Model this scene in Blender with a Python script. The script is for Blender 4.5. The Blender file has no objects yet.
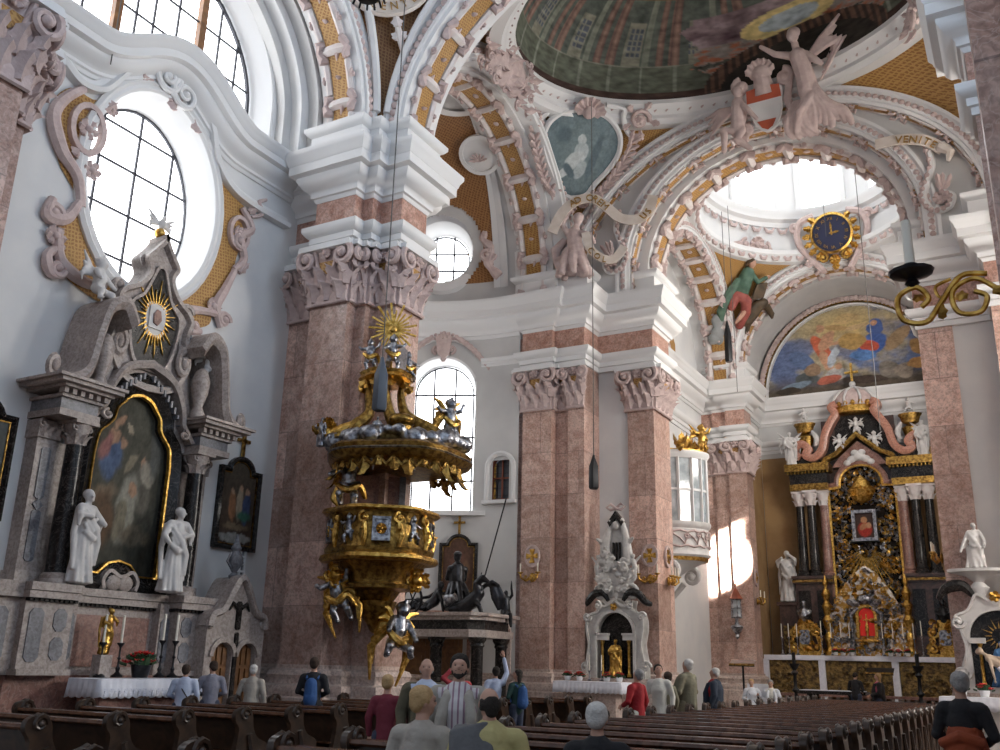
import bpy, bmesh, math, random
from mathutils import Vector, Matrix, noise
random.seed(7)
PI=math.pi; S=bpy.context.scene; COL=S.collection
sin,cos=math.sin,math.cos
CX=-6.5
# ------------------------------------------------------------------ camera
YAW=math.radians(29.5); PIT=math.radians(17.1); ROL=math.atan(0.024)
def add_camera():
    cd=bpy.data.cameras.new('camera'); co=bpy.data.objects.new('camera',cd); COL.objects.link(co)
    fw=Vector((-sin(YAW)*cos(PIT),cos(YAW)*cos(PIT),sin(PIT)))
    r0=Vector((cos(YAW),sin(YAW),0)); u0=r0.cross(fw)
    r=r0*cos(ROL)+u0*sin(ROL); u=u0*cos(ROL)-r0*sin(ROL)
    m=Matrix((r,u,-fw)).transposed().to_4x4(); m.translation=Vector((0,0,1.7)); co.matrix_world=m
    cd.sensor_width=36; cd.lens=36*944/1000; cd.clip_end=300; S.camera=co
add_camera()
# ------------------------------------------------------------------ materials
def mat(name,col,rough=.6,metal=0.,var=0.,scale=3.,col2=None,bump=0.,bscale=20.,emit=0.,spec=None,detail=5.,ramp=None):
    m=bpy.data.materials.new(name); m.use_nodes=True; nt=m.node_tree; N=nt.nodes; L=nt.links
    b=N['Principled BSDF']; b.inputs['Roughness'].default_value=rough; b.inputs['Metallic'].default_value=metal
    b.inputs['Base Color'].default_value=(*col,1)
    if spec is not None: b.inputs['Specular IOR Level'].default_value=spec
    tc=None
    if col2 or bump:
        tc=N.new('ShaderNodeTexCoord')
    if col2:
        n=N.new('ShaderNodeTexNoise'); n.inputs['Scale'].default_value=scale; n.inputs['Detail'].default_value=detail
        n.inputs['Distortion'].default_value=var
        L.new(tc.outputs['Object'],n.inputs['Vector'])
        r=N.new('ShaderNodeValToRGB'); e=r.color_ramp.elements
        e[0].position,e[1].position=(ramp or (.38,.62)); e[0].color=(*col,1); e[1].color=(*col2,1)
        L.new(n.outputs['Fac'],r.inputs['Fac']); L.new(r.outputs['Color'],b.inputs['Base Color'])
    if bump:
        n=N.new('ShaderNodeTexNoise'); n.inputs['Scale'].default_value=bscale; n.inputs['Detail'].default_value=3
        L.new(tc.outputs['Object'],n.inputs['Vector'])
        bp=N.new('ShaderNodeBump'); bp.inputs['Strength'].default_value=bump; bp.inputs['Distance'].default_value=.05
        L.new(n.outputs['Fac'],bp.inputs['Height']); L.new(bp.outputs['Normal'],b.inputs['Normal'])
    if emit:
        b.inputs['Emission Color'].default_value=(*col,1); b.inputs['Emission Strength'].default_value=emit
    return m
def marble(name,c1,c2,vein,rough=.35,scale=2.2,blocks=None):
    m=bpy.data.materials.new(name); m.use_nodes=True; nt=m.node_tree; N=nt.nodes; L=nt.links
    b=N['Principled BSDF']; b.inputs['Roughness'].default_value=rough
    tc=N.new('ShaderNodeTexCoord'); src=tc.outputs['Object']
    def nz(s,d,dist):
        n=N.new('ShaderNodeTexNoise'); n.inputs['Scale'].default_value=s; n.inputs['Detail'].default_value=d; n.inputs['Distortion'].default_value=dist
        L.new(src,n.inputs['Vector']); return n.outputs['Fac']
    def rmp(f,stops):
        r=N.new('ShaderNodeValToRGB'); e=r.color_ramp.elements
        e[0].position,e[0].color=stops[0][0],(*stops[0][1],1); e[1].position,e[1].color=stops[1][0],(*stops[1][1],1)
        for p,c in stops[2:]: q=e.new(p); q.color=(*c,1)
        L.new(f,r.inputs['Fac']); return r.outputs['Color']
    def mix(f,a,bb,mode='MIX'):
        x=N.new('ShaderNodeMix'); x.data_type='RGBA'; x.blend_type=mode
        if isinstance(f,float): x.inputs['Factor'].default_value=f
        else: L.new(f,x.inputs['Factor'])
        L.new(a,x.inputs[6]); L.new(bb,x.inputs[7]); return x.outputs[2]
    base=rmp(nz(scale,8,1.2),[(.35,c1),(.65,c2)])
    fine=rmp(nz(scale*7,6,.6),[(.36,(.42,.40,.39)),(.6,(1.05,1.05,1.05))])
    base=mix(.62,base,fine,'MULTIPLY')
    v=rmp(nz(scale*1.4,10,2.5),[(.47,(0,0,0)),(.5,(1,1,1)),(.53,(0,0,0))])
    vc=N.new('ShaderNodeRGB'); vc.outputs[0].default_value=(*vein,1)
    sc=N.new('ShaderNodeMath'); sc.operation='MULTIPLY'; sc.inputs[1].default_value=.45; L.new(v,sc.inputs[0])
    base=mix(sc.outputs[0],base,vc.outputs[0])
    if blocks:
        # large stone courses that differ a little in tone, with thin joints (height bands from object z)
        sx=N.new('ShaderNodeSeparateXYZ'); L.new(src,sx.inputs[0])
        ad=N.new('ShaderNodeMath'); ad.operation='ADD'; L.new(sx.outputs[0],ad.inputs[0]); L.new(sx.outputs[1],ad.inputs[1])
        cb=N.new('ShaderNodeCombineXYZ'); L.new(ad.outputs[0],cb.inputs[0]); L.new(sx.outputs[2],cb.inputs[1])
        br=N.new('ShaderNodeTexBrick'); L.new(cb.outputs[0],br.inputs['Vector']); br.inputs['Scale'].default_value=1
        br.inputs['Brick Width'].default_value=blocks[0]; br.inputs['Row Height'].default_value=blocks[1]
        br.inputs['Mortar Size'].default_value=.012; br.inputs['Color1'].default_value=(.70,.66,.63,1); br.inputs['Color2'].default_value=(1.2,1.17,1.14,1)
        br.inputs['Mortar'].default_value=(.6,.58,.58,1)
        base=mix(1.0,base,br.outputs['Color'],'MULTIPLY')
    L.new(base,b.inputs['Base Color']); return m
def vcmat(name,rough=.7):
    m=bpy.data.materials.new(name); m.use_nodes=True; N=m.node_tree.nodes; L=m.node_tree.links
    a=N.new('ShaderNodeVertexColor'); a.layer_name='Col'; b=N['Principled BSDF']; b.inputs['Roughness'].default_value=rough
    b.inputs['Specular IOR Level'].default_value=.2
    L.new(a.outputs['Color'],b.inputs['Base Color']); return m
def trellis(name,c1,c2,s=9.):
    # woven, stencilled ochre ground
    m=bpy.data.materials.new(name); m.use_nodes=True; N=m.node_tree.nodes; L=m.node_tree.links; b=N['Principled BSDF']; b.inputs['Roughness'].default_value=.55
    tc=N.new('ShaderNodeTexCoord'); w=[]
    for ang in (.78,-.78):
        mp=N.new('ShaderNodeMapping'); mp.inputs['Rotation'].default_value=(ang,ang,ang); L.new(tc.outputs['Object'],mp.inputs['Vector'])
        t=N.new('ShaderNodeTexWave'); t.inputs['Scale'].default_value=s/6; t.inputs['Distortion'].default_value=3.5; t.inputs['Detail'].default_value=2
        t.inputs['Detail Scale'].default_value=2.
        L.new(mp.outputs[0],t.inputs['Vector']); w.append(t.outputs['Fac'])
    mx=N.new('ShaderNodeMath'); mx.operation='MAXIMUM'; L.new(w[0],mx.inputs[0]); L.new(w[1],mx.inputs[1])
    r=N.new('ShaderNodeValToRGB'); e=r.color_ramp.elements; e[0].position=.45; e[0].color=(*c1,1); e[1].position=.95; e[1].color=(*c2,1)
    L.new(mx.outputs[0],r.inputs['Fac']); L.new(r.outputs['Color'],b.inputs['Base Color']); return m
M={}
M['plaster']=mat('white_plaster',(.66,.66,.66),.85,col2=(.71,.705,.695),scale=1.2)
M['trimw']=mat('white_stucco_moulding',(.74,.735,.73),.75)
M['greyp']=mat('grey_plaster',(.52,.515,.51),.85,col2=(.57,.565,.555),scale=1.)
M['stucco']=mat('rose_grey_stucco',(.50,.385,.365),.8,col2=(.60,.48,.455),scale=5,bump=.3,bscale=14)
M['stuccow']=mat('white_stucco_ornament',(.72,.68,.66),.8,col2=(.66,.58,.56),scale=4)
M['ochre']=trellis('ochre_stencilled_ground',(.27,.125,.03),(.47,.27,.085),26.)
M['rust']=trellis('rust_stencilled_ground',(.17,.062,.016),(.31,.155,.05),22.)
M['pink']=marble('pink_marble',(.47,.29,.235),(.68,.50,.44),(.74,.60,.54),blocks=(3.1,1.45))
M['pinkf']=marble('pink_marble_frieze',(.40,.20,.145),(.60,.38,.31),(.66,.48,.42))
M['redm']=marble('red_marble',(.20,.09,.07),(.34,.18,.14),(.42,.30,.26))
M['basem']=marble('pale_marble',(.50,.38,.33),(.66,.54,.48),(.62,.54,.5))
M['stone']=marble('altar_stone',(.33,.275,.25),(.44,.375,.34),(.5,.45,.42),.5)
M['stoned']=marble('grey_stone_panel',(.14,.14,.16),(.23,.23,.25),(.3,.3,.32),.4)
M['black']=marble('black_marble',(.010,.009,.009),(.026,.023,.022),(.15,.13,.12),.22); M['black'].node_tree.nodes['Principled BSDF'].inputs['Specular IOR Level'].default_value=.25
M['dark']=mat('dark_ground',(.012,.009,.007),.9,spec=.1)
M['gold']=mat('gilded_metal',(.74,.47,.13),.3,1.,col2=(.36,.19,.035),scale=11,bump=.3,bscale=22)
M['goldd']=mat('old_gilding',(.44,.27,.07),.34,.95,col2=(.15,.08,.02),scale=10,bump=.35,bscale=20)
M['silver']=mat('silver_leaf',(.46,.47,.50),.33,1.,col2=(.13,.13,.15),scale=9,bump=.3,bscale=20)
M['bronze']=mat('dark_bronze',(.045,.045,.05),.3,.75,col2=(.02,.02,.022),scale=6)
M['iron']=mat('black_iron',(.02,.02,.022),.45,.6)
M['white']=mat('white_marble_figure',(.66,.64,.62),.6,col2=(.56,.54,.53),scale=4)
M['linen']=mat('white_linen',(.80,.81,.88),.8,col2=(.72,.73,.80),scale=9)
M['pew']=mat('dark_walnut_pew',(.055,.030,.018),.3,col2=(.025,.014,.009),scale=3,var=2.)
M['pewtop']=mat('worn_walnut_rail',(.15,.068,.038),.22,col2=(.08,.036,.02),scale=3,var=2.)
M['oak']=mat('brown_oak',(.22,.10,.035),.45,col2=(.14,.06,.02),scale=4,var=1.5)
M['glass_south']=mat('sunlit_window_glass',(1.,.96,.9),.3,emit=42.)
M['glass_nave']=mat('south_nave_glass',(.64,.80,1.),.3,emit=7.6)
M['glass_lantern']=mat('lantern_glass',(.90,.95,1.),.3,emit=4.)
M['lead']=mat('window_lead',(.05,.05,.06),.5,.4)
M['glass']=mat('daylit_window_glass',(.95,.975,1.),.3,emit=4.5)
M['floor']=marble('stone_floor',(.20,.17,.15),(.30,.26,.23),(.32,.29,.27),.4)
M['candle']=mat('wax_candle',(.80,.76,.66),.5)
M['leaf']=mat('dark_leaf',(.02,.06,.02),.5)
M['redf']=mat('red_poinsettia',(.55,.02,.02),.5)
M['paint']=vcmat('painted_canvas')
M['fresco']=vcmat('fresco',.85)
M['skin']=mat('skin',(.50,.29,.21),.6)
M['pot']=mat('white_pot',(.75,.75,.76),.5)
# ------------------------------------------------------------------ mesh builder
def V(*a): return Vector(a)
class MB:
    def __init__(s): s.v=[]; s.f=[]
    def add(s,vs,fs,T=None):
        b=len(s.v)
        for p in vs:
            p=Vector(p); s.v.append(T@p if T is not None else p)
        s.f+= [tuple(i+b for i in f) for f in fs]; return s
    def box(s,c,d,T=None,rz=0,taper=1.):
        x,y,z=d[0]/2,d[1]/2,d[2]/2; t=taper; R=Matrix.Rotation(rz,3,'Z'); c=Vector(c)
        vs=[c+R@Vector(p) for p in [(-x,-y,-z),(x,-y,-z),(x,y,-z),(-x,y,-z),(-x*t,-y*t,z),(x*t,-y*t,z),(x*t,y*t,z),(-x*t,y*t,z)]]
        return s.add(vs,[(0,3,2,1),(4,5,6,7),(0,1,5,4),(1,2,6,5),(2,3,7,6),(3,0,4,7)],T)
    def tube(s,pts,r,n=8,closed=False,T=None,flat=1.,up=None):
        pts=[Vector(p) for p in pts]; k=len(pts); rr=r if isinstance(r,(list,tuple)) else [r]*k
        vs=[];prev=None
        for i,p in enumerate(pts):
            a=pts[(i-1)%k] if (closed or i>0) else pts[i]; b=pts[(i+1)%k] if (closed or i<k-1) else pts[i]
            t=(b-a); t=t.normalized() if t.length>1e-9 else Vector((0,0,1))
            if up is not None: n1=Vector(up)-t*t.dot(Vector(up))
            elif prev is None: n1=t.cross(Vector((0,0,1))) if abs(t.z)<.9 else t.cross(Vector((1,0,0)))
            else: n1=prev-t*t.dot(prev)
            if n1.length<1e-6: n1=t.orthogonal()
            n1.normalize(); prev=n1; n2=t.cross(n1)
            for j in range(n):
                q=2*PI*j/n; vs.append(p+(n1*cos(q)+n2*sin(q)*flat)*rr[i])
        fs=[]
        for i in range(k if closed else k-1):
            for j in range(n):
                a=i*n+j; b=i*n+(j+1)%n; c=((i+1)%k)*n+(j+1)%n; d=((i+1)%k)*n+j; fs.append((a,b,c,d))
        if not closed: fs+= [tuple(range(n))[::-1],tuple((k-1)*n+j for j in range(n))]
        return s.add(vs,fs,T)
    def lathe(s,prof,c=(0,0,0),n=16,T=None,sy=1.,a0=0,a1=2*PI,wob=None):
        c=Vector(c); full=abs(a1-a0-2*PI)<1e-6; m=n if full else n+1; vs=[]
        for r,z in prof:
            for j in range(m):
                q=a0+(a1-a0)*j/n; k=1+(wob[0]*cos(wob[1]*q)) if wob else 1
                vs.append(c+Vector((r*cos(q)*k,r*sin(q)*sy*k,z)))
        fs=[]
        for i in range(len(prof)-1):
            for j in range(n):
                a=i*m+j; b=i*m+(j+1)%m; fs.append((a,b,b+m,a+m))
        if full:
            if prof[0][0]>1e-5: fs.append(tuple(range(m))[::-1])
            if prof[-1][0]>1e-5: fs.append(tuple((len(prof)-1)*m+j for j in range(m)))
        return s.add(vs,fs,T)
    def ell(s,c,r,T=None,n=12,m=8,R=None):
        if not isinstance(r,(tuple,list)): r=(r,r,r)
        vs=[];c=Vector(c)
        for i in range(m+1):
            t=PI*i/m
            for j in range(n):
                q=2*PI*j/n; p=Vector((r[0]*sin(t)*cos(q),r[1]*sin(t)*sin(q),r[2]*cos(t)))
                vs.append(c+(R@p if R is not None else p))
        fs=[]
        for i in range(m):
            for j in range(n):
                a=i*n+j; b=i*n+(j+1)%n; fs.append((a,a+n,b+n,b))
        return s.add(vs,fs,T)
    def prism(s,poly,w0,w1,T=None,bev=0.):
        # outline in local (u,v), thickness along w
        k=len(poly); vs=[(p[0],p[1],w0) for p in poly]+[(p[0],p[1],w1) for p in poly]
        fs=[tuple(range(k))[::-1],tuple(range(k,2*k))]+[(i,(i+1)%k,k+(i+1)%k,k+i) for i in range(k)]
        return s.add(vs,fs,T)
    def grid(s,fn,nu,nv,T=None,cu=False):
        vs=[fn(i/nu,j/nv) for j in range(nv+1) for i in range(nu+1)]; w=nu+1
        return s.add(vs,[(j*w+i,j*w+i+1,(j+1)*w+i+1,(j+1)*w+i) for j in range(nv) for i in range(nu)],T)
    def sweep(s,path,prof,closed=False):
        # plan path (x,y); profile (out,z); out is to the RIGHT of travel
        P=[Vector((p[0],p[1])) for p in path]; k=len(P); offs=[]
        for i in range(k):
            d1=(P[i]-P[i-1]).normalized() if (closed or i>0) else None
            d2=(P[(i+1)%k]-P[i]).normalized() if (closed or i<k-1) else None
            d1=d1 or d2; d2=d2 or d1
            n1=Vector((d1.y,-d1.x)); n2=Vector((d2.y,-d2.x)); b=n1+n2
            b=b/ max(.3,(1+n1.dot(n2))) if b.length>1e-6 else n1
            offs.append(b)
        m=len(prof); vs=[]
        for i in range(k):
            for o,z in prof: q=P[i]+offs[i]*o; vs.append((q.x,q.y,z))
        fs=[]
        for i in range(k if closed else k-1):
            for j in range(m):
                a=i*m+j; b=i*m+(j+1)%m; c=((i+1)%k)*m+(j+1)%m; d=((i+1)%k)*m+j; fs.append((a,b,c,d))
        if not closed: fs+=[tuple(range(m)),tuple((k-1)*m+j for j in range(m))[::-1]]
        return s.add(vs,fs)
    def arch(s,path,prof,T=None,closed=False):
        # path in local (u,v); profile (dn,w): dn along the path's LEFT normal, w out of the plane
        P=[Vector(p) for p in path]; k=len(P); m=len(prof); vs=[]
        for i in range(k):
            d1=(P[i]-P[i-1]) if (closed or i>0) else (P[1]-P[0]); d2=(P[(i+1)%k]-P[i]) if (closed or i<k-1) else d1
            d1=d1.normalized(); d2=d2.normalized(); n1=Vector((-d1.y,d1.x)); n2=Vector((-d2.y,d2.x))
            b=(n1+n2)/max(.4,(1+n1.dot(n2)))
            for dn,w in prof: q=P[i]+b*dn; vs.append((q.x,q.y,w))
        fs=[]
        for i in range(k if closed else k-1):
            for j in range(m):
                a=i*m+j; b=i*m+(j+1)%m; c=((i+1)%k)*m+(j+1)%m; d=((i+1)%k)*m+j; fs.append((a,b,c,d))
        if not closed: fs+=[tuple(range(m)),tuple((k-1)*m+j for j in range(m))[::-1]]
        return s.add(vs,fs,T)
    def scroll(s,c,r,turns=1.6,a0=0.,hand=1,th=.05,T=None,n=6,k=18,w=0.,ratio=.12):
        # spiral volute in the local (u,v) plane
        pts=[];rr=[]
        for i in range(k+1):
            t=i/k; q=a0+hand*t*turns*2*PI; R=r*(1-t*(1-ratio)); pts.append((c[0]+R*cos(q),c[1]+R*sin(q),w+th*.6*t)); rr.append(th*(1-.45*t))
        s.tube(pts,rr,n,T=T); s.ell((c[0],c[1],w+th*.4),th*1.25,T=T,n=8,m=5); return s
    def leaf(s,base,d,L,wd,curl=.3,T=None,w=(0,0,1),n=5):
        # acanthus-like leaf: from base along d (local), lifting along w and curling over at the tip
        base=Vector(base); d=Vector(d).normalized(); w=Vector(w).normalized(); sd=d.cross(w).normalized(); vs=[];fs=[]
        for i in range(n+1):
            t=i/n; ww=wd*(sin(PI*min(1,t*.85+.12))**.8)*(1+.22*(-1)**i); up=curl*L*(t**2); fwd=L*(t-.25*t**3)
            p=base+d*fwd+w*up; th=wd*.28
            vs+= [p-sd*ww*.5-w*th*.2,p+w*th,p+sd*ww*.5-w*th*.2,p-w*th*.9]
        for i in range(n):
            a=i*4
            for j in range(4): fs.append((a+j,a+(j+1)%4,a+4+(j+1)%4,a+4+j))
        fs+=[(3,2,1,0),(n*4,n*4+1,n*4+2,n*4+3)]
        return s.add(vs,fs,T)
    def rosette(s,c,r,T=None,n=6,w=0.):
        c3=(c[0],c[1],w)
        for i in range(n):
            q=2*PI*i/n; s.leaf(c3,(cos(q),sin(q),0),r,r*.75,.25,T)
        return s.ell((c[0],c[1],w+r*.15),r*.3,T=T,n=8,m=5)
    def build(s,name,m,parent=None,F=None,smooth=True,ang=40,kind=None,label=None):
        me=bpy.data.meshes.new(name); me.from_pydata([tuple(p) for p in s.v],[],s.f); me.validate()
        bm=bmesh.new(); bm.from_mesh(me); bmesh.ops.recalc_face_normals(bm,faces=bm.faces); bm.to_mesh(me); bm.free()
        if smooth: shade(me,ang)
        me.materials.append(m if not isinstance(m,str) else M[m])
        return link(name,me,parent,F,kind,label)
def shade(me,ang=40):
    me.polygons.foreach_set('use_smooth',[True]*len(me.polygons)); me.set_sharp_from_angle(angle=math.radians(ang))
def link(name,me,parent=None,F=None,kind=None,label=None):
    o=bpy.data.objects.new(name,me); COL.objects.link(o)
    if parent is not None: o.parent=parent
    if F is not None: o.matrix_local=F
    if kind: o['kind']=kind
    if label: o['label']=label
    return o
def struct(o,label=None,cat=None):
    o['kind']='structure'
    if label: o['label']=label
    if cat: o['category']=cat
    return o
def thing(name,label,cat,F=None,group=None):
    o=bpy.data.objects.new(name,None); COL.objects.link(o); o.empty_display_size=.2
    if F is not None: o.matrix_world=F if isinstance(F,Matrix) else Matrix.Translation(Vector(F))
    return tag(o,label,cat,group)
def tag(o,label,cat,group=None):
    o['label']=label; o['category']=cat
    if group: o['group']=group
    return o
def dup(root,F,label=None,group=None,scale=None):
    def cp(o,p):
        c=o.copy(); COL.objects.link(c)
        if p is not None: c.parent=p
        for ch in KIDS(o): cp(ch,c)
        return c
    r=cp(root,None); r.matrix_world=F if isinstance(F,Matrix) else Matrix.Translation(Vector(F))
    if label: r['label']=label
    if group: r['group']=group
    return r
def KIDS(o): return [c for c in COL.objects if c.parent==o]
def mirror_copy(o,parent=None):
    # the same piece on the other side of the church axis, as its own mesh
    me=o.data.copy(); mw=o.matrix_world.copy()
    for v in me.vertices: p=mw@v.co; v.co=(2*CX-p.x,p.y,p.z)
    me.flip_normals(); c=link(o.name.split('.')[0],me,parent)
    for k in ('kind','label','category'):
        if k in o: c[k]=o[k]
    return c
def frame(o,u,w):
    u=Vector(u).normalized(); w=Vector(w).normalized(); v=w.cross(u); m=Matrix((u,v,w)).transposed().to_4x4(); m.translation=Vector(o); return m
def FL(y,z,x=-16.5): return frame((x,y,z),(0,1,0),(1,0,0))      # on a wall that faces +X
def FS(x,z,y): return frame((x,y,z),(1,0,0),(0,-1,0))           # on a wall that faces -Y
def ellp(cu,cv,a,b,n=32,a0=0,a1=2*PI,full=False):
    return [(cu+a*cos(a0+(a1-a0)*i/n),cv+b*sin(a0+(a1-a0)*i/n)) for i in range(n if full else n+1)]
def archpath(cu,z0,a,b,z1,n=32):
    # from right foot over the crown to the left foot (left normal points inwards)
    p=ellp(cu,z1,a,b,n,0,PI)
    return ([(cu+a,z0)] if z0<z1-.01 else [])+p+([(cu-a,z0)] if z0<z1-.01 else [])
def fill(outer,holes,w,T=None,depth=0.):
    # flat sheet with holes (depth>0: a slab); local (u,v)
    bm=bmesh.new(); es=[]
    for loop in [outer]+holes:
        vs=[bm.verts.new((p[0],p[1],w)) for p in loop]; es+=[bm.edges.new((vs[i],vs[(i+1)%len(vs)])) for i in range(len(vs))]
    r=bmesh.ops.triangle_fill(bm,use_beauty=True,use_dissolve=False,edges=es,normal=(0,0,1))
    if depth:
        g=bmesh.ops.extrude_face_region(bm,geom=list(bm.faces))
        bmesh.ops.translate(bm,vec=(0,0,-depth),verts=[x for x in g['geom'] if isinstance(x,bmesh.types.BMVert)])
    bm.verts.index_update(); mb=MB(); mb.add([v.co.copy() for v in bm.verts],[tuple(v.index for v in f.verts) for f in bm.faces],T); bm.free(); return mb
def vgrid(name,fn,colf,nu,nv,m,parent=None,F=None,keep=None,kind=None,label=None,thick=0.):
    # a surface painted by a colour per vertex: fn(s,t)->point, colf(s,t)->rgb
    vs=[fn(i/nu,j/nv) for j in range(nv+1) for i in range(nu+1)]; w=nu+1; fs=[]
    for j in range(nv):
        for i in range(nu):
            if keep is None or keep((i+.5)/nu,(j+.5)/nv): fs.append((j*w+i,j*w+i+1,(j+1)*w+i+1,(j+1)*w+i))
    me=bpy.data.meshes.new(name); me.from_pydata([tuple(p) for p in vs],[],fs)
    a=me.color_attributes.new('Col','FLOAT_COLOR','POINT')
    c=[]
    for j in range(nv+1):
        for i in range(nu+1): c+= [*colf(i/nu,j/nv),1.]
    a.data.foreach_set('color',c)
    bm=bmesh.new(); bm.from_mesh(me); bmesh.ops.delete(bm,geom=[v for v in bm.verts if not v.link_faces],context='VERTS'); bm.to_mesh(me); bm.free()
    me.polygons.foreach_set('use_smooth',[True]*len(me.polygons)); me.materials.append(M[m] if isinstance(m,str) else m)
    o=link(name,me,parent,F,kind,label); return o
def lerp(a,b,t): return tuple(x+(y-x)*t for x,y in zip(a,b))
def sst(a,b,x):
    if a==b: return 1. if x>=a else 0.
    t=max(0,min(1,(x-a)/(b-a))); return t*t*(3-2*t)
def fbm(x,y,z=0,o=4):
    return noise.fractal(Vector((x,y,z)),1.,2.,o)
def blobs(bg,items,warp=.02,nz=.12,seed=0,fr=14):
    # painter: bg(s,t)->rgb, then soft ellipses (s,t,rs,rt,rot,rgb,hard)
    def f(s,t):
        ds=warp*fbm(s*9+seed,t*9,1); dt=warp*fbm(s*9,t*9+seed,5); c=bg(s,t)
        for (x,y,rx,ry,ro,col,h) in items:
            dx,dy=s+ds-x,t+dt-y; u=(dx*cos(ro)+dy*sin(ro))/rx; v=(-dx*sin(ro)+dy*cos(ro))/ry; d=math.sqrt(u*u+v*v)
            if d<1.5:
                h=min(1.,h*1.5); k=1-sst(1-(1-h)*.5-.12,1+(1-h)*.4+.08,d); c=lerp(c,col,k)
        m=1+nz*2*fbm(s*fr+seed,t*fr,3)+nz*1.6*fbm(s*44+seed,t*40,9)+nz*1.2*fbm(s*100,t*90,2); return tuple(max(0.,x*m) for x in c)
    return f
# ================================================================== THE BUILDING
ARC=[(-.3,11.74),(.06,11.74),(.06,11.9),(.12,11.92),(.12,12.08),(.18,12.1),(.26,12.2),(.28,12.24),(.28,12.35),(-.3,12.35)]
FRZ=[(-.3,12.35),(.04,12.35),(.04,13.1),(-.3,13.1)]
COR=[(-.3,13.1),(.06,13.1),(.1,13.2),(.16,13.22),(.16,13.32),(.22,13.4),(.33,13.46),(.42,13.6),(.45,13.66),(.45,13.74),(.6,13.78),(.6,14.02),(.63,14.05),(.66,14.16),(.72,14.26),(.74,14.3),(.74,14.4),(-.3,14.46)]
ATT=[(-.3,14.42),(.4,14.42),(.4,14.52),(.24,14.58),(.24,14.98),(.32,15.02),(.4,15.12),(.4,15.22),(-.3,15.22)]
BAS=[(-.3,0),(.36,0),(.36,.62),(.33,.66),(.33,.92),(.28,.96),(.3,1.06),(.26,1.18),(.16,1.22),(.14,1.32),(.18,1.4),(.14,1.5),(.05,1.54),(.05,1.62),(-.3,1.62)]
def dense(p,st=.3):
    o=[]
    for a,b in zip(p,p[1:]):
        n=max(1,int(math.hypot(b[0]-a[0],b[1]-a[1])/st)); o+=[lerp(a,b,i/n) for i in range(n)]
    return o+[p[-1]]
def capital(P,Q,parent,z0=10.25,h=1.49):
    W=math.hypot(Q[0]-P[0],Q[1]-P[1]); u=((Q[0]-P[0])/W,(Q[1]-P[1])/W,0); w=(u[1],-u[0],0)
    F=frame(((P[0]+Q[0])/2,(P[1]+Q[1])/2,z0),u,w); k=h/1.3; mb=MB()
    mb.add([(-W/2,0,-.02),(W/2,0,-.02),(W/2,0,.1),(-W/2,0,.1),(-W/2-.12,1.2*k,-.02),(W/2+.12,1.2*k,-.02),(W/2+.12,1.2*k,.2),(-W/2-.12,1.2*k,.2)],[(0,1,2,3),(4,7,6,5),(0,4,5,1),(3,2,6,7),(0,3,7,4),(1,5,6,2)])
    n=max(2,round(W/.36))
    for i in range(n):
        x=-W/2+W*(i+.5)/n
        mb.leaf((x,.02,.08),(0,1,0),.52*k,W/n*1.05,.5)
    for i in range(n+1):
        x=-W/2+W*i/n; mb.leaf((x,.32*k,.12),(0,1,0),.55*k,W/n*1.,.48)
    r=min(.28,max(.12,W*.3))*k
    for sg in (-1,1):
        c=(sg*(W/2+.16-r*.6),.98*k)
        mb.scroll(c,r,1.5,PI/2,-sg,.075*k,w=.3)
        mb.tube([(sg*W*.06,.52*k,.16),(sg*W*.2,.72*k,.2),(c[0]-sg*r*.5,c[1]+r*.95,.24),(c[0],c[1]+r,.26)],[.05,.055,.06,.06],6)
        mb.leaf((c[0],c[1]-r*.8,.22),(sg*.25,-1,0),.3*k,.2,.3)
    mb.rosette((0,1.08*k),.2*k,w=.26)
    mb.tube([(-W/2-.05,-.03,.08),(W/2+.05,-.03,.08)],.05,6)
    mb.build('capital','stucco',parent,F)
    ob=MB(); ob.prism([(-W*.3,.92*k),(0,.62*k),(W*.3,.92*k)],.1,.19); ob.build('capital_ground','ochre',parent,F)
    ab=MB(); a=W/2+.24
    ab.prism([(-a,1.17*k),(a,1.17*k),(a-.04,1.3*k),(-a+.04,1.3*k)],-.02,.38); ab.build('abacus','trimw',parent,F)
def pillar(shaft,ent,faces,label,base=None):
    o=bpy.data.objects.new('marble_pillar',None); COL.objects.link(o); struct(o,label,'pillar')
    MB().sweep(shaft,[(-.25,0),(0,0),(0,11.75),(-.25,11.75)]).build('shaft','pink',o,smooth=False)
    MB().sweep(base or ent,BAS).build('plinth','basem',o)
    MB().sweep(ent,ARC).build('architrave','trimw',o); MB().sweep(ent,FRZ).build('frieze','pinkf',o)
    MB().sweep(ent,COR).build('cornice','trimw',o); MB().sweep(ent,ATT).build('attic','trimw',o)
    for P,Q in zip(shaft,shaft[1:]):
        if .2<math.hypot(Q[0]-P[0],Q[1]-P[1])<1.7: capital(P,Q,o)
    return o
def mirrored(root,label):
    o=bpy.data.objects.new(root.name.split('.')[0],None); COL.objects.link(o); struct(o,label,root.get('category','pillar'))
    for c in root.children: mirror_copy(c,o)
    return o
S1=[(-16.5,17.75),(-15.2,17.75),(-15.2,17.05),(-14.02,17.05),(-14.02,17.4),(-13.72,17.4),(-13.72,17.75),(-13.06,17.75),(-13.06,18.8),(-13.5,18.8),(-13.5,19.15),(-15.5,19.15)]
p1=pillar(S1,S1,None,'pink marble pillar that carries the gilded pulpit')
R1=mirrored(p1,'pink marble pillar across the nave from the pulpit')
S0=[(x,25.3-y) for x,y in reversed(S1)]
p0=pillar(S0,S0,None,'pink marble pillar at the left edge before the side altar')
R0=mirrored(p0,'near pink marble pillar at the right edge with the candle bracket')
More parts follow.
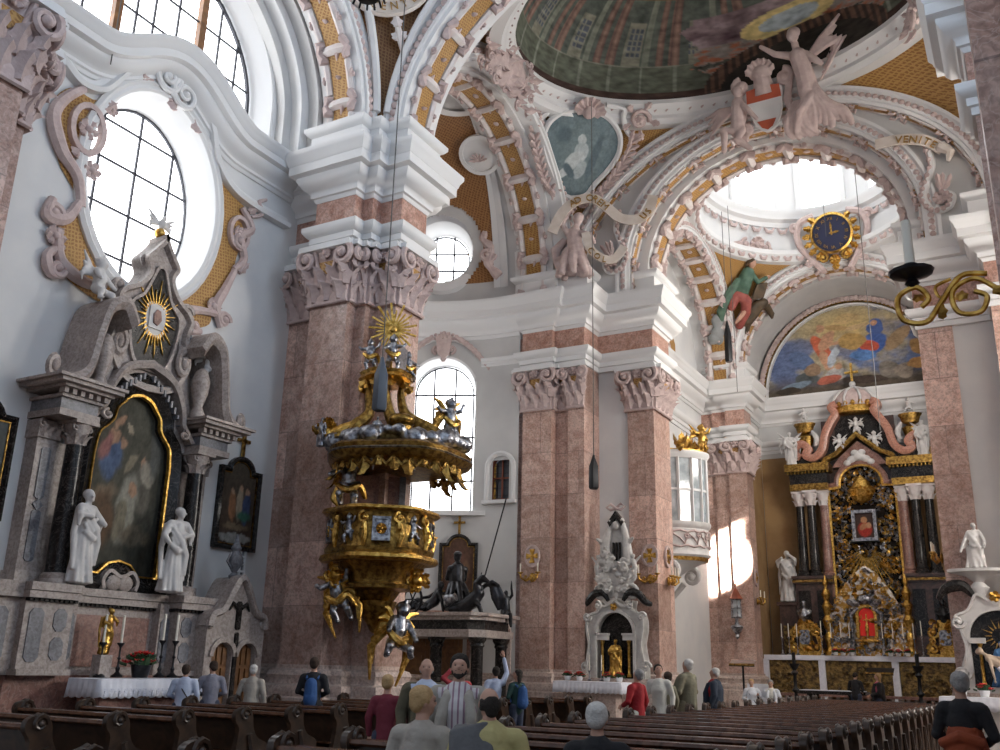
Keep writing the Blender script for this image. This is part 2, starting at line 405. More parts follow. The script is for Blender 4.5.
S2=[(-15.6,28.75),(-15.05,28.75),(-15.05,28.3),(-13.95,28.3),(-13.95,28.7),(-13.4,28.7),(-13.4,28.5),(-12.8,28.5),(-12.8,30.3)]
S2b=[(-11.7,30.3),(-11.7,29.7),(-10.75,29.7),(-10.75,31.3),(-11.1,31.3),(-11.1,31.7),(-13,31.7)]
E2=[(-15.6,28.75),(-15.05,28.75),(-15.05,28.3),(-13.95,28.3),(-13.95,28.5),(-12.8,28.5),(-12.8,29.7),(-10.75,29.7),(-10.75,31.3),(-11.1,31.3),(-11.1,31.7),(-13,31.7)]
p2=pillar(S2,E2,None,'double pink marble pillar at the chancel arch behind the pale side altar')
MB().sweep(S2b,[(-.25,0),(0,0),(0,11.75),(-.25,11.75)]).build('shaft','pink',p2,smooth=False)
for P,Q in zip(S2b,S2b[1:]):
    if .2<math.hypot(Q[0]-P[0],Q[1]-P[1])<1.7 and Q[1]<31.6: capital(P,Q,p2)
MB().sweep([(-12.8,29.78),(-11.6,29.78)],[(-.2,0),(0,0),(0,11.75),(-.2,11.75)]).build('plaster_strip','plaster',p2,smooth=False)
R2=mirrored(p2,'double pink marble pillar at the chancel arch behind the pieta altar')
S3=[(-12.9,41.85),(-12.2,41.85),(-12.2,41.7),(-11.55,41.7),(-11.55,41.55),(-10.75,41.55),(-10.75,42.6),(-11.,42.6),(-11.,43.4)]
p3=pillar(S3,S3,None,'pink marble pillar with the patch of sunlight beside the high altar')
R3=mirrored(p3,'pink marble pillar to the right of the high altar')
# ---------------------------------------------------------------- floor, outer walls
def plane(name,x0,x1,y0,y1,z,m):
    return struct(MB().box(((x0+x1)/2,(y0+y1)/2,z-.1),(x1-x0,y1-y0,.2)).build(name,m,smooth=False))
plane('floor',-22,9,-16,47,0,'floor')
# nave bay wall with the oval window and the lunette
def bay(y0=13.25,label='left',dy=0.):
    out=[]; T=FL(dy,0)
    ov=ellp(12.93,11.8,1.8,2.42,40,full=True); lu=archpath(12.65,14.75,3.65,3.4,15.9)
    o=struct(fill([(7.6,0),(17.8,0),(17.8,20.5),(7.6,20.5)],[ov,lu],0,T).build('wall_'+label,'plaster',smooth=False)); out.append(o)
    rv=struct(MB().arch(ov,[(-.06,-.02),(-.06,.03),(.22,-.75),(.22,-.85)],T,True).build('trim_1','trimw')); out.append(rv)
    fr=struct(MB().arch(ov,[(-.28,0),(-.28,.1),(-.2,.16),(-.14,.12),(-.06,.14),(0,.1),(.04,-.05),(-.06,-.05)],T,True).build('trim_2','trimw')); out.append(fr)
    g=fill(ellp(12.93,11.8,1.66,2.27,40,full=True),[],-.78,T).build('window_1','glass' if label=='left' else 'glass',smooth=False); struct(g); out.append(g)
    b=MB()
    for k in (-1.,0,1.):
        hh=2.24*math.sqrt(max(0,1-(k/1.62)**2)); b.box((12.93+k,11.8,-.74),(.05,2*hh,.05),T)
    for k in (-1.55,-.45,.65,1.6):
        ww=1.6*math.sqrt(max(0,1-(k/2.24)**2)); b.box((12.93,11.8+k,-.72),(2*ww,.05,.04),T)
    b.arch(ellp(12.93,11.8,1.63,2.22,40,full=True),[(0,-.76),(0,-.7),(.06,-.7),(.06,-.76)],T,True)
    out.append(struct(b.build('window_lead','lead')))
    gl=fill(archpath(12.65,14.7,3.45,3.2,15.9),[],-.7,T).build('window_2','glass',smooth=False); struct(gl); out.append(gl)
    out.append(struct(MB().arch(lu,[(-.03,.02),(.2,-.75),(.22,-.8),(-.1,-.8),(-.1,.02)],T).build('trim_3','trimw')))
    mm=MB()
    for k in (-.95,1.5): mm.box((12.65+k,16.9,-.62),(.2,4.2,.16),T)
    out.append(struct(mm.build('window_mullion','oak')))
    b=MB()
    for k in (-2.6,-1.8,.1,.8,-.4,2.15,2.8):
        hh=3.2*math.sqrt(max(0,1-(k/3.45)**2)); b.box((12.65+k,15.5+hh/2,-.66),(.05,hh+.8,.05),T)
    for k in (.5,1.5,2.5):
        ww=3.4*math.sqrt(1-(k/3.2)**2); b.box((12.65,15.9+k,-.64),(2*ww,.05,.04),T)
    b.arch(archpath(12.65,14.75,3.4,3.15,15.9),[(0,-.68),(0,-.6),(.08,-.6),(.08,-.68)],T)
    out.append(struct(b.build('window_lead','lead')))
    # entablature that waves up over the window
    bump=lambda y: 1.0*(cos(PI*(y-13.0)/2/2.3)**2 if abs(y-13.0)<2.3 else 0)
    pth=[(7.8+i*10/80,14.+bump(7.8+i*10/80)) for i in range(81)]
    out.append(struct(MB().arch(pth,[(.5-(14.4-z)*.72,o) for o,z in COR],T).build('cornice','trimw')))
    # grey steps between lunette and the ornate soffit
    for i,(a,w0,w1) in enumerate(((3.85,0,.35),(4.07,.3,.75),(4.28,.7,1.15))):
        out.append(struct(MB().arch(archpath(12.65,14.4,a,a-.3,15.6,40),[(0,w0),(0,w1-.12),(.07,w1-.08),(.07,w1),(-.5,w1),(-.5,w0)],T).build('trim_%d'%(4+i),'greyp' if i!=1 else 'plaster')))
    return out
LB=bay()
for o in LB: mirror_copy(o).name=o.name.replace('left','right')
LB2=bay(label='left',dy=-11.)
for o in LB2: mirror_copy(o)
# ---------------------------------------------------------------- arches with stuccoed soffits
def pathpts(pth,step):
    P=[Vector(p) for p in pth]; L=[0]
    for a,b in zip(P,P[1:]): L.append(L[-1]+(b-a).length)
    out=[]; s=step/2
    while s<L[-1]:
        i=max(j for j in range(len(L)) if L[j]<=s); i=min(i,len(P)-2)
        t=(s-L[i])/(L[i+1]-L[i]); d=(P[i+1]-P[i]).normalized(); out.append((P[i].lerp(P[i+1],t),d,Vector((-d.y,d.x)))); s+=step
    return out
def arch_struct(label,F,pth,w0,w1,dep=.6,orn=True,bead=True,face=True,ow=.75,seg=1.5,facemat='trimw',both=False):
    o=bpy.data.objects.new('arch_trim',None); COL.objects.link(o); struct(o,label,'arch')
    pr=[(0,w0),(0,w1),(-.1,w1+.02),(-.12,w1+.09),(-.22,w1+.09),(-.24,w1+.02),(-dep+.16,w1+.02),(-dep+.1,w1+.1),(-dep,w1+.1),(-dep,w0)] if face else [(0,w0),(0,w1),(-dep,w1),(-dep,w0)]
    MB().arch(pth,pr,F).build('arch_band',facemat,o)
    if bead:
        b=MB()
        for c,d,n in pathpts(pth,.21):
            q=c-n*(dep-.28); b.ell((q.x,q.y,w1+.05),(.11,.11,.08),F,7,5)
        if both:
            for c,d,n in pathpts(pth,.21):
                q=c-n*.04; b.ell((q.x,q.y,w1+.03),(.08,.08,.07),F,6,4)
        b.build('bead_row','stucco',o)
    if orn:
        wm=(w0+w1)/2; h=ow/2*(w1-w0)
        MB().arch(pth,[(.015,wm-h*.5),(.05,wm-h*.5),(.05,wm+h*.5),(.015,wm+h*.5)],F).build('ochre_panel','ochre',o)
        r=MB(); k=MB()
        for c,d,n in pathpts(pth,seg):
            for sg in (-1,1):
                w=wm+sg*h*.72; L=seg*.27
                r.tube([(*(c-d*L+n*.05),w),(*(c+d*L+n*.05),w)],h*.2,6,T=F)
                for e in (-1,1):
                    q=c+d*(e*seg*.34)+n*.06
                    k.tube([(*(q+d*(e*.02)),w-sg*h*.1),(*(q+n*.12),w+sg*h*.1),(*(q+d*e*.16+n*.1),w+sg*h*.2),(*(q+d*e*.2+n*.03),w)],[h*.2,h*.25,h*.22,h*.12],6,T=F)
            for sg in (-1,1):
                q=c+n*.1; k.scroll((0,0),h*.22,1.3,0,sg,h*.08,F@Matrix(((d.x,n.x,0,q.x),(d.y,n.y,0,q.y),(0,0,1,wm+sg*h*.98),(0,0,0,1))),5,9)
                q=c+d*(seg*.42)+n*.1; k.ell((*q,wm+sg*h*.75),(h*.2,h*.2,h*.16),F,6,4)
            k.ell((*(c+n*.06),wm),(h*.26,h*.08,h*.16),F,6,4)
            q=c+d*(seg*.5)+n*.05
            r.tube([(*q,wm-h*.9),(*(q+n*.05),wm-h*.3),(*(q+n*.05),wm+h*.3),(*q,wm+h*.9)],[h*.22,h*.3,h*.3,h*.22],6,T=F)
            for sg in (-1,1): k.ell((*(q+n*.1),wm+sg*h*.2),(h*.16,h*.16,h*.24),F,6,4)
            k.tube([(*(q-d*.3),wm),(*(q-d*.12+n*.06),wm+h*.15),(*q,wm)],[.02,h*.15,.03],5,T=F)
        r.build('white_bar','stuccow',o); k.build('leaf_curl','stucco',o)
    return o
ZS=15.2
# side arch of the nave bay, transverse nave arch, transept arch, chancel arches, choir arches
pb=archpath(12.65,14.4,4.38,4.15,ZS+.2,36)
ab=arch_struct('ornate arch over the chapel bay of the side altar',FL(0,0),pb,1.2,2.5,.55)
mirrored(ab,'ornate arch over the right chapel bay')
pc=archpath(CX,14.4,6.7,5.3,ZS,44)
ac=arch_struct('transverse nave arch above the pulpit pillar',FS(0,0,0),pc,-19.1,-17.75,.6)
# the crossing-side front of the same arch
MB().arch(pc,[(-.05,-19.1),(-.05,-19.3),(-.7,-19.3),(-.7,-19.1)],FS(0,0,0)).build('arch_band','trimw',ac)
pt=archpath(23.7,14.4,4.5,5.,ZS,40)
at=arch_struct('ornate transept arch behind the pulpit',FL(0,0),pt,1.1,2.65,.6,face=False,bead=False)
at2=arch_struct('smooth white front of the transept arch',FL(0,0),archpath(23.7,14.4,4.62,5.12,ZS,40),2.65,3.2,.6,orn=False)
mirrored(at,'ornate arch of the right transept'); mirrored(at2,'smooth front of the right transept arch')
po=archpath(CX,14.4,6.6,4.85,ZS,48)
ao=arch_struct('wide outer chancel arch under the cupola',FS(0,0,0),po,-29.15,-28.75,.55,bead=True,ow=1.,seg=1.7)
pi_=archpath(CX,14.4,4.8,4.4,ZS,44)
ai=arch_struct('beaded middle chancel arch',FS(0,0,0),pi_,-29.75,-29.1,.5,ow=.8,seg=1.5,both=False)
pj=archpath(CX,14.4,4.35,4.12,ZS,44)
aj=arch_struct('inner chancel arch of white and ochre panels',FS(0,0,0),pj,-31.2,-29.75,.5,bead=False,ow=.8,seg=1.35,face=False)
outer=archpath(CX,14.4,6.75,5.0,ZS,48); inner=archpath(CX,14.4,5.0,4.55,ZS,48)
sp=MB(); k=len(outer)
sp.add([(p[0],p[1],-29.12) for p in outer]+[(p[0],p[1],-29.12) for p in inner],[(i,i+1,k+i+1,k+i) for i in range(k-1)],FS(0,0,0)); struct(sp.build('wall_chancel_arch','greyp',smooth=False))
pk=archpath(36.4,14.4,4.9,4.2,ZS,40)
ak=arch_struct('ornate arch on the left side of the choir',FL(0,0),pk,4.2,5.6,.5,ow=1.,seg=1.3,bead=True)
mirrored(ak,'ornate arch on the right side of the choir')
pl=archpath(CX,14.4,4.3,4.1,ZS,44)
al=arch_struct('white arch before the fresco of the high altar',FS(0,0,0),pl,-42.6,-41.3,.55,ow=.7,seg=1.3)
# ---------------------------------------------------------------- pendentives and rings
def apts(pth,F,dn,w):
    P=[Vector(p) for p in pth]; o=[]
    for i,p in enumerate(P):
        d=(P[min(i+1,len(P)-1)]-P[max(i-1,0)]).normalized(); q=p-Vector((-d.y,d.x))*dn; o.append(F@Vector((q.x,q.y,w)))
    return o
def half(pts,first,n=20):
    # half of an arch line, from its foot to its crown, resampled
    k=len(pts)//2; h=pts[:k+1] if first else list(reversed(pts))[:k+1]; o=[]
    for i in range(n+1):
        t=i/n*(len(h)-1); j=min(int(t),len(h)-2); o.append(h[j].lerp(h[j+1],t-j))
    return o
def pendentive(name,A,B,c,rx,ry,m,ztop=None,push=.04,kind='structure',nu=14,s0=0.):
    n=len(A)-1
    def cyl(p): x,y=(p.x-c[0])/rx,(p.y-c[1])/ry; return math.atan2(y,x),math.hypot(x,y),p.z
    def fn(s,t):
        t=s0+(1-s0)*t; i=min(int(t*n),n-1); q=t*n-i; a=cyl(A[i].lerp(A[i+1],q)); b=cyl(B[i].lerp(B[i+1],q)); d=b[0]-a[0]
        while d>PI: d-=2*PI
        while d<-PI: d+=2*PI
        th=a[0]+d*s; r=a[1]+(b[1]-a[1])*s+push; z=a[2]+(b[2]-a[2])*s
        return Vector((c[0]+rx*r*cos(th),c[1]+ry*r*sin(th),z))
    o=MB().grid(fn,nu,n).build(name,m); o['kind']=kind; return o,fn
CC=(CX,23.95); RX,RY=6.75,5.0; ZR=20.35
tA=half(apts(archpath(23.7,14.4,4.62,5.12,ZS,40),FL(0,0),.5,3.2),True)      # transept arch, chancel-side half
oB=half(apts(po,FS(0,0,0),.45,-28.75),False)                                  # outer chancel arch, left half
pen1,fpen1=pendentive('ceiling_pendentive',tA,oB,CC,RX,RY,'ochre')
tA2=half(apts(archpath(23.7,14.4,4.62,5.12,ZS,40),FL(0,0),.5,3.2),False)
cB=half(apts(pc,FS(0,0,0),.6,-19.3),False)
pen2,_=pendentive('ceiling_pendentive',tA2,cB,CC,RX,RY,'ochre')
for o in (pen1,pen2): mirror_copy(o)
def ring(name,c,rx,ry,prof,m,n=72):
    pth=[(c[0]+rx*cos(-2*PI*i/n),c[1]+ry*sin(-2*PI*i/n)) for i in range(n)]   # clockwise seen from above: out = towards... handled by sign
    return struct(MB().sweep(pth,[(-o,z) for o,z in prof],True).build(name,m))
def ringin(c,rx,ry,n=72): return [(c[0]+rx*cos(2*PI*i/n),c[1]+ry*sin(2*PI*i/n)) for i in range(n)]
def ring2(name,c,rx,ry,prof,m,n=72):
    # profile (inwards, z)
    return struct(MB().sweep(ringin(c,rx,ry,n),[(-o,z) for o,z in prof],True).build(name,m))
ring2('cornice',CC,RX,RY,[(-.4,ZR-.1),(.0,ZR-.1),(.06,ZR),(.16,ZR+.04),(.16,ZR+.18),(.3,ZR+.26),(.42,ZR+.42),(.46,ZR+.44),(.46,ZR+.6),(-.4,ZR+.66)],'trimw')
ds=MB()
for i in range(96):
    q=2*PI*i/96; p=Vector((CC[0]+(RX-.3)*cos(q),CC[1]+(RY-.3)*sin(q),ZR+.3)); ds.tube([p+Vector((-sin(q)*.09,cos(q)*.09,-.08)),p+Vector((sin(q)*.09,-cos(q)*.09,.12))],.035,5)
struct(ds.build('trim_21','stucco'))
# painted cupola: sham architecture that rises from the ring
def dome_col(s,t):
    a=s*2*PI; k=(s*15+.3)%1; g=(.085,.095,.08); n=fbm(s*30,t*6,2)*.4
    c=g
    if t<.07: c=(.05,.03,.025)
    elif t<.3:
        c=lerp((.065,.07,.05),(.11,.12,.095),.5+n)
        if abs((s*30)%1-.5)<.05: c=(.16,.17,.14)
        if t>.285: c=(.17,.17,.14)
    elif t<.72:
        c=(.10,.115,.10)
        if k<.16 or (.24<k<.36): c=lerp((.20,.125,.10),(.11,.07,.06),abs((k%.12)/.12-.5)*2)
        elif .45<k<.55: c=(.15,.16,.13)
        elif .62<k<.86 and .36<t<.56: c=(.07,.08,.10) if (int(k*40)%3 and int(t*100)%4) else (.17,.17,.14)
        elif .6<k<.88 and t<.6: c=(.17,.165,.13)
        else: c=lerp(c,(.055,.065,.055),.5+n)
    elif t<.8: c=lerp((.20,.14,.06),(.11,.09,.05),.5+n)
    elif t<.86: c=(.17,.17,.15)
    else: c=lerp((.16,.16,.16),(.28,.24,.17),.5+n)
    # scene of a gathering below a curtain, and a dark balustrade arch
    d=abs(((s-.205)+.5)%1-.5)
    if d<.085 and t<.06+.3*math.sqrt(max(0,1-(d/.085)**2)): c=(.035,.03,.025) if t<.01+.28*math.sqrt(max(0,1-(d/.072)**2) if d<.072 else 0) else ((.12,.07,.05) if int(s*260)%2 else (.05,.035,.03))
    elif d<.075+.05*t+.03*fbm(s*30,t*9,4) and t<.6:
        v=fbm(s*60,t*22,8); c=lerp(c,(.05,.05,.045),.5) if t<.3 and v<-.1 else lerp((.22,.20,.18),(.32,.11,.06),sst(-.1,.4,v)) if t<.4 else lerp((.26,.20,.21),(.12,.08,.09),.5+fbm(s*25,t*12,4))
        e=math.hypot((s-.207)/.03,(t-.43)/.06)
        if e<1: c=(.30,.34,.36)
        elif e<1.6: c=(.5,.40,.18)
    return tuple(max(.01,1.35*x*(1+.5*fbm(s*90,t*30,1))) for x in c)
struct(vgrid('ceiling_cupola_fresco',lambda s,t: Vector((CC[0]+(RX-.4)*cos(2*PI*s)*math.sqrt(max(0,1-(t*.98)**2)),CC[1]+(RY-.4)*sin(2*PI*s)*math.sqrt(max(0,1-(t*.98)**2)),ZR+.62+4.2*t)),dome_col,560,110,'fresco'),'cupola fresco of sham columns and windows around a gathered crowd','ceiling')
# nave bay pendentives and flat cupola
NC=(CX,12.6); nB=half(apts(pc,FS(0,0,0),.52,-17.75),False)
nA=half(apts(pb,FL(0,0),.48,2.5),True)
pen3,fpen3=pendentive('ceiling_pendentive',nA,nB,NC,6.8,4.6,'rust',s0=0.)
mirror_copy(pen3)
struct(MB().grid(lambda s,t: Vector((NC[0]+7.1*cos(2*PI*s)*(1-t),NC[1]+4.9*sin(2*PI*s)*(1-t),20.3+2.5*t)),40,6).build('ceiling_nave','plaster'))
struct(MB().box((CX,-4.2,20.6),(23,24,.3)).build('ceiling_rear','plaster',smooth=False))
# ---------------------------------------------------------------- transept apse
TC=(-15.2,23.7); TAX,TBY=5.8,4.6
def tw(phi): return Vector((TC[0]-TAX*sin(phi),TC[1]+TBY*cos(phi),0))
def twF(phid,z):
    a=math.radians(phid); p=tw(a); n=Vector((sin(a)/TAX,-cos(a)/TBY,0)).normalized(); return frame((p.x,p.y,z),Vector((0,0,1)).cross(n),n)
Wm=twF(90,0); Wn=twF(29.5,0); Oc=twF(31.7,16.65); Sm=twF(6.6,0)
def inwin(p): return inw1(p,Wn) or inw1(p,Wm)
def inw1(p,W):
    q=W.inverted()@p
    return abs(q.x)<1.25 and abs(q.z)<1.2 and (6.75<q.y<11.2 or (q.y>=11.2 and math.hypot(q.x,q.y-11.2)<1.27))
def insm(p):
    q=Sm.inverted()@p; return abs(q.z)<.6 and abs(q.x)<.34 and 7.15<q.y<8.55
def wgrid(name,fn,nu,nv,m,cut,):
    mb=MB(); vs=[fn(i/nu,j/nv) for j in range(nv+1) for i in range(nu+1)]; w=nu+1; fs=[]
    for j in range(nv):
        for i in range(nu):
            c=fn((i+.5)/nu,(j+.5)/nv)
            if not cut(c): fs.append((j*w+i,j*w+i+1,(j+1)*w+i+1,(j+1)*w+i))
    mb.add(vs,fs); return struct(mb.build(name,m))
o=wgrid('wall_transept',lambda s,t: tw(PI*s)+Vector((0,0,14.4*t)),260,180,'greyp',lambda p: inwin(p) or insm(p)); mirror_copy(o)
EP=[(tw(PI*i/48).x,tw(PI*i/48).y) for i in range(49)]
for nm,pr,pa in (('architrave',[(o*.4,12.35-(12.35-z)*.5) for o,z in ARC],EP[:5]),('architrave',[(o*.4,12.35-(12.35-z)*.5) for o,z in ARC],EP[12:]),('cornice',COR,EP)):
    o=struct(MB().sweep(pa,[(-a,z) for a,z in pr]).build(nm,'trimw'))
    mirror_copy(o)
o=struct(MB().sweep(EP,[(-a,z*.9) for a,z in BAS]).build('baseboard_transept','basem')); mirror_copy(o)
def conch(s,t):
    a=PI*s; e=PI/2*t; k=cos(e)**.85
    return Vector((TC[0]+1.8-(TAX+1.8)*sin(a)*k if False else TC[0]-TAX*sin(a)*k,TC[1]+TBY*cos(a)*(k if True else 1),14.4+5.9*sin(e)))
def inoc(p): q=Oc.inverted()@p; return math.hypot(q.x,q.y)<1.2 and abs(q.z)<1.5
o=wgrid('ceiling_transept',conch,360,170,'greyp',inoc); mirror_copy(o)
# stencilled panels on the half-dome
def cpan(name,s0,s1,t0,t1,m,push):
    def fn(s,t):
        p=conch(s0+(s1-s0)*s,t0+(t1-t0)*t); c=Vector((TC[0]+.3,TC[1],15.5)); return p+(c-p).normalized()*push
    mb=MB(); nu,nv=150,110; vs=[fn(i/nu,j/nv) for j in range(nv+1) for i in range(nu+1)]; w=nu+1
    mb.add(vs,[(j*w+i,j*w+i+1,(j+1)*w+i+1,(j+1)*w+i) for j in range(nv) for i in range(nu) if math.hypot(*( (Oc.inverted()@fn((i+.5)/nu,(j+.5)/nv)).xy))>1.55])
    o=struct(mb.build(name,m)); return o
cpan('ceiling_panel',.06,.93,.1,.9,'rust',.05)
cpan('ceiling_panel',.045,.06,.07,.9,'trimw',.1); cpan('ceiling_panel',.06,.93,.9,.93,'trimw',.1)
cpan('ceiling_panel',.028,.045,.07,.9,'plaster',.07)
def oculus(F):
    oc=ellp(0,0,1.12,1.22,36,full=True)
    a=struct(MB().arch(oc,[(-.4,-.15),(-.5,.06),(-.4,.2),(-.2,.18),(-.05,.16),(0,.05),(.12,-.9),(-.3,-.9)],F,True).build('trim_7','trimw'))
    g=struct(fill(ellp(0,0,1.02,1.1,36,full=True),[],-.85,F).build('window_3','glass',smooth=False))
    b=MB()
    for k in (-.35,.35): b.box((k,0,-.8),(.06,2.05,.04),F)
    for k in (-.4,.3): b.box((0,k,-.8),(1.9,.06,.04),F)
    b.arch(ellp(0,0,.98,1.06,36,full=True),[(0,-.84),(0,-.78),(.05,-.78),(.05,-.84)],F,True)
    return [a,g,struct(b.build('window_lead','lead'))]
def archwin(F):
    pw=archpath(0,6.8,1.22,1.22,11.2,24)
    a=struct(MB().arch(pw,[(-.08,-.2),(-.08,.12),(0,.08),(.1,-.75),(-.2,-.75)],F).build('trim_8','trimw'))
    a2=struct(MB().arch(archpath(0,6.8,1.75,1.95,11.25,24),[(-.07,-.2),(-.07,.1),(0,.14),(.08,.1),(.1,-.2)],F).build('trim_9','trimw'))
    sl=struct(MB().box((0,6.72,.05),(3.4,.16,.5),F).build('windowsill','trimw'))
    g=struct(fill(archpath(0,6.8,1.16,1.16,11.2,24),[],-.68,F).build('window_4','glass',smooth=False))
    b=MB()
    for k in (-.4,.4): b.box((k,9.4,-.63),(.06,5.6,.04),F)
    for k in (8.,9.6,11.2): b.box((0,k,-.62),(2.3,.06,.04),F)
    b.arch(archpath(0,6.8,1.1,1.1,11.2,24),[(0,-.68),(0,-.6),(.05,-.6),(.05,-.68)],F)
    return [a,a2,sl,g,struct(b.build('window_lead','lead'))]
WO=oculus(Oc)+archwin(Wn)+archwin(Wm)  # last window is unseen, added mid-apse so its mirror copy lights the transept
for o in WO: mirror_copy(o)
# ---------------------------------------------------------------- choir
KC=(CX,36.3); KR=4.32; KZ=19.75
struct(MB().box((-12.95,36.7,10.5),(.3,10.4,21)).build('wall_choir_left','plaster',smooth=False))
struct(MB().box((2*CX+12.95,36.7,10.5),(.3,10.4,21)).build('wall_choir_right','plaster',smooth=False))
struct(MB().grid(lambda s,t: Vector((-12.8+.6*t,36.4-5.0*cos(PI*s),15.+4.5*sin(PI*s))),40,4).build('ceiling_choir_side','plaster'))
mirror_copy(bpy.data.objects['ceiling_choir_side'])
EPc=[(-12.8,31.5),(-12.8,41.9)]
for nm,pr,m in (('architrave',ARC,'trimw'),('cornice',COR,'trimw')): mirror_copy(struct(MB().sweep(EPc,pr).build(nm,m)))
fA=half(apts(pj,FS(0,0,0),.42,-31.2),False); kA=half(apts(pk,FL(0,0),.42,5.6),False); kB=half(apts(pk,FL(0,0),.42,5.6),True)
lB=half(apts(pl,FS(0,0,0),.48,-41.3),False)
mirror_copy(pendentive('ceiling_pendentive',fA,kA,KC,KR,KR+.5,'trimw')[0])
pen5,fpen5=pendentive('ceiling_pendentive',kB,lB,KC,KR,KR+.5,'trimw'); mirror_copy(pen5)
ring2('cornice',KC,KR,KR+.5,[(-.5,KZ-.2),(0,KZ-.2),(.08,KZ),(.2,KZ+.1),(.22,KZ+.3),(-.5,KZ+.34)],'trimw')
ring2('wall_drum',KC,KR,KR+.5,[(-.3,KZ+.3),(-.02,KZ+.3),(-.02,KZ+1.6),(-.3,KZ+1.6)],'plaster')
ring2('cornice',KC,KR,KR+.5,[(-.5,KZ+1.5),(.05,KZ+1.5),(.12,KZ+1.7),(.3,KZ+1.8),(.34,KZ+2.0),(.42,KZ+2.1),(.42,KZ+2.25),(-.5,KZ+2.3)],'trimw')
gm=MB(); 
for zz,dr,n,sz in ((KZ+1.42,-.12,44,.2),(KZ+.02,-.14,48,.15)):
    for i in range(n):
        q=2*PI*i/n; r=KR+dr; p=Vector((KC[0]+r*cos(q),KC[1]+(r+.5)*sin(q),zz)); tg=Vector((-sin(q),cos(q),0))
        gm.tube([p-tg*sz*1.1,p-tg*sz*.5-Vector((0,0,sz*.9)),p+tg*sz*.5-Vector((0,0,sz*.9)),p+tg*sz*1.1],[.05,.09,.09,.05],6)
struct(gm.build('trim_22','stucco'))
# lantern drum with tall daylit windows between white piers
dm=MB(); 
for i in range(8):
    q=2*PI*(i+.5)/8; dm.box((KC[0]+(KR+.05)*cos(q),KC[1]+(KR+.5)*sin(q),KZ+3.7),(.5,1.5,2.9),rz=q)
    for e in (-1,1): qq=q+e*.15; dm.box((KC[0]+(KR-.28)*cos(qq),KC[1]+(KR+.2)*sin(qq),KZ+3.7),(.16,.26,2.9),rz=qq)
struct(dm.build('wall_lantern','trimw',smooth=False))
for i in range(8):
    q=2*PI*i/8; o=struct(MB().box((KC[0]+(KR+.12)*cos(q),KC[1]+(KR+.6)*sin(q),KZ+3.8),(.08,2.0,2.9),rz=q).build('window_5','glass_lantern',smooth=False))
def kd(s,t):
    a=2*PI*s; k=math.sqrt(max(0,1-t*t)); return Vector((KC[0]+(KR+.2)*cos(a)*k,KC[1]+(KR+.7)*sin(a)*k,KZ+5.1+2.6*t))
def kc(s,t): 
    f=(s*8)%1; return (.62,.40,.15) if .3<f<.7 and .05<t<.5 and abs(fbm(s*20,t*6))<.35 else (.74,.73,.72)
struct(vgrid('ceiling_choir',kd,kc,120,24,'fresco'))
# sanctuary end
EB=[(-11.,43.2),(-11.,45.3),(2*CX+11.,45.3),(2*CX+11.,43.2)]
struct(MB().box((CX,45.5,9.5),(13,.4,20)).build('wall_sanctuary_back','greyp',smooth=False))
for x in (-11.2,2*CX+11.2): struct(MB().box((x,44.3,7.6),(.4,2.6,15.2)).build('wall_sanctuary_side','greyp',smooth=False))
M['umber']=mat('umber_wash',(.27,.16,.07),.8,col2=(.35,.22,.10),scale=1.)
struct(MB().box((CX,45.27,5.8),(8.9,.06,11.4)).build('wall_sanctuary_wash','umber',smooth=False))
struct(MB().sweep([(-11.,43.3),(-11.,45.24)],[(0,0),(.03,0),(.03,11.5),(0,11.5)]).build('wall_sanctuary_wash','umber',smooth=False))
struct(MB().sweep(EB,[(a*.6,z) for a,z in ARC]).build('architrave','trimw')); struct(MB().sweep(EB,[(a*.8,z) for a,z in COR]).build('cornice','trimw'))
pv=archpath(CX,14.4,4.45,4.5,14.6,40)
struct(MB().arch(pv,[(0,-45.3),(0,-42.5),(-.2,-42.5),(-.2,-45.3)],FS(0,0,0)).build('ceiling_sanctuary','greyp'))
pw=archpath(CX,14.4,4.02,4.3,14.5,44)
g=MB()
for c,d,n in pathpts(pw,.2): 
    q=c-n*.18; g.ell((q.x,q.y,-44.98),(.17,.17,.16),FS(0,0,0),6,4)
struct(g.build('trim_23','stucco'))
struct(MB().arch(pw,[(0,-45.26),(0,-44.95),(-.07,-44.95),(-.07,-45.26)],FS(0,0,0)).build('trim_24','goldd'))
struct(MB().arch(archpath(CX,14.4,3.9,4.16,14.5,44),[(0,-45.26),(0,-45.),(-.1,-45.),(-.1,-45.26)],FS(0,0,0)).build('trim_25','trimw'))
# three altar steps and the marble altar rail platform
for i in range(3): struct(MB().box((CX,43.4-.2*0+i*.0,.11+.22*i),(8.4-.5*i,3.8-.6*i,.22)).build('altar_step','basem',smooth=False),'low marble altar step','step')

# southern glass takes the sun
for o in list(COL.objects):
    if o.name.startswith(('window_1','window_2','window_3','window_4')) and o.data and (o.matrix_world@o.data.vertices[0].co).x>CX:
        o.data.materials.clear(); o.data.materials.append(M['glass_south' if o.name[7] in '34' else 'glass_nave'])
o=struct(fill(archpath(34.2,10.5,2.0,2.0,13.,20),[],-.02,frame((2*CX+12.75,0,0),(0,-1,0),(-1,0,0))@Matrix.Scale(-1,4,(1,0,0))).build('window_6','glass_south',smooth=False))  # unseen glowing pane, added to brighten the choir and its pillars
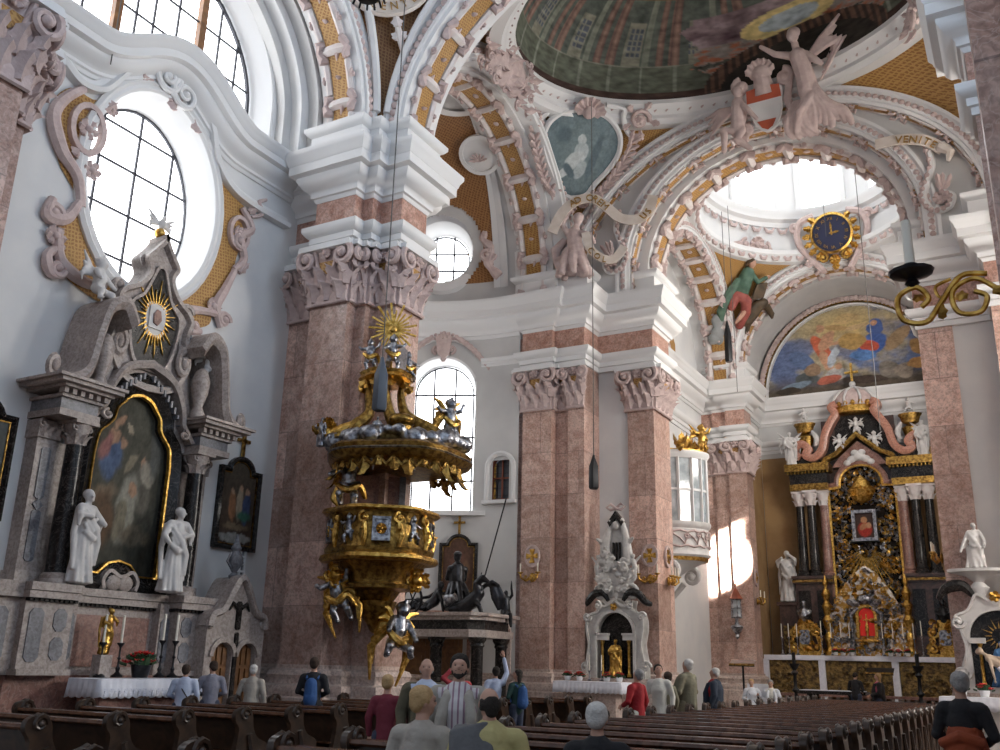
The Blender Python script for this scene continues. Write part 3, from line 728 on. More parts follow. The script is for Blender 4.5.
# ================================================================== STUCCO AND FITTINGS
def figure_mesh(name,prims,voxel=.03,smooth=2):
    # overlapping limbs grown into one continuous skin
    me=bpy.data.meshes.new('tmp'); me.from_pydata([tuple(p) for p in prims.v],[],prims.f)
    bm=bmesh.new(); bm.from_mesh(me); bmesh.ops.remove_doubles(bm,verts=bm.verts,dist=1e-4); bmesh.ops.recalc_face_normals(bm,faces=bm.faces); bm.to_mesh(me); bm.free()
    o=bpy.data.objects.new('tmp',me); COL.objects.link(o)
    r=o.modifiers.new('r','REMESH'); r.mode='VOXEL'; r.voxel_size=voxel
    if smooth: q=o.modifiers.new('s','SMOOTH'); q.iterations=smooth; q.factor=.5
    dg=bpy.context.evaluated_depsgraph_get(); n=bpy.data.meshes.new_from_object(o.evaluated_get(dg)); n.name=name
    bpy.data.objects.remove(o); bpy.data.meshes.remove(me); n.materials.clear(); shade(n,70); return n
def limb(mb,pts,rs,n=10):
    mb.tube(pts,rs,n)
    for p,r in zip(pts,rs): mb.ell(p,r*.99,n=10,m=6)
def robed(mb,h=1.7,lean=0.,arms=((.3,.25,.95),(-.3,.25,1.1)),turn=0.,wide=1.,halo=False,kneel=0.,seed=0,bald=False):
    # draped standing figure, base at origin, facing +w (local z is out of the wall -> here local frame: x right, y up, z out)
    rnd=random.Random(seed); k=h/1.7; sx=lean
    # skirts and torso
    ax=lambda t: (sx*t*.5*sin(t*3), 0)
    for i in range(13):
        q=2*PI*i/13+rnd.random()*.25; r0=(.19+.05*(i%2))*wide*k; p0=(r0*cos(q),.02*k,r0*sin(q)*.8); p1=(.17*wide*k*cos(q+.2)+sx*.1,.45*k,.13*k*sin(q+.2)); p2=(.12*k*cos(q+.35)+sx*.2,.95*k,.1*k*sin(q+.35))
        mb.tube([p0,p1,p2],[.055*k,.05*k,.04*k],7)
    mb.lathe([(.19*wide*k,0),(.17*wide*k,.45*k),(.13*k,.9*k)],T=Matrix.Rotation(-PI/2,4,'X'),n=10,sy=.75)
    limb(mb,[(sx*.1,.75*k,0),(sx*.2,1.05*k,.01),(sx*.24,1.28*k,.0)],[.15*k,.16*k,.15*k])
    limb(mb,[(sx*.24-.17*k,1.36*k,0),(sx*.24+.17*k,1.36*k,0)],[.085*k,.085*k])
    # drape over the hip
    mb.tube([(-.16*k+sx*.2,1.3*k,.08*k),(.05*k,1.0*k,.17*k),(.18*k,.75*k,.14*k),(.2*k,.35*k,.1*k)],[.05*k,.08*k,.08*k,.06*k],7)
    for j in range(3): mb.tube([(-.17*k+sx*.2,(1.28-.1*j)*k,.1*k),(-.02*k,(1.1-.16*j)*k,.17*k),(.17*k,(1.2-.2*j)*k,.1*k)],[.03*k,.04*k,.03*k],6)
    for sg in (-1,1): mb.tube([(sg*.2*k,1.36*k,-.06*k),(sg*.26*k,.9*k,-.05*k),(sg*.25*k,.25*k,.02*k)],[.06*k,.06*k,.04*k],7)
    mb.tube([(-.17*k,.95*k,.1*k),(0,.8*k,.17*k),(.16*k,.85*k,.12*k)],[.05*k,.07*k,.05*k],7)
    hx=sx*.26+.02*turn; hy=1.585*k
    limb(mb,[(sx*.24,1.36*k,0),(hx,1.5*k,.02*k)],[.062*k,.058*k])
    mb.ell((hx,hy,.025*k),(.082*k,.115*k,.1*k)); mb.ell((hx+.05*turn*k,hy-.015*k,.125*k),(.018*k,.03*k,.025*k),n=6,m=4)
    mb.ell((hx,hy-.075*k,.09*k),(.045*k,.035*k,.04*k),n=8,m=5)
    if not bald: mb.ell((hx-.02*turn,hy+.04*k,-.02*k),(.098*k,.1*k,.105*k))
    for sg,(axx,azz,ayy) in zip((1,-1),arms):
        s0=(sx*.24+sg*.19*k,1.35*k,0); e=(sx*.24+sg*(.26)*k+axx*.25*k,(1.35+ayy)/2*k-.05*k,azz*.4*k); hnd=(sx*.24+axx*k,ayy*k,azz*k)
        limb(mb,[s0,e,hnd],[.075*k,.07*k,.045*k]); mb.ell(hnd,(.045*k,.06*k,.035*k),n=8,m=5)
        mb.tube([e,(e[0],e[1]-.22*k,e[2]*.8)],[.075*k,.03*k],7)
    return mb
def putto(mb,c,h=.8,pose=0,wing=True,R=None,wingspan=1.):
    # chubby winged child; local x right, y up, z out
    k=h; c=Vector(c); t=MB()
    A=[((.34,.78,.05),(-.3,.55,.2)),((.3,.9,.1),(-.35,.75,.05)),((.25,.45,.22),(-.25,.5,.2)),((.42,.62,0),(-.2,.85,.15))][pose%4]
    Lg=[((.12,-.02,.1),(-.12,.08,-.05)),((.16,0,-.05),(-.05,0,.12)),((.2,.18,.25),(-.2,.12,.2)),((.25,.05,.0),(-.2,.12,.1))][pose%4]
    limb(t,[(0,.38*k,0),(0,.55*k,.03*k),(0,.7*k,0)],[.12*k,.13*k,.12*k]); t.ell((0,.88*k,.03*k),(.11*k,.125*k,.12*k)); t.ell((0,.86*k,.14*k),.025*k,n=6,m=4)
    t.ell((0,.925*k,-.005*k),(.118*k,.105*k,.125*k)); t.ell((0,1.02*k,.06*k),.04*k,n=7,m=5)
    for i in range(9): q=2*PI*i/9; t.ell((.1*k*cos(q),.93*k+.02*k*sin(q*3),-.01*k+.1*k*sin(q)),.036*k,n=6,m=4)
    for sg,a in zip((1,-1),A):
        hd=Vector(a)*k; s0=Vector((sg*.12*k,.72*k,0)); e=(s0+hd)/2+Vector((sg*.04*k,-.05*k,.03*k)); limb(t,[s0,e,hd],[.06*k,.055*k,.04*k],8); t.ell(hd,.048*k,n=7,m=5)
    for sg,a in zip((1,-1),Lg):
        ft=Vector(a)*k; s0=Vector((sg*.07*k,.36*k,0)); kn=(s0+ft)/2+Vector((sg*.04*k,.02*k,.1*k)); limb(t,[s0,kn,ft],[.09*k,.075*k,.05*k],8); t.ell(ft+Vector((0,0,.04*k)),(.04*k,.035*k,.07*k),n=7,m=5)
    t.tube([(-.14*k,.42*k,.05*k),(.02*k,.33*k,.13*k),(.18*k,.42*k,.02*k),(.26*k,.3*k,-.05*k)],[.05*k,.07*k,.06*k,.03*k],7)
    if wing:
        for sg in (-1,1):
            for i in range(4):
                t.tube([(sg*.06*k,.66*k,-.08*k),(sg*(.22+.05*i)*k*wingspan,(.86-.1*i)*k,-.14*k),(sg*(.42-.03*i)*k*wingspan,(1.02-.2*i)*k,-.13*k)],[.05*k,.055*k,.02*k],6)
    for p in t.v: mb.v.append(c+(R@p if R is not None else p))
    b=len(mb.v)-len(t.v); mb.f+=[tuple(i+b for i in f) for f in t.f]; return mb
def sculpt(name,prims,m,label,cat,F,voxel=.03,group=None,parent=None):
    me=figure_mesh(name,prims,voxel); me.materials.append(M[m]); o=link(name,me,parent,F)
    if label and parent is None: tag(o,label,cat,group)
    return o
def part(mb,name,m,parent,F=None,**k): return mb.build(name,m,parent,F,**k)
def rect(x0,y0,x1,y1): return [(x0,y0),(x1,y0),(x1,y1),(x0,y1)]
def bez(p0,p1,p2,p3,n=8):
    return [tuple((1-t)**3*a+3*(1-t)**2*t*b+3*(1-t)*t*t*c+t**3*d for a,b,c,d in zip(p0,p1,p2,p3)) for t in [i/n for i in range(n+1)]]
def smoothp(P,closed=False,n=6):
    # Catmull-Rom through the points
    k=len(P); o=[]
    rng=range(k) if closed else range(k-1)
    for i in rng:
        a=P[(i-1)%k] if (closed or i>0) else P[i]; b=P[i]; c=P[(i+1)%k]; d=P[(i+2)%k] if (closed or i<k-2) else c
        for j in range(n):
            t=j/n; o.append(tuple(.5*(2*q+(r-p)*t+(2*p-5*q+4*r-s)*t*t+(-p+3*q-3*r+s)*t**3) for p,q,r,s in zip(a,b,c,d)))
    if not closed: o.append(P[-1])
    return o
# ---------------------------------------------------------------- stucco round the oval window (left wall)
WL=FL(0,0)
fld=smoothp([(11.0,9.1),(10.75,9.9),(11.1,10.7),(10.5,11.4),(10.15,12.4),(10.5,13.1),(11.2,13.2),(12.0,14.2),(12.6,14.85),(13.3,14.8),(13.9,14.6),(14.55,13.5),(15.05,12.9),(15.9,12.6),(15.75,11.9),(15.6,11.2),(15.5,10.5),(15.0,9.9),(15.0,9.3),(14.2,8.95),(13.2,8.85),(12.2,8.75)],True,5)
t=thing('stucco_window_surround','rose stucco scrollwork on ochre ground round the big oval window','stucco')
fill(fld,[ellp(12.93,11.8,1.95,2.57,40,full=True)],.03,WL).build('ochre_ground','ochre',t)
mb=MB()
mb.arch(smoothp([(10.0,13.55),(10.6,13.2),(11.2,13.35),(11.6,13.9),(12.1,14.7),(12.75,15.05)],n=8),[(0,0),(0,.22),(.1,.26),(.16,.14),(.28,.1),(.3,0)],WL)
mb.arch(smoothp([(13.25,14.95),(13.8,14.75),(14.2,14.1),(14.45,13.45),(14.95,12.95),(15.7,12.75),(17.2,12.75)],n=8),[(0,0),(0,.22),(.1,.26),(.16,.14),(.28,.1),(.3,0)],WL)
for c,a,hd in (((12.72,14.68),PI/2,-1),((13.28,14.5),PI/2-.3,1)): mb.scroll(c,.42,1.9,a,hd,.085,WL,8,26,w=.18)
part(mb,'moulding','trimw',t)
mb=MB()
for pts,th in (([(10.75,13.2),(10.35,12.7),(10.2,12.2),(10.5,11.6),(10.95,11.2),(11.15,10.6)],.16),([(11.1,10.7),(10.85,10.2),(10.45,10.1),(10.5,10.5)],.15),([(10.75,9.9),(10.9,9.3),(11.5,9.05),(12.0,9.15)],.14),([(10.9,9.6),(10.6,9.3),(10.75,8.95),(11.05,9.1)],.12),
   ([(15.55,12.6),(15.95,12.2),(15.6,11.8),(15.8,11.3),(15.5,10.9)],.13),([(15.55,10.9),(15.3,10.3),(15.1,9.8),(15.3,9.3)],.13),([(15.2,9.6),(14.6,9.5),(14.1,9.3),(14.3,8.95),(14.7,9.0)],.13),([(15.9,12.5),(16.25,12.75),(16.1,13.0),(16.35,13.2)],.07)):
    P=smoothp(pts,n=6); mb.tube([(p[0],p[1],.1) for p in P],[th*(1-.4*abs(2*i/(len(P)-1)-1)) for i in range(len(P))],7,T=WL)
for c,r,a,hd in (((10.55,10.2),.22,0,1),((10.85,9.1),.2,1,-1),((14.45,9.05),.2,2,1),((15.55,11.7),.22,0,-1),((15.35,9.5),.2,0,1)): mb.scroll(c,r,1.4,a,hd,.08,WL,w=.12)
mb.arch(ellp(11.0,12.35,.38,.55,18,full=True),[(-.06,0),(-.06,.16),(.06,.16),(.06,0)],WL,True); mb.arch(ellp(15.55,11.9,.3,.42,18,full=True),[(-.05,0),(-.05,.15),(.05,.15),(.05,0)],WL,True)
for c,r in (((11.,12.35),.32),((15.55,11.9),.25),((11.25,11.5),.28),((10.7,9.75),.3),((13.0,14.95),.42),((13.05,14.35),.28),((15.0,9.75),.28),((11.5,13.1),.2)): mb.rosette(c,r,WL,6,.08)
for c,d in (((11.3,13.0),(.5,.6,0)),((10.9,11.9),(-.3,-.8,0)),((15.8,12.6),(.6,.6,0)),((15.7,10.9),(.4,.6,0)),((13.0,14.3),(.2,-1,0)),((12.4,14.4),(-1,-.2,0)),((13.7,14.1),(.5,-.9,0))): mb.leaf((*c,.08),d,.45,.26,.25,WL)
part(mb,'scrollwork','stucco',t)
# ---------------------------------------------------------------- the side altar on the left wall
AY=13.02
t=thing('side_altar','tall grey marble side altar with broken pediment and dark painting','altar',(-16.5,AY,0))
AF=Matrix.Translation((16.5,-AY,0))@FL(AY,0)     # local: x along the wall, y up, z out
XS=.89
def AV(y): return y if y<2.93 else 2.93+(y-2.93)*.853 if y<6.5 else 5.975+(y-6.5)*.725 if y<7.5 else 6.70+(y-7.5)*1.4 if y<8.95 else 8.73+(y-8.95)*.955
def A(mb,n,m,split=True,**k):
    # pieces left and right of the middle become parts of their own
    for p in mb.v: p.y=AV(p.y); p.x*=XS
    L=[f for f in mb.f if max(mb.v[i].x for i in f)<0]; Rr=[f for f in mb.f if min(mb.v[i].x for i in f)>0]
    if len(L)+len(Rr)==len(mb.f) and L and Rr and split:
        for fs in (L,Rr):
            ids=sorted({i for f in fs for i in f}); mp={j:i for i,j in enumerate(ids)}; b=MB(); b.v=[mb.v[i] for i in ids]; b.f=[tuple(mp[i] for i in f) for f in fs]; part(b,n,m,t,AF,**k)
    else: part(mb,n,m,t,AF,**k)
def panelled(mb,x0,x1,y0,y1,z0,z1): mb.box(((x0+x1)/2,(y0+y1)/2,(z0+z1)/2),(x1-x0,y1-y0,z1-z0))
# pedestal zone
mb=MB(); panelled(mb,-2.55,2.55,0,1.35,0,.75); A(mb,'altar_base','redm',smooth=False)
mb=MB()
panelled(mb,-2.5,2.5,1.35,2.75,0,.5)
for s in (-1,1): panelled(mb,s*1.95-.55,s*1.95+.55,1.35,2.75,0,.95); panelled(mb,s*1.3-.2,s*1.3+.2,1.35,2.75,.4,.72)
panelled(mb,-3.5,-2.4,1.35,2.75,0,.8); panelled(mb,-3.55,-2.4,2.66,2.93,0,.92)
for y,d,z in ((1.4,.1,.06),(2.72,.12,.09),(2.86,.14,.12)):
    panelled(mb,-2.55,2.55,y-d/2,y+d/2,0,.55+z)
    for s in (-1,1): panelled(mb,s*1.95-.6,s*1.95+.6,y-d/2,y+d/2,0,1.+z)
A(mb,'pedestal_zone','stone',smooth=False)
mb=MB()
for i in range(44): x=-2.45+i*4.9/43; z=1.0 if abs(x)>1.35 else .55; mb.box((x,2.64,z),(.06,.07,.07))
for x in (-1.95,1.95): mb.box((x,2.64,.97),(1.12,.07,.05))
mb.box((0,2.64,.53),(2.8,.07,.05)); mb.box((-1.38,2.64,.75),(.06,.07,.5)); mb.box((1.38,2.64,.75),(.06,.07,.5)); A(mb,'dentil_row','black',smooth=False)
mb=MB()
def octo(cx,cy,a,b,c): return [(cx-a+c,cy-b),(cx+a-c,cy-b),(cx+a,cy-b+c),(cx+a,cy+b-c),(cx+a-c,cy+b),(cx-a+c,cy+b),(cx-a,cy+b-c),(cx-a,cy-b+c)]
for s in (-1,1):
    mb.prism(octo(s*2.22,2.03,.16,.46,.08),.9,.97)
    for yy in (1.8,2.3): mb.prism(octo(s*1.68,yy,.15,.2,.09),.9,.97)
    mb.prism(octo(s*1.28,2.03,.13,.44,.08),.7,.74)
mb.prism(octo(-2.95,2.03,.22,.46,.09),.78,.83)
A(mb,'grey_panel','stoned',smooth=False)
mb=MB(); mb.prism(rect(-1.0,1.5,1.0,2.45),.48,.53); A(mb,'red_panel','redm',smooth=False)
# pilasters, columns, capitals
mb=MB()
for s in (-1,1):
    panelled(mb,s*2.15-.24,s*2.15+.24,2.93,6.15,0,.35); panelled(mb,s*1.28-.16,s*1.28+.16,2.93,6.1,0,.4); panelled(mb,s*1.68-.2,s*1.68+.2,2.93,6.1,0,.25)
    panelled(mb,s*2.15-.29,s*2.15+.29,2.93,3.2,0,.42)
A(mb,'pilaster','stone',smooth=False)
mb=MB()
for s in (-1,1):
    for y0,y1 in ((3.4,4.5),(4.75,5.9)): mb.prism(octo(s*2.15,(y0+y1)/2,.11,(y1-y0)/2,.05),.33,.375)
    mb.prism([(s*2.15-.12,4.62),(s*2.15,4.48),(s*2.15+.12,4.62),(s*2.15,4.76)],.33,.38)
A(mb,'grey_panel','stoned',smooth=False)
RX_=Matrix.Rotation(-PI/2,4,'X')
for s in (-1,1):
    mb=MB(); mb.lathe([(.28,2.93),(.28,3.0),(.25,3.04),(.26,3.12),(.21,3.16),(.2,3.25),(.205,4.2),(.175,6.0)],n=18,T=Matrix.Translation((s*1.72,0,.66))@RX_); A(mb,'column','black')
    mb=MB(); T=Matrix.Translation((s*1.72,0,.66)); mb.lathe([(.3,2.9),(.3,3.0),(.27,3.05),(.28,3.12),(.22,3.18)],n=18,T=T@RX_); mb.lathe([(.18,6.0),(.2,6.2),(.27,6.42),(.27,6.46)],n=14,T=T@RX_)
    for j in range(8): q=2*PI*j/8; mb.leaf((s*1.72+.17*cos(q),6.02,.66+.17*sin(q)),(0,1,0),.28,.15,.4,w=(cos(q),0,sin(q)))
    for j in range(4): q=2*PI*(j+.5)/4; mb.scroll((s*1.72+.24*cos(q),6.38),.1,1.3,PI/2,1,.03,w=.66+.22*sin(q))
    mb.box((s*1.72,6.5,.66),(.58,.08,.58))
    panelled(mb,s*2.15-.28,s*2.15+.28,6.1,6.5,0,.4)
    for j in range(3): mb.leaf((s*2.15-.18+.18*j,6.12,.4),(0,1,0),.3,.17,.35)
    for e in (-1,1): mb.scroll((s*2.15+e*.22,6.4),.1,1.3,PI/2,-e,.035,w=.42)
    A(mb,'capital','stone')
# entablature blocks over the columns
mb=MB(); g=MB()
for s in (-1,1):
    panelled(mb,s*1.95-.5,s*1.95+.5,6.54,6.72,0,.95); panelled(g,s*1.95-.46,s*1.95+.46,6.72,7.02,0,.9); panelled(mb,s*1.95-.52,s*1.95+.52,7.02,7.1,0,.98)
    panelled(mb,s*1.95-.62,s*1.95+.62,7.24,7.32,0,1.15); panelled(mb,s*1.98-.78,s*1.98+.78,7.32,7.42,0,1.28); panelled(mb,s*2.0-.85,s*2.0+.85,7.42,7.5,0,1.34)
    for j in range(6): mb.box((s*1.95-.5+.2*j,7.17,.98),(.1,.14,.16))
A(mb,'entablature','stone',smooth=False); A(g,'frieze','stoned',smooth=False)
# painting in its black frame, cusped head
ph=smoothp([(1.08,3.6),(1.08,5.6)],n=3)+smoothp([(1.08,6.0),(1.02,6.5),(.85,6.75),(.68,7.0),(.62,7.35),(.35,7.62),(0,7.7)],n=5)
fullp=ph+[(-x,y) for x,y in reversed(ph[:-1])]
base=[(-1.08,3.3),(-.55,3.3),(-.3,3.55),(0,3.62),(.3,3.55),(.55,3.3),(1.08,3.3)]
loop=base[1:-1]+[(1.08,3.3)]+fullp+[(-1.08,3.3)]
mb=MB(); mb.arch(loop,[(-.34,.2),(-.34,.5),(-.24,.6),(-.12,.52),(0,.44),(.0,.2)],None,True); A(mb,'picture_frame','black')
mb=MB(); mb.arch(loop,[(-.01,.42),(-.01,.51),(.03,.5),(.04,.42)],None,True); A(mb,'gilt_edge','gold')
def ppoly(l,x,y):
    c=False; j=len(l)-1
    for i in range(len(l)):
        if (l[i][1]>y)!=(l[j][1]>y) and x<(l[j][0]-l[i][0])*(y-l[i][1])/(l[j][1]-l[i][1])+l[i][0]: c=not c
        j=i
    return c
def picture(name,loop,bg,items,z,parent,F,nx=70,ny=90,seed=0,nz=.16,warp=.03):
    xs=[p[0] for p in loop]; ys=[p[1] for p in loop]; x0,x1,y0,y1=min(xs),max(xs),min(ys),max(ys)
    P=lambda s,t: Vector((x0+(x1-x0)*s,y0+(y1-y0)*t,z))
    return vgrid(name,P,blobs(bg,items,warp,nz,seed),nx,ny,'paint',parent,F,keep=lambda s,t: ppoly(loop,x0+(x1-x0)*s,y0+(y1-y0)*t))
sk=(.33,.20,.13); 
picture('altarpiece_canvas',[(x*1.03*XS,AV(y)) for x,y in loop],lambda s,t: lerp((.035,.035,.028),(.085,.08,.06),sst(0,1,t)*.6+.3*sst(.5,.1,abs(s-.45))),
 [(.3,.62,.13,.11,.3,(.07,.10,.17),.5),(.3,.74,.06,.05,0,sk,.6),(.22,.68,.1,.06,.8,(.24,.11,.10),.4),(.42,.72,.05,.035,0,sk,.5),(.55,.62,.1,.03,.6,(.2,.17,.12),.3),(.75,.5,.11,.16,.2,(.11,.10,.08),.4),(.72,.62,.045,.04,0,sk,.6),(.78,.57,.1,.07,-.3,(.28,.25,.2),.5),
  (.56,.36,.12,.2,-.25,(.24,.23,.19),.5),(.62,.46,.05,.04,0,sk,.6),(.5,.3,.07,.12,-.5,(.16,.14,.10),.5),(.25,.42,.18,.06,.2,(.16,.12,.08),.3),(.3,.3,.12,.16,.3,(.10,.06,.035),.4),(.2,.25,.1,.1,0,(.07,.05,.03),.3),(.7,.22,.2,.06,0,(.12,.10,.07),.3),(.35,.83,.06,.025,.6,sk,.4),(.48,.8,.05,.02,-.4,(.3,.25,.18),.3),(.25,.86,.05,.04,0,(.2,.15,.1),.3),(.85,.75,.07,.2,0,(.10,.10,.09),.3)],.3,t,AF,seed=3)
mb=MB()
for x in (-.16,.16): mb.ell((x,3.12,.56),(.22,.2,.07),n=12,m=6)
mb.arch(smoothp([(.46,2.95),(.5,3.2),(.3,3.42),(0,3.3),(-.3,3.42),(-.5,3.2),(-.46,2.95)],n=5),[(0,.45),(0,.62),(.08,.62),(.08,.45)]); A(mb,'shell_ornament','stone')
# broken pediment: volutes, central field with the gilded rays
def field(outline,w0,w1): mb=MB(); mb.prism(outline,w0,w1); return mb
cen=smoothp([(0,7.75),(.75,7.85),(1.2,8.3),(1.05,8.75),(1.15,9.1),(1.0,9.35),(.6,9.6),(.38,9.95),(.5,10.25),(.32,10.5),(.12,10.75),(0,11.0)],n=5)
cl=cen+[(-x,y) for x,y in reversed(cen[1:-1])]
A(field(cl,.05,.5),'pediment_field','stone',smooth=False)
inn=smoothp([(0,8.15),(.4,8.2),(.62,8.55),(.68,9.05),(.38,9.35),(.2,9.75),(.08,10.05),(0,10.1)],n=5); il=inn+[(-x,y) for x,y in reversed(inn[1:-1])]
A(field(il,.45,.53),'dark_panel','black',smooth=False)
mb=MB(); mb.arch(cl,[(0,.1),(0,.62),(.1,.62),(.14,.5),(.14,.1)],None,True); mb.arch(il,[(-.02,.48),(-.02,.58),(-.09,.58),(-.09,.48)],None,True)
mb.arch([(-x,y) for x,y in smoothp([(1.42,6.75),(1.25,7.0),(1.08,7.25),(1.0,7.6),(.65,7.95),(0,8.1)],n=5)]+[(x,y) for x,y in reversed(smoothp([(1.42,6.75),(1.25,7.0),(1.08,7.25),(1.0,7.6),(.65,7.95),(0,8.1)],n=5))][1:],[(0,.1),(0,.72),(.08,.76),(.13,.7),(.13,.1)])
for s in (-1,1):
    P=smoothp([(2.75,7.5),(2.45,7.55),(2.1,7.75),(1.95,8.3),(1.75,8.75),(1.3,8.9),(.95,8.6)],n=6)
    mb.arch([(s*x,y) for x,y in P],[(0,.1),(0,1.15),(s*.1,1.2),(s*.2,1.1),(s*.22,.1)])
    mb.scroll((s*2.72,7.65),.16,1.2,-PI/2,s,.07,w=.9); mb.scroll((s*.98,8.35),.22,1.4,PI/2,s,.08,w=.6); mb.scroll((s*1.12,6.95),.15,1.4,PI/2,-s,.055,w=.75)
    mb.scroll((s*1.05,10.15-.75),.2,1.4,0,s,.08,w=.4); mb.scroll((s*.42,10.25),.13,1.3,0,s,.06,w=.4)
    mb.prism([(s*1.5,7.5),(s*1.15,7.5),(s*.95,8.0),(s*.8,8.7),(s*1.1,8.6),(s*1.25,8.0)],.1,.55)
    mb.lathe([(.16,7.5),(.18,7.6),(.1,7.72),(.2,7.95),(.22,8.15),(.14,8.3),(.05,8.35)],n=10,T=Matrix.Translation((s*1.45,0,.75))@RX_)
    mb.prism([(s*1.12,6.5),(s*1.45,6.5),(s*1.4,7.5),(s*1.0,7.5)],.1,.5)
A(mb,'pediment_scroll','stone')
mb=MB()
for s in (-1,1):
    for i in range(9):
        t_=i/8; x=s*(1.1-.95*t_); y=7.3+.68*t_**.6; mb.box((x,y-.02,.5),(.055,.1,.3),rz=0)
    for i in range(7): mb.box((s*(1.02+.02*i),8.2+.13*i,.52),(.07,.06,.12))
A(mb,'dentil_row','stoned',smooth=False)
mb=MB(); mb.prism(rect(-.22,8.75,.22,9.15),.52,.6); mb.prism(octo(0,8.95,.3,.32,.1),.5,.56); A(mb,'sunburst_core','white',smooth=False)
mb=MB(); mb.prism([(-.1,8.83),(.02,8.8),(.12,8.9),(.06,9.08),(-.04,9.1),(-.12,8.98)],.6,.64); A(mb,'heart_relief','redm')
mb=MB()
for i in range(30):
    q=2*PI*i/30+.05; L=(.78 if i%2 else .56)*(1.15 if sin(q)>.5 else .85 if sin(q)<-.3 else .8); mb.prism([(.3*cos(q-.06),8.95+.3*sin(q-.06)),(.3*cos(q+.06),8.95+.3*sin(q+.06)),(L*cos(q),8.95+L*sin(q))],.53,.57)
A(mb,'gilded_rays','gold',smooth=False)
mb=MB(); mb.ell((0,11.08,.3),(.13,.13,.13)); A(mb,'gilt_ball','gold')
mb=MB(); mb.ell((0,11.3,.34),(.09,.14,.1)); mb.ell((.03,11.45,.36),.06)
for s in (-1,1):
    for i in range(4): mb.tube([(s*.05,11.3,.3),(s*(.22+.03*i),11.42-.06*i,.28),(s*(.42-.04*i),11.55-.13*i,.3)],[.04,.05,.015],6)
mb.tube([(0,11.2,.3),(-.02,11.06,.28)],[.06,.03],6)
A(mb,'dove','white')
# statues and angels on the altar
def AW(x,y,z,rz=0,s=1.): return FL(AY,0)@Matrix.Translation((x*XS,AV(y),z))@Matrix.Rotation(rz,4,'Y')@Matrix.Scale(s,4)
sculpt('saint_statue',robed(MB(),1.75,.15,((.05,.2,1.1),(-.28,.22,.95)),1,seed=1),'white','white marble saint standing to the right of the dark altar painting','statue',AW(1.02,2.96,.98,-.2),.019)
sculpt('saint_statue',robed(MB(),1.75,-.15,((.3,.2,1.1),(-.1,.2,1.2)),-1,seed=2),'white','white marble saint standing between the black column and the altar painting at its left','statue',AW(-1.42,2.96,.98,.3),.019)
sculpt('angel_statue',putto(putto(MB(),(0,0,0),1.05,2),(.05,.02,.1),.2,2,False),'white','white winged angel seated on the left scroll of the side altar','angel',AW(-1.75,8.72,.6,.4),.026)
sculpt('angel_statue',putto(MB(),(0,0,0),.8,1),'white','small white winged child on the right scroll of the side altar','angel',AW(1.75,8.2,.65,-.5),.022)
# ---------------------------------------------------------------- altar table and its furnishings
t=thing('altar_table','dark stone altar table under the lace cloth of the side altar','table',(-15.1,AY+.1,0))
mb=MB(); mb.box((0,0,.6),(.6,2.2,1.2)); mb.build('table_block','redm',t,smooth=False); mb=MB(); mb.box((0.0,0,1.25),(.78,2.4,.1)); mb.build('table_top','stone',t,smooth=False)
mb=MB(); mb.box((.25,0,.1),(1.2,3.0,.2)); mb.build('altar_step','redm',t,smooth=False)
def cloth(name,sx,sy,top,drop,parent=None,F=None,scal=14,lace=True):
    # cloth over a table top: flat top, hanging front and ends with a scalloped hem
    mb=MB(); a,b=sx/2+.02,sy/2+.02; per=[]
    n=scal*4
    for i in range(n): per.append((a,-b+2*b*i/n,1,0))
    for i in range(n//3): per.append((a-2*a*i/(n//3),b,0,1))
    for i in range(n): per.append((-a,b-2*b*i/n,-1,0))
    for i in range(n//3): per.append((-a+2*a*i/(n//3),-b,0,-1))
    k=len(per); rows=[]
    for r,(f,o) in enumerate(((0,0),(.02,.015),(.5,.03),(1,.05))):
        for i,(x,y,nx,ny) in enumerate(per):
            w=.018*sin(i*1.9)*f; sc=.035*abs(sin(PI*i/4)) if r==3 else 0
            mb.v.append(Vector((x+nx*(o+w),y+ny*(o+w),top-drop*f-sc)))
    for r in range(3):
        for i in range(k): mb.f.append((r*k+i,r*k+(i+1)%k,(r+1)*k+(i+1)%k,(r+1)*k+i))
    mb.f.append(tuple(range(k))); o=mb.build(name,'linen',parent,F,ang=60)
    so=o.modifiers.new('thick','SOLIDIFY'); so.thickness=.012; so.offset=-1; return o
M['lace']=mat('lace_band',(.55,.57,.68),.8,col2=(.78,.79,.86),scale=30)
tb=cloth('altar_cloth',.8,2.42,1.312,.3,None,Matrix.Translation((-15.1,AY+.1,0))); tag(tb,'white lace edged cloth on the altar table of the left side altar','cloth')
mb=MB()
for i in range(22): mb.box((.462,-1.17+2.34*(i+.5)/22,1.06),(.012,.07,.1),rz=0)
mb.box((.452,0,1.13),(.012,2.38,.03)); mb.build('lace_band','lace',tb)
def candlestick(h,hc,r=.09,m='silver'):
    mb=MB(); mb.lathe([(r*1.2,0),(r*1.2,.03),(r*.7,.06),(r*.35,.1),(r*.5,.16),(r*.25,.2),(r*.2,h*.5),(r*.42,h*.55),(r*.2,h*.6),(r*.2,h*.85),(r*.35,h*.9),(r*.75,h*.96),(r*.8,h)],n=12)
    c=MB(); c.lathe([(r*.28,h-.01),(r*.27,h+hc),(.004,h+hc+.01)],n=10); return mb,c
def put_candle(F,label,h=.5,hc=.45,r=.09,m='silver',group=None,name='candlestick'):
    t=thing(name,label,'candlestick',F,group); a,c=candlestick(h,hc,r); a.build('holder',m,t); c.build('candle','candle',t); return t
for y,h,l in ((12.35,.62,'first'),(12.75,.62,'second'),(13.75,.7,'third'),(14.08,.7,'fourth')):
    put_candle(Matrix.Translation((-15.32,y,1.325)),'silver candlestick with white candle, %s from the left on the side altar table'%l,h,.5,.09,'bronze')
t=thing('gilded_figure','gilded figure on a stone block behind the side altar table','statue',(-15.38,12.42,1.32))
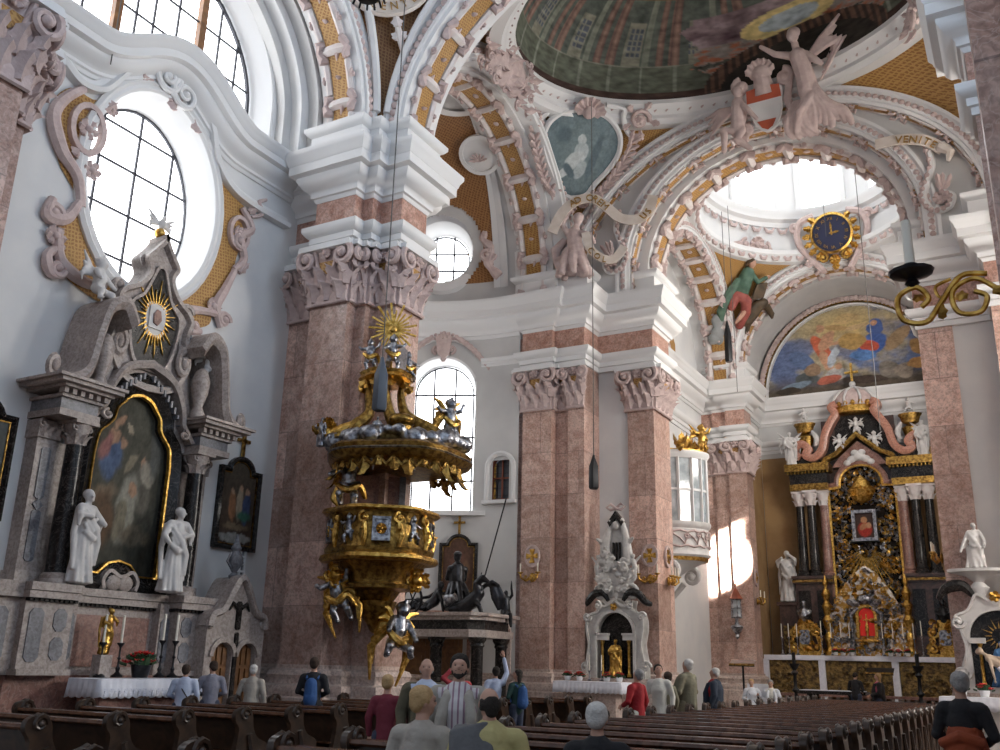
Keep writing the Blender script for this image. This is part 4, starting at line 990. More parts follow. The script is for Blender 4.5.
mb=MB(); mb.box((0,0,.2),(.24,.26,.4)); mb.build('stone_block','stone',t,smooth=False)
me=figure_mesh('figure',robed(MB(),.85,.2,((.3,.1,1.2),(-.15,.25,1.1)),1,.8,seed=5),.02); me.materials.append(M['gold']); link('figure',me,t,Matrix.Translation((0,0,.4))@FL(0,0,0))
def poinsettia(F,label,r=.28,group=None,potm='bronze'):
    t=thing('poinsettia',label,'plant',F,group); rn=random.Random(int(abs(F.translation.x*77+F.translation.y*13)))
    mb=MB(); mb.lathe([(r*.4,0),(r*.52,.16*r/.28),(r*.55,.18*r/.28),(.0,.17*r/.28)],n=12); mb.build('pot',potm,t)
    lf=MB(); rf=MB()
    for i in range(26):
        q=rn.random()*2*PI; e=rn.random(); p=Vector((r*.75*cos(q)*e,r*.75*sin(q)*e,r*(.75+.5*(1-e*e))))
        d=Vector((cos(q),sin(q),.2)); T=Matrix.Translation(p)
        if i<13:
            for j in range(5): a=j*2*PI/5+q; rf.leaf((0,0,0),(cos(a),sin(a),.25),r*.34,r*.2,.1,T,n=3)
        lf.leaf((0,0,-.05),d,r*.5,r*.3,.1,T,n=3)
    lf.tube([(0,0,.1*r),(0,0,r*1.1)],[.2*r,.5*r],7)
    lf.build('leaves','leaf',t); rf.build('red_bracts','redf',t); return t
poinsettia(Matrix.Translation((-15.1,13.1,1.322)),'red poinsettia in a dark pot on the side altar cloth',.36)
# ---------------------------------------------------------------- confessional beside the altar
t=thing('confessional','grey stone confessional with curved gable and two arched wooden doors','confessional',(-15.9,15.62,0))
CF=Matrix.Translation((16.5-.0,-15.62,0))@FL(15.62,0)@Matrix.Translation((0,0,-.0)); CF.translation=Vector((0,0,0))
gab=[(-.85,0),(.85,0),(.85,2.35)]+smoothp([(.85,2.35),(.78,2.6),(.5,2.72),(.28,3.1),(.12,3.35),(0,3.42)],n=4)[1:]; gab=gab+[(-x,y) for x,y in reversed(gab[2:-1])]
d1=archpath(-.36,0.02,.28,.28,1.75,12); d2=archpath(.36,.02,.28,.28,1.75,12)
part(fill(gab,[d1,d2],.7,depth=.7),'stone_front','stone',t,CF,smooth=False)
mb=MB(); g2=gab[2:]; mb.arch(g2,[(-.05,.5),(-.05,.78),(.06,.82),(.1,.76),(.1,.5)]); 
for s in (-1,1): mb.scroll((s*.8,2.42),.12,1.3,0,s,.045,w=.7)
mb.arch(ellp(-.36,1.75,.34,.34,14,0,PI),[(-.05,.68),(-.05,.76),(.05,.76),(.05,.68)]); mb.arch(ellp(.36,1.75,.34,.34,14,0,PI),[(-.05,.68),(-.05,.76),(.05,.76),(.05,.68)])
part(mb,'moulding','stone',t,CF)
for s in (-1,1):
    mb=MB(); mb.prism(archpath(s*.36,.02,.275,.275,1.75,12),.5,.58)
    for i in range(3):
        for j in range(4): mb.box((s*.36-.16+.16*i,.5+.42*j,.6),(.11,.34,.04))
    part(mb,'arched_door','oak',t,CF,smooth=False)
mb=MB(); mb.prism(octo(0,2.6,.07,.3,.04),.7,.74)
for s in (-1,1): mb.tube([(s*.05,2.75,.73),(s*.2,2.85,.73),(s*.3,2.7,.73)],[.05,.05,.02],6)
mb.prism(octo(0,1.35,.05,.9,.03),.68,.74); part(mb,'dark_inlay','black',t,CF)
mb=MB(); mb.lathe([(.1,3.38),(.12,3.45),(.05,3.52),(.16,3.7),(.17,3.85),(.09,3.98),(.12,4.05),(.05,4.2),(.03,4.35)],n=12,T=Matrix.Translation((0,0,.45))@RX_)
for s in (-1,1): mb.tube([(s*.08,3.6,.45),(s*.24,3.75,.45),(s*.14,3.95,.45)],.025,5)
part(mb,'urn','stoned',t,CF)
# ---------------------------------------------------------------- pictures on the left wall
def station(F,label,w,h,arch,items,bg,seed,cross=True):
    t=thing('framed_picture',label,'picture',F); lp=[(-w/2,0),(w/2,0),(w/2,h)]+[(p[0],p[1]) for p in ellp(0,h,w*.3,w*.3,12,0,PI)]+[(-w/2,h)]
    lp=[(-w/2,0),(w/2,0),(w/2,h),(w*.32,h)]+ellp(0,h,w*.3,arch,12,0,PI)+[(-w*.32,h),(-w/2,h)]
    mb=MB(); mb.arch(lp,[(-.1,0),(-.1,.12),(-.03,.15),(.03,.06),(.03,0)],None,True); mb.build('frame','black',t); mb=MB(); mb.arch(lp,[(.0,.04),(.0,.08),(.04,.08),(.04,.04)],None,True); mb.build('gilt_edge','goldd',t)
    picture('canvas',lp,bg,items,.05,t,None,44,60,seed)
    if cross: mb=MB(); y=h+arch+.1; mb.prism(rect(-.04,y,.04,y+.62),.02,.08); mb.prism(rect(-.2,y+.36,.2,y+.44),.02,.08); mb.build('gilt_cross','goldd',t)
    return t
st_it=[(.35,.45,.1,.18,.2,(.25,.12,.06),.5),(.55,.5,.09,.2,0,(.33,.26,.18),.5),(.57,.68,.05,.045,0,(.4,.25,.16),.6),(.75,.45,.12,.2,-.2,(.06,.08,.16),.5),(.76,.64,.05,.045,0,(.38,.24,.16),.5),(.33,.62,.05,.045,0,(.35,.22,.14),.5),(.7,.35,.2,.06,0,(.05,.13,.09),.3),(.5,.22,.35,.04,0,(.18,.13,.08),.3),(.5,.09,.5,.06,0,(.25,.24,.22),.9)]
tl=FL(0,0)@Matrix.Translation((16.5,4.25,.02))@Matrix.Rotation(math.radians(0),4,'Z')
station(tl,'dark framed picture of standing figures with a gilt cross, beside the pulpit pillar',1.15,1.72,.3,st_it,lambda s,t: lerp((.05,.03,.02),(.09,.07,.05),t),11)
station(FL(0,0)@Matrix.Translation((9.85,4.1,.02)),'dark framed picture cut by the left edge of the view',1.3,1.75,.3,st_it,lambda s,t: lerp((.06,.06,.05),(.09,.10,.10),t),12)
t=thing('hymn_board','white slatted number board hanging beside the pulpit pillar','board',FL(17.05,3.05)@Matrix.Translation((-.3,0,.08)))
mb=MB(); 
for x in (-.16,0,.16): mb.box((x,.55,0),(.045,1.25,.05))
for i in range(8): mb.box((0,-.05+.171*i,0),(.36,.045,.06))
mb.build('white_frame','pot',t,smooth=False); mb=MB(); mb.box((0,.55,-.03),(.33,1.2,.02)); mb.build('grey_back','stoned',t,smooth=False)
# ================================================================== PULPIT
UPF=Matrix.Rotation(-PI/2,4,'X')          # lathe axis z -> local y
PF=frame((-12.98,17.58,0),(.78,.625,0),(.625,-.78,0)); PB=(-12.98,17.58,0)
pul=thing('pulpit','gilded pulpit with silver angels and a crowned sounding board on the pillar','pulpit',PB)
PL=Matrix.Translation((12.98,-17.58,0))@PF
def PV(y): return y-.2 if y<5.3 else y-.2-.22*(y-5.3)/.9 if y<6.2 else y-.42+.24*min(1,(y-6.2)/2.6)
def Q(mb,n,m,parent=pul,**k):
    for p in mb.v: p.y=PV(p.y)
    return part(mb,n,m,parent,PL if parent is pul else None,**k)
wob=(.045,6)
def LAT(prof,c=(0,0,0),n=48,wb=wob,mb=None): mb=mb or MB(); mb.lathe(prof,(0,0,0),n,Matrix.Translation(c)@UPF,wob=wb); return mb
Q(LAT([(0,5.08),(1.24,5.08),(1.3,5.13),(1.28,5.19),(1.2,5.21),(1.16,5.15),(0,5.15)]),'basket_rim','gold')
Q(LAT([(0,4.15),(1.16,4.15),(1.2,4.3),(1.12,4.42),(1.1,4.95),(1.17,5.1),(0,5.1)]),'basket','goldd')
Q(LAT([(0,4.02),(1.24,4.02),(1.3,4.08),(1.27,4.16),(1.18,4.2),(0,4.2)]),'lower_rim','gold')
Q(LAT([(0,3.2),(.34,3.2),(.42,3.3),(.5,3.42),(.86,3.46),(.88,3.54),(.78,3.58),(.82,3.8),(1.05,4.02),(0,4.02)]),'corbel','goldd')
Q(LAT([(0,2.5),(.1,2.55),(.22,2.75),(.4,3.0),(.46,3.2),(0,3.22)],wb=None),'corbel_drop','goldd')
for k in range(5):
    a=-1.35+.66*k; r=1.13; c=(r*sin(a),4.68,r*cos(a)); T=Matrix.Translation(c)@Matrix.Rotation(a,4,'Y')
    if k%2==0 :
        f=MB(); f.arch([(-.2,-.26),(.2,-.26),(.2,.26),(-.2,.26)],[(0,-.05),(0,.08),(.06,.08),(.06,-.05)],None,True); f.prism(rect(-.17,-.23,.17,.23),-.06,.03); f.v=[T@p for p in f.v]; fo=Q(f,'relief_frame','silver',smooth=False)
        g=MB(); g.rosette((0,0),.16,None,7,.02); g.v=[T@p+Vector((0,-.2,0)) for p in g.v]; part(g,'rosette','gold',fo)
    else:
        f=figure_mesh('putto_relief',putto(MB(),(0,-.3,0),.62,k,True),.018); f.materials.append(M['silver']); link('putto_relief',f,pul,PL@Matrix.Translation((0,-.2,0))@T)
    e=MB(); T2=Matrix.Translation((1.17*sin(a+.33),4.3,1.17*cos(a+.33)))@Matrix.Rotation(a+.33,4,'Y')
    e.scroll((0,.62),.13,1.4,PI/2,1,.05,T2); e.tube([(0,.5,0),(.05,.25,.06),(0,0,.02)],[.07,.08,.05],7,T=T2); e.leaf((0,.1,.03),(0,1,0),.4,.2,.2,T2); Q(e,'gilt_scroll','gold')
def silver(name,prims,F,vox=.022,m='silver'):
    F=F.copy(); F.translation.y=PV(F.translation.y); f=figure_mesh(name,prims,vox); f.materials.append(M[m]); return link(name,f,pul,PL@F)
def gcloth(pts,rs,F):
    mb=MB()
    for j,(dx,dy,dz,f) in enumerate(((0,0,0,.8),(.03,-.06,.05,.6),(-.03,.05,.03,.55),(.05,-.12,.0,.5))):
        P=smoothp([(p[0]+dx,p[1]+dy,p[2]+dz) for p in pts],n=4); mb.tube(P,[f*(rs[min(len(rs)-1,int(i/4))]*(1-(i%4)/4)+rs[min(len(rs)-1,int(i/4)+1)]*(i%4)/4) for i in range(len(P))],7,T=F); return Q(mb,'gilt_drapery','gold')
def angel(F,h=1.3,pose=0,wing=True):
    silver('angel_figure',putto(MB(),(0,0,0),h,pose,False),F)
    gcloth([(-.2*h,.5*h,.08*h),(0,.36*h,.15*h),(.2*h,.46*h,.06*h),(.3*h,.2*h,-.05*h)],[.06*h,.1*h,.09*h,.04*h],F)
    if wing:
        w=MB()
        for s in (-1,1):
            for i in range(6): w.tube([(s*.06*h,.66*h,-.06*h),(s*(.2+.03*i)*h,(.86-.13*i)*h,-.14*h),(s*(.36-.025*i)*h,(.92-.24*i)*h,-.12*h)],[.05*h,.06*h,.02*h],6,T=F)
        Q(w,'gilt_wing','gold')
R_=lambda x,y,z,ry=0,rx=0,rz=0: Matrix.Translation((x,y,z))@Matrix.Rotation(ry,4,'Y')@Matrix.Rotation(rx,4,'X')@Matrix.Rotation(rz,4,'Z')
angel(R_(-.72,2.75,.35,-.3,.1,.25),1.15,1); angel(R_(.35,1.85,.45,.4,0,-.2),1.35,2)
mb=MB(); mb.tube([(-.55,2.95,.3),(-.68,2.7,.3),(-.7,2.55,.32)],[.09,.07,.04],7); mb.tube([(.3,2.05,.4),(.2,1.8,.35)],[.08,.04],7); Q(mb,'gilt_drapery','gold') if False else None
for s,x,y in ((1,.85,3.65),(-1,-.95,3.7)):
    g=MB()
    for i in range(16): q=i*.83; g.leaf((x+.12*cos(q*2),y+.16*sin(q*1.3),.45),(cos(q)*s,sin(q)-.3,.3),.24,.1,.35)
    for i in range(4): g.scroll((x+.15*cos(i*1.6),y+.15*sin(i*1.6)),.1,1.4,i,1,.035,None,5,9,.48)
    g.ell((x,y,.45),.16,n=8,m=5); Q(g,'gilt_foliage','gold')
# standing figure under the board, back panel
angel(R_(-.8,5.16,.62,-.15),1.3,0,False)
gcloth([(-1.05,5.85,.1),(-1.1,5.5,.05),(-.95,5.25,.15)],[.05,.12,.05],Matrix())
mb=MB(); mb.box((-.15,5.65,-.35),(1.1,1.3,.12)); Q(mb,'back_panel','redm',smooth=False)
mb=MB(); mb.box((.46,5.65,-.3),(.14,1.3,.2)); Q(mb,'back_post','stoned',smooth=False)
# sounding board
CB=(.28,0,.25); wb2=(.05,5)
Q(LAT([(0,6.38),(1.45,6.36),(1.6,6.42),(1.66,6.52),(1.6,6.56),(1.64,6.66),(1.56,6.72),(0,6.74)],CB,wb=wb2),'sounding_board','goldd')
Q(LAT([(0,6.52),(1.64,6.52),(1.68,6.55),(1.64,6.58),(0,6.6)],CB,wb=wb2),'board_rim','silver')
mb=MB()
for i in range(22):
    a=-2.4+4.8*i/21; r=1.42; x=CB[0]+r*sin(a); z=CB[2]+r*cos(a); d=.22+.12*(i%3)
    mb.leaf((x,6.44,z),(.1*sin(i*2),-1,0),d*1.6,.24,.25,w=(sin(a),0,cos(a))); mb.scroll((0,0),.09,1.3,0,1 if i%2 else -1,.03,Matrix.Translation((x,6.34,z+.03))@Matrix.Rotation(a,4,'Y'),5,9)
    if i: mb.tube([(CB[0]+r*sin(a-.23),6.36,CB[2]+r*cos(a-.23)),(CB[0]+r*sin(a-.11),6.22,CB[2]+r*cos(a-.11)),(x,6.36,z)],.055,6)
Q(mb,'lambrequin','goldd')
silver('putto_figure',putto(MB(),(0,0,0),.5,0,True),R_(-.35,6.12,1.35,-.3)); silver('putto_figure',putto(MB(),(0,0,0),.55,3,True),R_(.45,6.08,1.55,.1))
mb=MB(); rn=random.Random(5)
for i in range(60):
    a=-2.6+5.2*i/59; r=1.2+.3*rn.random(); s=.1+.12*rn.random(); mb.ell((CB[0]+r*sin(a),6.82+.18*rn.random(),CB[2]+r*cos(a)*.8),(s*1.2,s,s),n=8,m=6)
[setattr(p,'y',PV(p.y)) for p in mb.v]; f=figure_mesh('cloud_wreath',mb,.035); f.materials.append(M['silver']); link('cloud_wreath',f,pul,PL)
mb=MB()
for s in (-1,0,1):
    P=smoothp([(s*1.15+CB[0],6.75),(s*.95+CB[0]*.6,7.2),(s*.45,7.55),(s*.38-.1,8.0),(s*.4-.1,8.25)],n=6)
    mb.tube([(x,y,.25+(.45 if s==0 else .1)-(y-6.7)*.15) for x,y in P],[.2-.006*i for i in range(len(P))],8)
Q(mb,'board_volutes','goldd')
mb=LAT([(0,8.22),(.5,8.22),(.62,8.3),(.56,8.38),(.6,8.45),(.3,8.5),(0,8.52)],(-.1,0,.25),24,(.06,6)); 
for i in range(9): q=2*PI*i/9; mb.leaf((-.1+.5*cos(q),8.25,.25+.5*sin(q)),(cos(q)*.5,-1,sin(q)*.5),.32,.22,.3)
Q(mb,'gilt_capital','gold')
angel(R_(-.5,8.48,.3,-.2),.78,1,False); angel(R_(.02,8.5,.45,.1),.85,0,False); angel(R_(.4,8.32,.25,.4),.72,3,False)
mb=MB(); mb.prism([(.16,8.5),(.34,8.48),(.36,8.95),(.25,9.05),(.15,8.97)],.5,.56); Q(mb,'stone_tablet','stone',smooth=False)
mb=MB(); mb.tube([(0,8.6,.2),(0,10.0,.1)],.035,6); mb.ell((0,9.6,.16),(.1,.1,.06))
for i in range(26):
    q=2*PI*i/26; L=(.62 if i%2 else .45)*(1.1 if abs(sin(q))>.8 else .95); mb.prism([(.05*cos(q-.5),9.6+.05*sin(q-.5)),(.05*cos(q+.5),9.6+.05*sin(q+.5)),(L*cos(q+.04),9.6+L*sin(q+.04)),(L*cos(q-.04),9.6+L*sin(q-.04))],.14,.18)
Q(mb,'sunburst','gold',smooth=False)
# allegories on the board: a reader at the left, an angel at the right
mb=MB()
for i in range(22): q=i*.55; mb.leaf((-1.35+.16*cos(q*3),7.05+.1*sin(q),.2),(cos(q),.5+.5*sin(q),.3),.34,.12,.35)
mb.ell((-1.35,7.05,.2),.16); mb.tube([(-1.4,7.0,.2),(-1.0,7.15,.3),(-.65,7.35,.3)],[.12,.14,.06],7); Q(mb,'gilt_foliage','gold')
mb=MB(); mb.box((-.95,6.98,.55),(.5,.06,.34),rz=.2); mb.box((-.95,7.03,.55),(.4,.06,.3),rz=.2); Q(mb,'open_book','goldd',smooth=False)
silver('bust_figure',robed(MB(),.7,0,seed=4),R_(-1.5,6.75,.3,-.5)); silver('bust_figure',robed(MB(),.6,0,seed=6),R_(-.25,6.8,.9,.2))
angel(R_(1.45,7.0,.3,.5),1.05,1); 
mb=MB(); mb.tube([(.55,6.85,.5),(.9,7.0,.45),(1.2,7.08,.35),(1.5,7.15,.3)],[.15,.14,.14,.1],8); Q(mb,'gilt_drapery','goldd')
mb=LAT([(.25,6.72),(.3,6.8),(.2,6.9),(.24,7.2),(.3,7.25),(.0,7.3)],(.3,0,.75),14,None); mb.ell((.3,7.35,.75),(.3,.14,.2)); Q(mb,'gilt_stand','goldd')
# ================================================================== TRANSEPT: TOMB, DOOR, PICTURE
t=thing('tomb_canopy','dark marble tomb canopy on black columns behind the pulpit pillar','tomb',(-16.7,26.4,0))
OF=Matrix.Translation((16.7,-26.4,0)); pl=[(-18.6,25.15),(-15.1,25.15),(-14.75,25.6),(-14.95,27.7)]
plc=pl+[(-18.6,27.7)]
def slab(pts,z0,z1,o=0):
    mb=MB(); c=(sum(p[0] for p in pts)/len(pts),sum(p[1] for p in pts)/len(pts)); Pp=[(p[0]+(o if p[0]>c[0] else -o),p[1]+(o if p[1]>c[1] else -o)) for p in pts]
    k=len(Pp); mb.add([(x,y,z0) for x,y in Pp]+[(x,y,z1) for x,y in Pp],[tuple(range(k))[::-1],tuple(range(k,2*k))]+[(i,(i+1)%k,k+(i+1)%k,k+i) for i in range(k)]); return mb
slab(plc,2.5,2.72,.0).build('lower_architrave','stone',t,OF,smooth=False); slab(plc,2.72,3.0,-.12).build('black_frieze','black',t,OF,smooth=False)
m2=slab(plc,3.0,3.12,.06); m2.add([Vector(p) for p in slab(plc,3.12,3.22,.16).v],slab(plc,3.12,3.22,.16).f); m2.build('cornice_slab','stone',t,OF,smooth=False)
for x,y in ((-18.1,25.5),(-16.45,25.5),(-15.05,25.6),(-15.2,27.35)):
    mb=MB(); mb.box((x,y,.15),(.5,.5,.3)); mb.lathe([(.24,.3),(.24,.4),(.2,.46),(.2,.55),(.19,.6),(.18,2.2),(.22,2.25),(.2,2.32),(.27,2.42),(.28,2.5)],(x,y,0),14); mb.build('column','black',t,OF)
def bz(name,prims,label,F,cat='statue',vox=.024,m='bronze'): return sculpt(name,prims,m,label,cat,F,vox)
mb=MB()   # kneeling figure in armour
limb(mb,[(0,.1,-.55),(0,.14,0),(0,.62,.15),(0,.9,0)],[.11,.14,.15,.2]); limb(mb,[(.15,.1,-.55),(.16,.14,0),(.16,.6,.12)],[.1,.13,.14])
limb(mb,[(0.05,.85,0),(.05,1.2,.02),(.05,1.45,.02)],[.24,.26,.22]); limb(mb,[(.05,1.45,0),(.05,1.66,.06)],[.09,.08]); mb.ell((.05,1.8,.08),(.12,.16,.14)); mb.ell((.05,1.76,.2),(.03,.04,.04),n=6,m=4); mb.ell((.05,1.9,.03),(.14,.1,.15))
for s in (-1,1): limb(mb,[(.05+s*.24,1.42,0),(.05+s*.28,1.12,.16),(.05+s*.08,1.22,.42)],[.11,.09,.06]); mb.ell((.05+s*.05,1.28,.46),(.04,.1,.04),n=6,m=4)
for i in range(8): q=i*.8; mb.tube([(.05+.2*cos(q),.95,.2*sin(q)),(.05+.34*cos(q),.55,-.1+.4*sin(q)),(.05+.38*cos(q),.1,-.2+.5*sin(q))],[.1,.1,.08],6)
bz('kneeling_figure',mb,'dark bronze figure kneeling on top of the tomb canopy',Matrix.Translation((-16.25,26.35,3.22))@Matrix.Rotation(-2.3,4,'Z')@Matrix.Rotation(PI/2,4,'X'))
mb=MB()   # winged dragon beside it
limb(mb,[(-.3,.15,0),(0,.35,0),(.2,.6,.05),(.15,.9,.1),(.3,1.05,.2)],[.2,.24,.2,.13,.11]); limb(mb,[(.3,1.05,.2),(.48,.95,.3)],[.12,.06]); mb.tube([(.25,1.1,.15),(.3,1.3,.1)],[.04,.01],5); mb.tube([(.36,1.1,.2),(.46,1.28,.2)],[.04,.01],5)
limb(mb,[(-.3,.2,0),(-.65,.1,.1),(-.8,.12,-.2)],[.16,.09,.03])
for s in (-1,1): limb(mb,[(.1,.35,s*.15),(.25,.2,s*.3),(.3,.03,s*.3)],[.1,.07,.06])
mb.tube([(.1,.6,0),(.4,.85,0),(.62,.95,0),(.85,.85,0)],[.06,.08,.09,.05],7); mb.tube([(.6,.92,0),(.75,.5,0),(.85,.1,0)],[.1,.16,.05],7,flat=.4); mb.tube([(.8,.86,0),(.95,.5,0),(.92,.15,0)],[.06,.14,.04],7,flat=.4)
bz('winged_dragon',mb,'dark bronze winged beast beside the kneeling figure on the tomb canopy',Matrix.Translation((-15.38,25.75,3.22))@Matrix.Rotation(.55,4,'Z')@Matrix.Rotation(PI/2,4,'X'))
def recline(mb):
    limb(mb,[(-.7,.12,.1),(-.3,.22,.05),(0,.2,0),(.3,.4,0),(.42,.68,0)],[.06,.1,.15,.18,.14]); mb.ell((.48,.9,.02),(.11,.14,.12)); limb(mb,[(-.65,.1,-.1),(-.25,.42,-.12),(0,.2,-.05)],[.06,.1,.13])
    limb(mb,[(.42,.65,.12),(.55,.4,.25),(.6,.1,.2)],[.08,.06,.05]); limb(mb,[(.35,.68,-.14),(.1,.55,-.25),(-.12,.5,-.1)],[.08,.06,.05])
    for i in range(5): mb.tube([(.2-.15*i,.3,.1),(.1-.2*i,.12,.25)],[.09,.06],6)
    return mb
bz('reclining_figure',recline(MB()),'dark bronze figure lying on the tomb canopy next to the pulpit',Matrix.Translation((-17.2,25.9,3.22))@Matrix.Rotation(.5,4,'Z')@Matrix.Rotation(PI/2,4,'X'))
t2=thing('bronze_wheel','dark bronze spoked wheel beside the lying figure on the tomb canopy','wheel',(-17.35,25.4,3.22))
mb=MB(); mb.tube([(.34*cos(q*PI/12),0,.42+.4*sin(q*PI/12)) for q in range(24)],.04,6,closed=True)
for i in range(3): q=i*PI/3; mb.tube([(.34*cos(q),0,.42+.4*sin(q)),(-.34*cos(q),0,.42-.4*sin(q))],.022,5)
mb.build('rim','bronze',t2)
mb=MB(); mb.lathe([(.16,0),(.19,.05),(.1,.3),(.13,.36),(.0,.37)],n=12,T=Matrix.Rotation(1.2,4,'Y')@Matrix.Translation((-.15,0,0))); hb=mb.build('polished_horn','silver',None,Matrix.Translation((-16.0,25.35,3.42))); tag(hb,'shiny silvered drum lying on the tomb canopy edge','drum')
mb=MB(); limb(mb,[(0,.05,.05),(0,.3,0),(0,.52,.02)],[.17,.15,.11]); mb.ell((0,.68,.04),(.08,.1,.09)); limb(mb,[(.1,.5,0),(.2,.62,.06),(.17,.85,.08)],[.06,.05,.04]); mb.tube([(.17,.8,.08),(.17,1.1,.08)],[.05,.02],6); limb(mb,[(-.08,.1,.1),(-.05,.0,.3),(-.03,-.28,.3)],[.09,.08,.05]); limb(mb,[(.08,.1,.1),(.12,0,.3),(.15,-.35,.32)],[.09,.08,.05]); limb(mb,[(-.12,.48,0),(-.17,.25,.1),(-.02,.15,.15)],[.06,.05,.04])
bz('seated_figure',mb,'small dark bronze figure seated on the right end of the tomb canopy','' or Matrix.Translation((-14.98,27.2,3.24))@Matrix.Rotation(.6,4,'Z')@Matrix.Rotation(PI/2,4,'X'))
# double oak door below the big transept window
d=struct(MB().box((0,1.6,.0),(2.3,3.2,.1),Wn).build('door_1','oak',smooth=False)); DI=Wn.copy()
mb=MB()
for s in (-1,1):
    mb.box((s*.55,1.6,.08),(1.02,3.05,.08))
part(mb,'door_leaf','oak',d,Wn,smooth=False)
mb=MB()
for s in (-1,1):
    for y,h in ((.6,.8),(1.62,.95),(2.62,.7)): mb.arch(rect(s*.55-.36,y-h/2,s*.55+.36,y+h/2),[(0,.1),(0,.16),(.07,.16),(.07,.1)],None,True); mb.prism(rect(s*.55-.24,y-h/2+.12,s*.55+.24,y+h/2-.12),.1,.15)
part(mb,'door_panel','oak',d,Wn,smooth=False)
mb=MB()
for s in (-1,1): mb.ell((s*.12,1.35,.17),(.04,.12,.04))
part(mb,'door_handle','gold',d,Wn)
struct(MB().arch(rect(-1.2,0,1.2,3.25),[(0,-.05),(0,.16),(-.18,.16),(-.18,-.05)],Wn,True).build('trim_30','pinkf',smooth=False))
Nf=twF(8.5,0)
struct(MB().arch(archpath(0,0,.52,.52,2.65,16),[(0,-.1),(0,.14),(-.2,.14),(-.2,-.1)],Nf).build('trim_31','basem')); struct(MB().prism(archpath(0,0,.52,.52,2.65,16),-.05,.05,Nf).build('wall_niche','plaster',smooth=False))
Pt=twF(21,4.05)
station(Pt@Matrix.Translation((0,0,.05)),'brown arched picture hanging behind the bronze kneeling figure',1.15,1.55,.3,[(.5,.45,.3,.3,0,(.14,.07,.05),.4),(.5,.65,.08,.06,0,(.3,.18,.12),.5),(.3,.3,.15,.2,.3,(.10,.06,.06),.4),(.7,.35,.15,.22,-.3,(.16,.09,.05),.4)],lambda s,t: lerp((.07,.035,.025),(.12,.065,.045),t),21,True)
# small barred window on the right of the apse
struct(MB().arch(archpath(0,7.15,.42,.42,8.3,16),[(0,-.1),(0,.08),(-.08,.14),(-.16,.1),(-.16,-.1)],Sm).build('trim_32','plaster')); struct(MB().box((0,7.08,.08),(1.25,.12,.3),Sm).build('windowsill','plaster',smooth=False))
M['dimglass']=mat('dim_glass',(.10,.11,.13),.15)
M['redw']=mat('red_brown_paint',(.19,.045,.02),.5)
wd=struct(MB().prism(archpath(0,7.16,.36,.36,8.3,14),-.3,-.26,Sm).build('window_7','dimglass',smooth=False))
mb=MB(); mb.arch(archpath(0,7.16,.42,.42,8.3,14),[(0,-.22),(0,-.1),(.07,-.1),(.07,-.22)]); mb.box((0,7.9,-.16),(.05,1.55,.06)); mb.box((0,7.95,-.16),(.75,.05,.06)); mb.box((0,7.2,-.16),(.75,.06,.06)); part(mb,'frame','redw',wd,Sm)
mb=MB()
for k in (-.22,.22): mb.box((k,7.85,-.22),(.02,1.4,.02))
for k in range(5): mb.box((0,7.35+.26*k,-.22),(.66,.02,.02))
part(mb,'glazing_bar','lead',wd,Sm,smooth=False)
# window surround stucco: cartouche and garlands
t=thing('stucco_cartouche','rose stucco cartouche with garlands above the arched transept window','stucco',Wn@Matrix.Translation((0,13.0,.1)))
mb=MB(); mb.rosette((0,.35),.3,None,7,.05)
for s in (-1,1):
    mb.scroll((s*.32,.3),.2,1.4,PI/2,-s,.07); mb.leaf((s*.1,.4,.05),(s*.5,1,0),.45,.25,.3); mb.scroll((s*.28,-.25),.16,1.3,-PI/2,s,.06)
    P=smoothp([(s*.4,.25),(s*.9,-.1),(s*1.35,-.55),(s*1.75,-1.1)],n=6); mb.tube([(x,y,.03) for x,y in P],[.09+.03*((i)%2) for i in range(len(P))],6)
mb.prism([(-.3,.25),(.3,.25),(.22,-.45),(0,-.65),(-.22,-.45)],-.05,.12); mb.leaf((0,-.5,.05),(0,-1,0),.35,.2,.2); mb.build('cartouche','stucco',t)
t=thing('pulpit_lamp_rod','thin dark rod hanging slanted from the small barred window','rod',(-16.2,27.9,4.5)); mb=MB(); mb.tube([(0,0,0),(.75,.05,2.65)],.025,5); mb.build('rod','iron',t); mb=MB(); mb.ell((0,0,-.02),.05); mb.build('tip','iron',t)
# rose fresco marks on the plaster above the picture
M['relief']=mat('grey_white_stone',(.50,.48,.46),.7,col2=(.62,.60,.57),scale=6)
# ================================================================== THE PALE ALTAR BETWEEN THE TWO SHAFTS
GY=28.98; GF=FS(-11.78,0,GY)
t=thing('niche_altar','pale stone altar niche with a dark arch and tall rocaille relief','altar',(-11.78,GY,0)); GL=Matrix.Translation((11.78,-GY,0))@GF
G=lambda mb,n,m,**k: part(mb,n,m,t,GL,**k)
fr=smoothp([(1.0,1.35),(.98,1.9),(.9,2.4),(.98,2.9),(.92,3.3),(.6,3.45),(.62,3.75),(.35,3.6),(0,3.8)],n=5); frl=fr+[(-x,y) for x,y in reversed(fr[:-1])]
na=archpath(0,1.4,.64,.66,2.75,18)
b=fill(frl,[na],.45,depth=.4); G(b,'niche_frame','relief',smooth=False)
mb=MB(); mb.arch(frl,[(0,.1),(0,.52),(.07,.52),(.07,.1)]); mb.arch(na,[(-.06,.4),(-.06,.52),(.03,.52),(.03,.4)]); 
for s in (-1,1): mb.scroll((s*.92,3.25),.14,1.4,0,s,.05,w=.5); mb.scroll((s*1.0,1.75),.17,1.4,0,s,.06,w=.45); mb.scroll((s*.55,3.6),.12,1.3,PI/2,s,.05,w=.5)
G(mb,'scroll_edge','relief')
mb=MB(); mb.prism(na,.0,.1); G(mb,'niche_back','black',smooth=False)
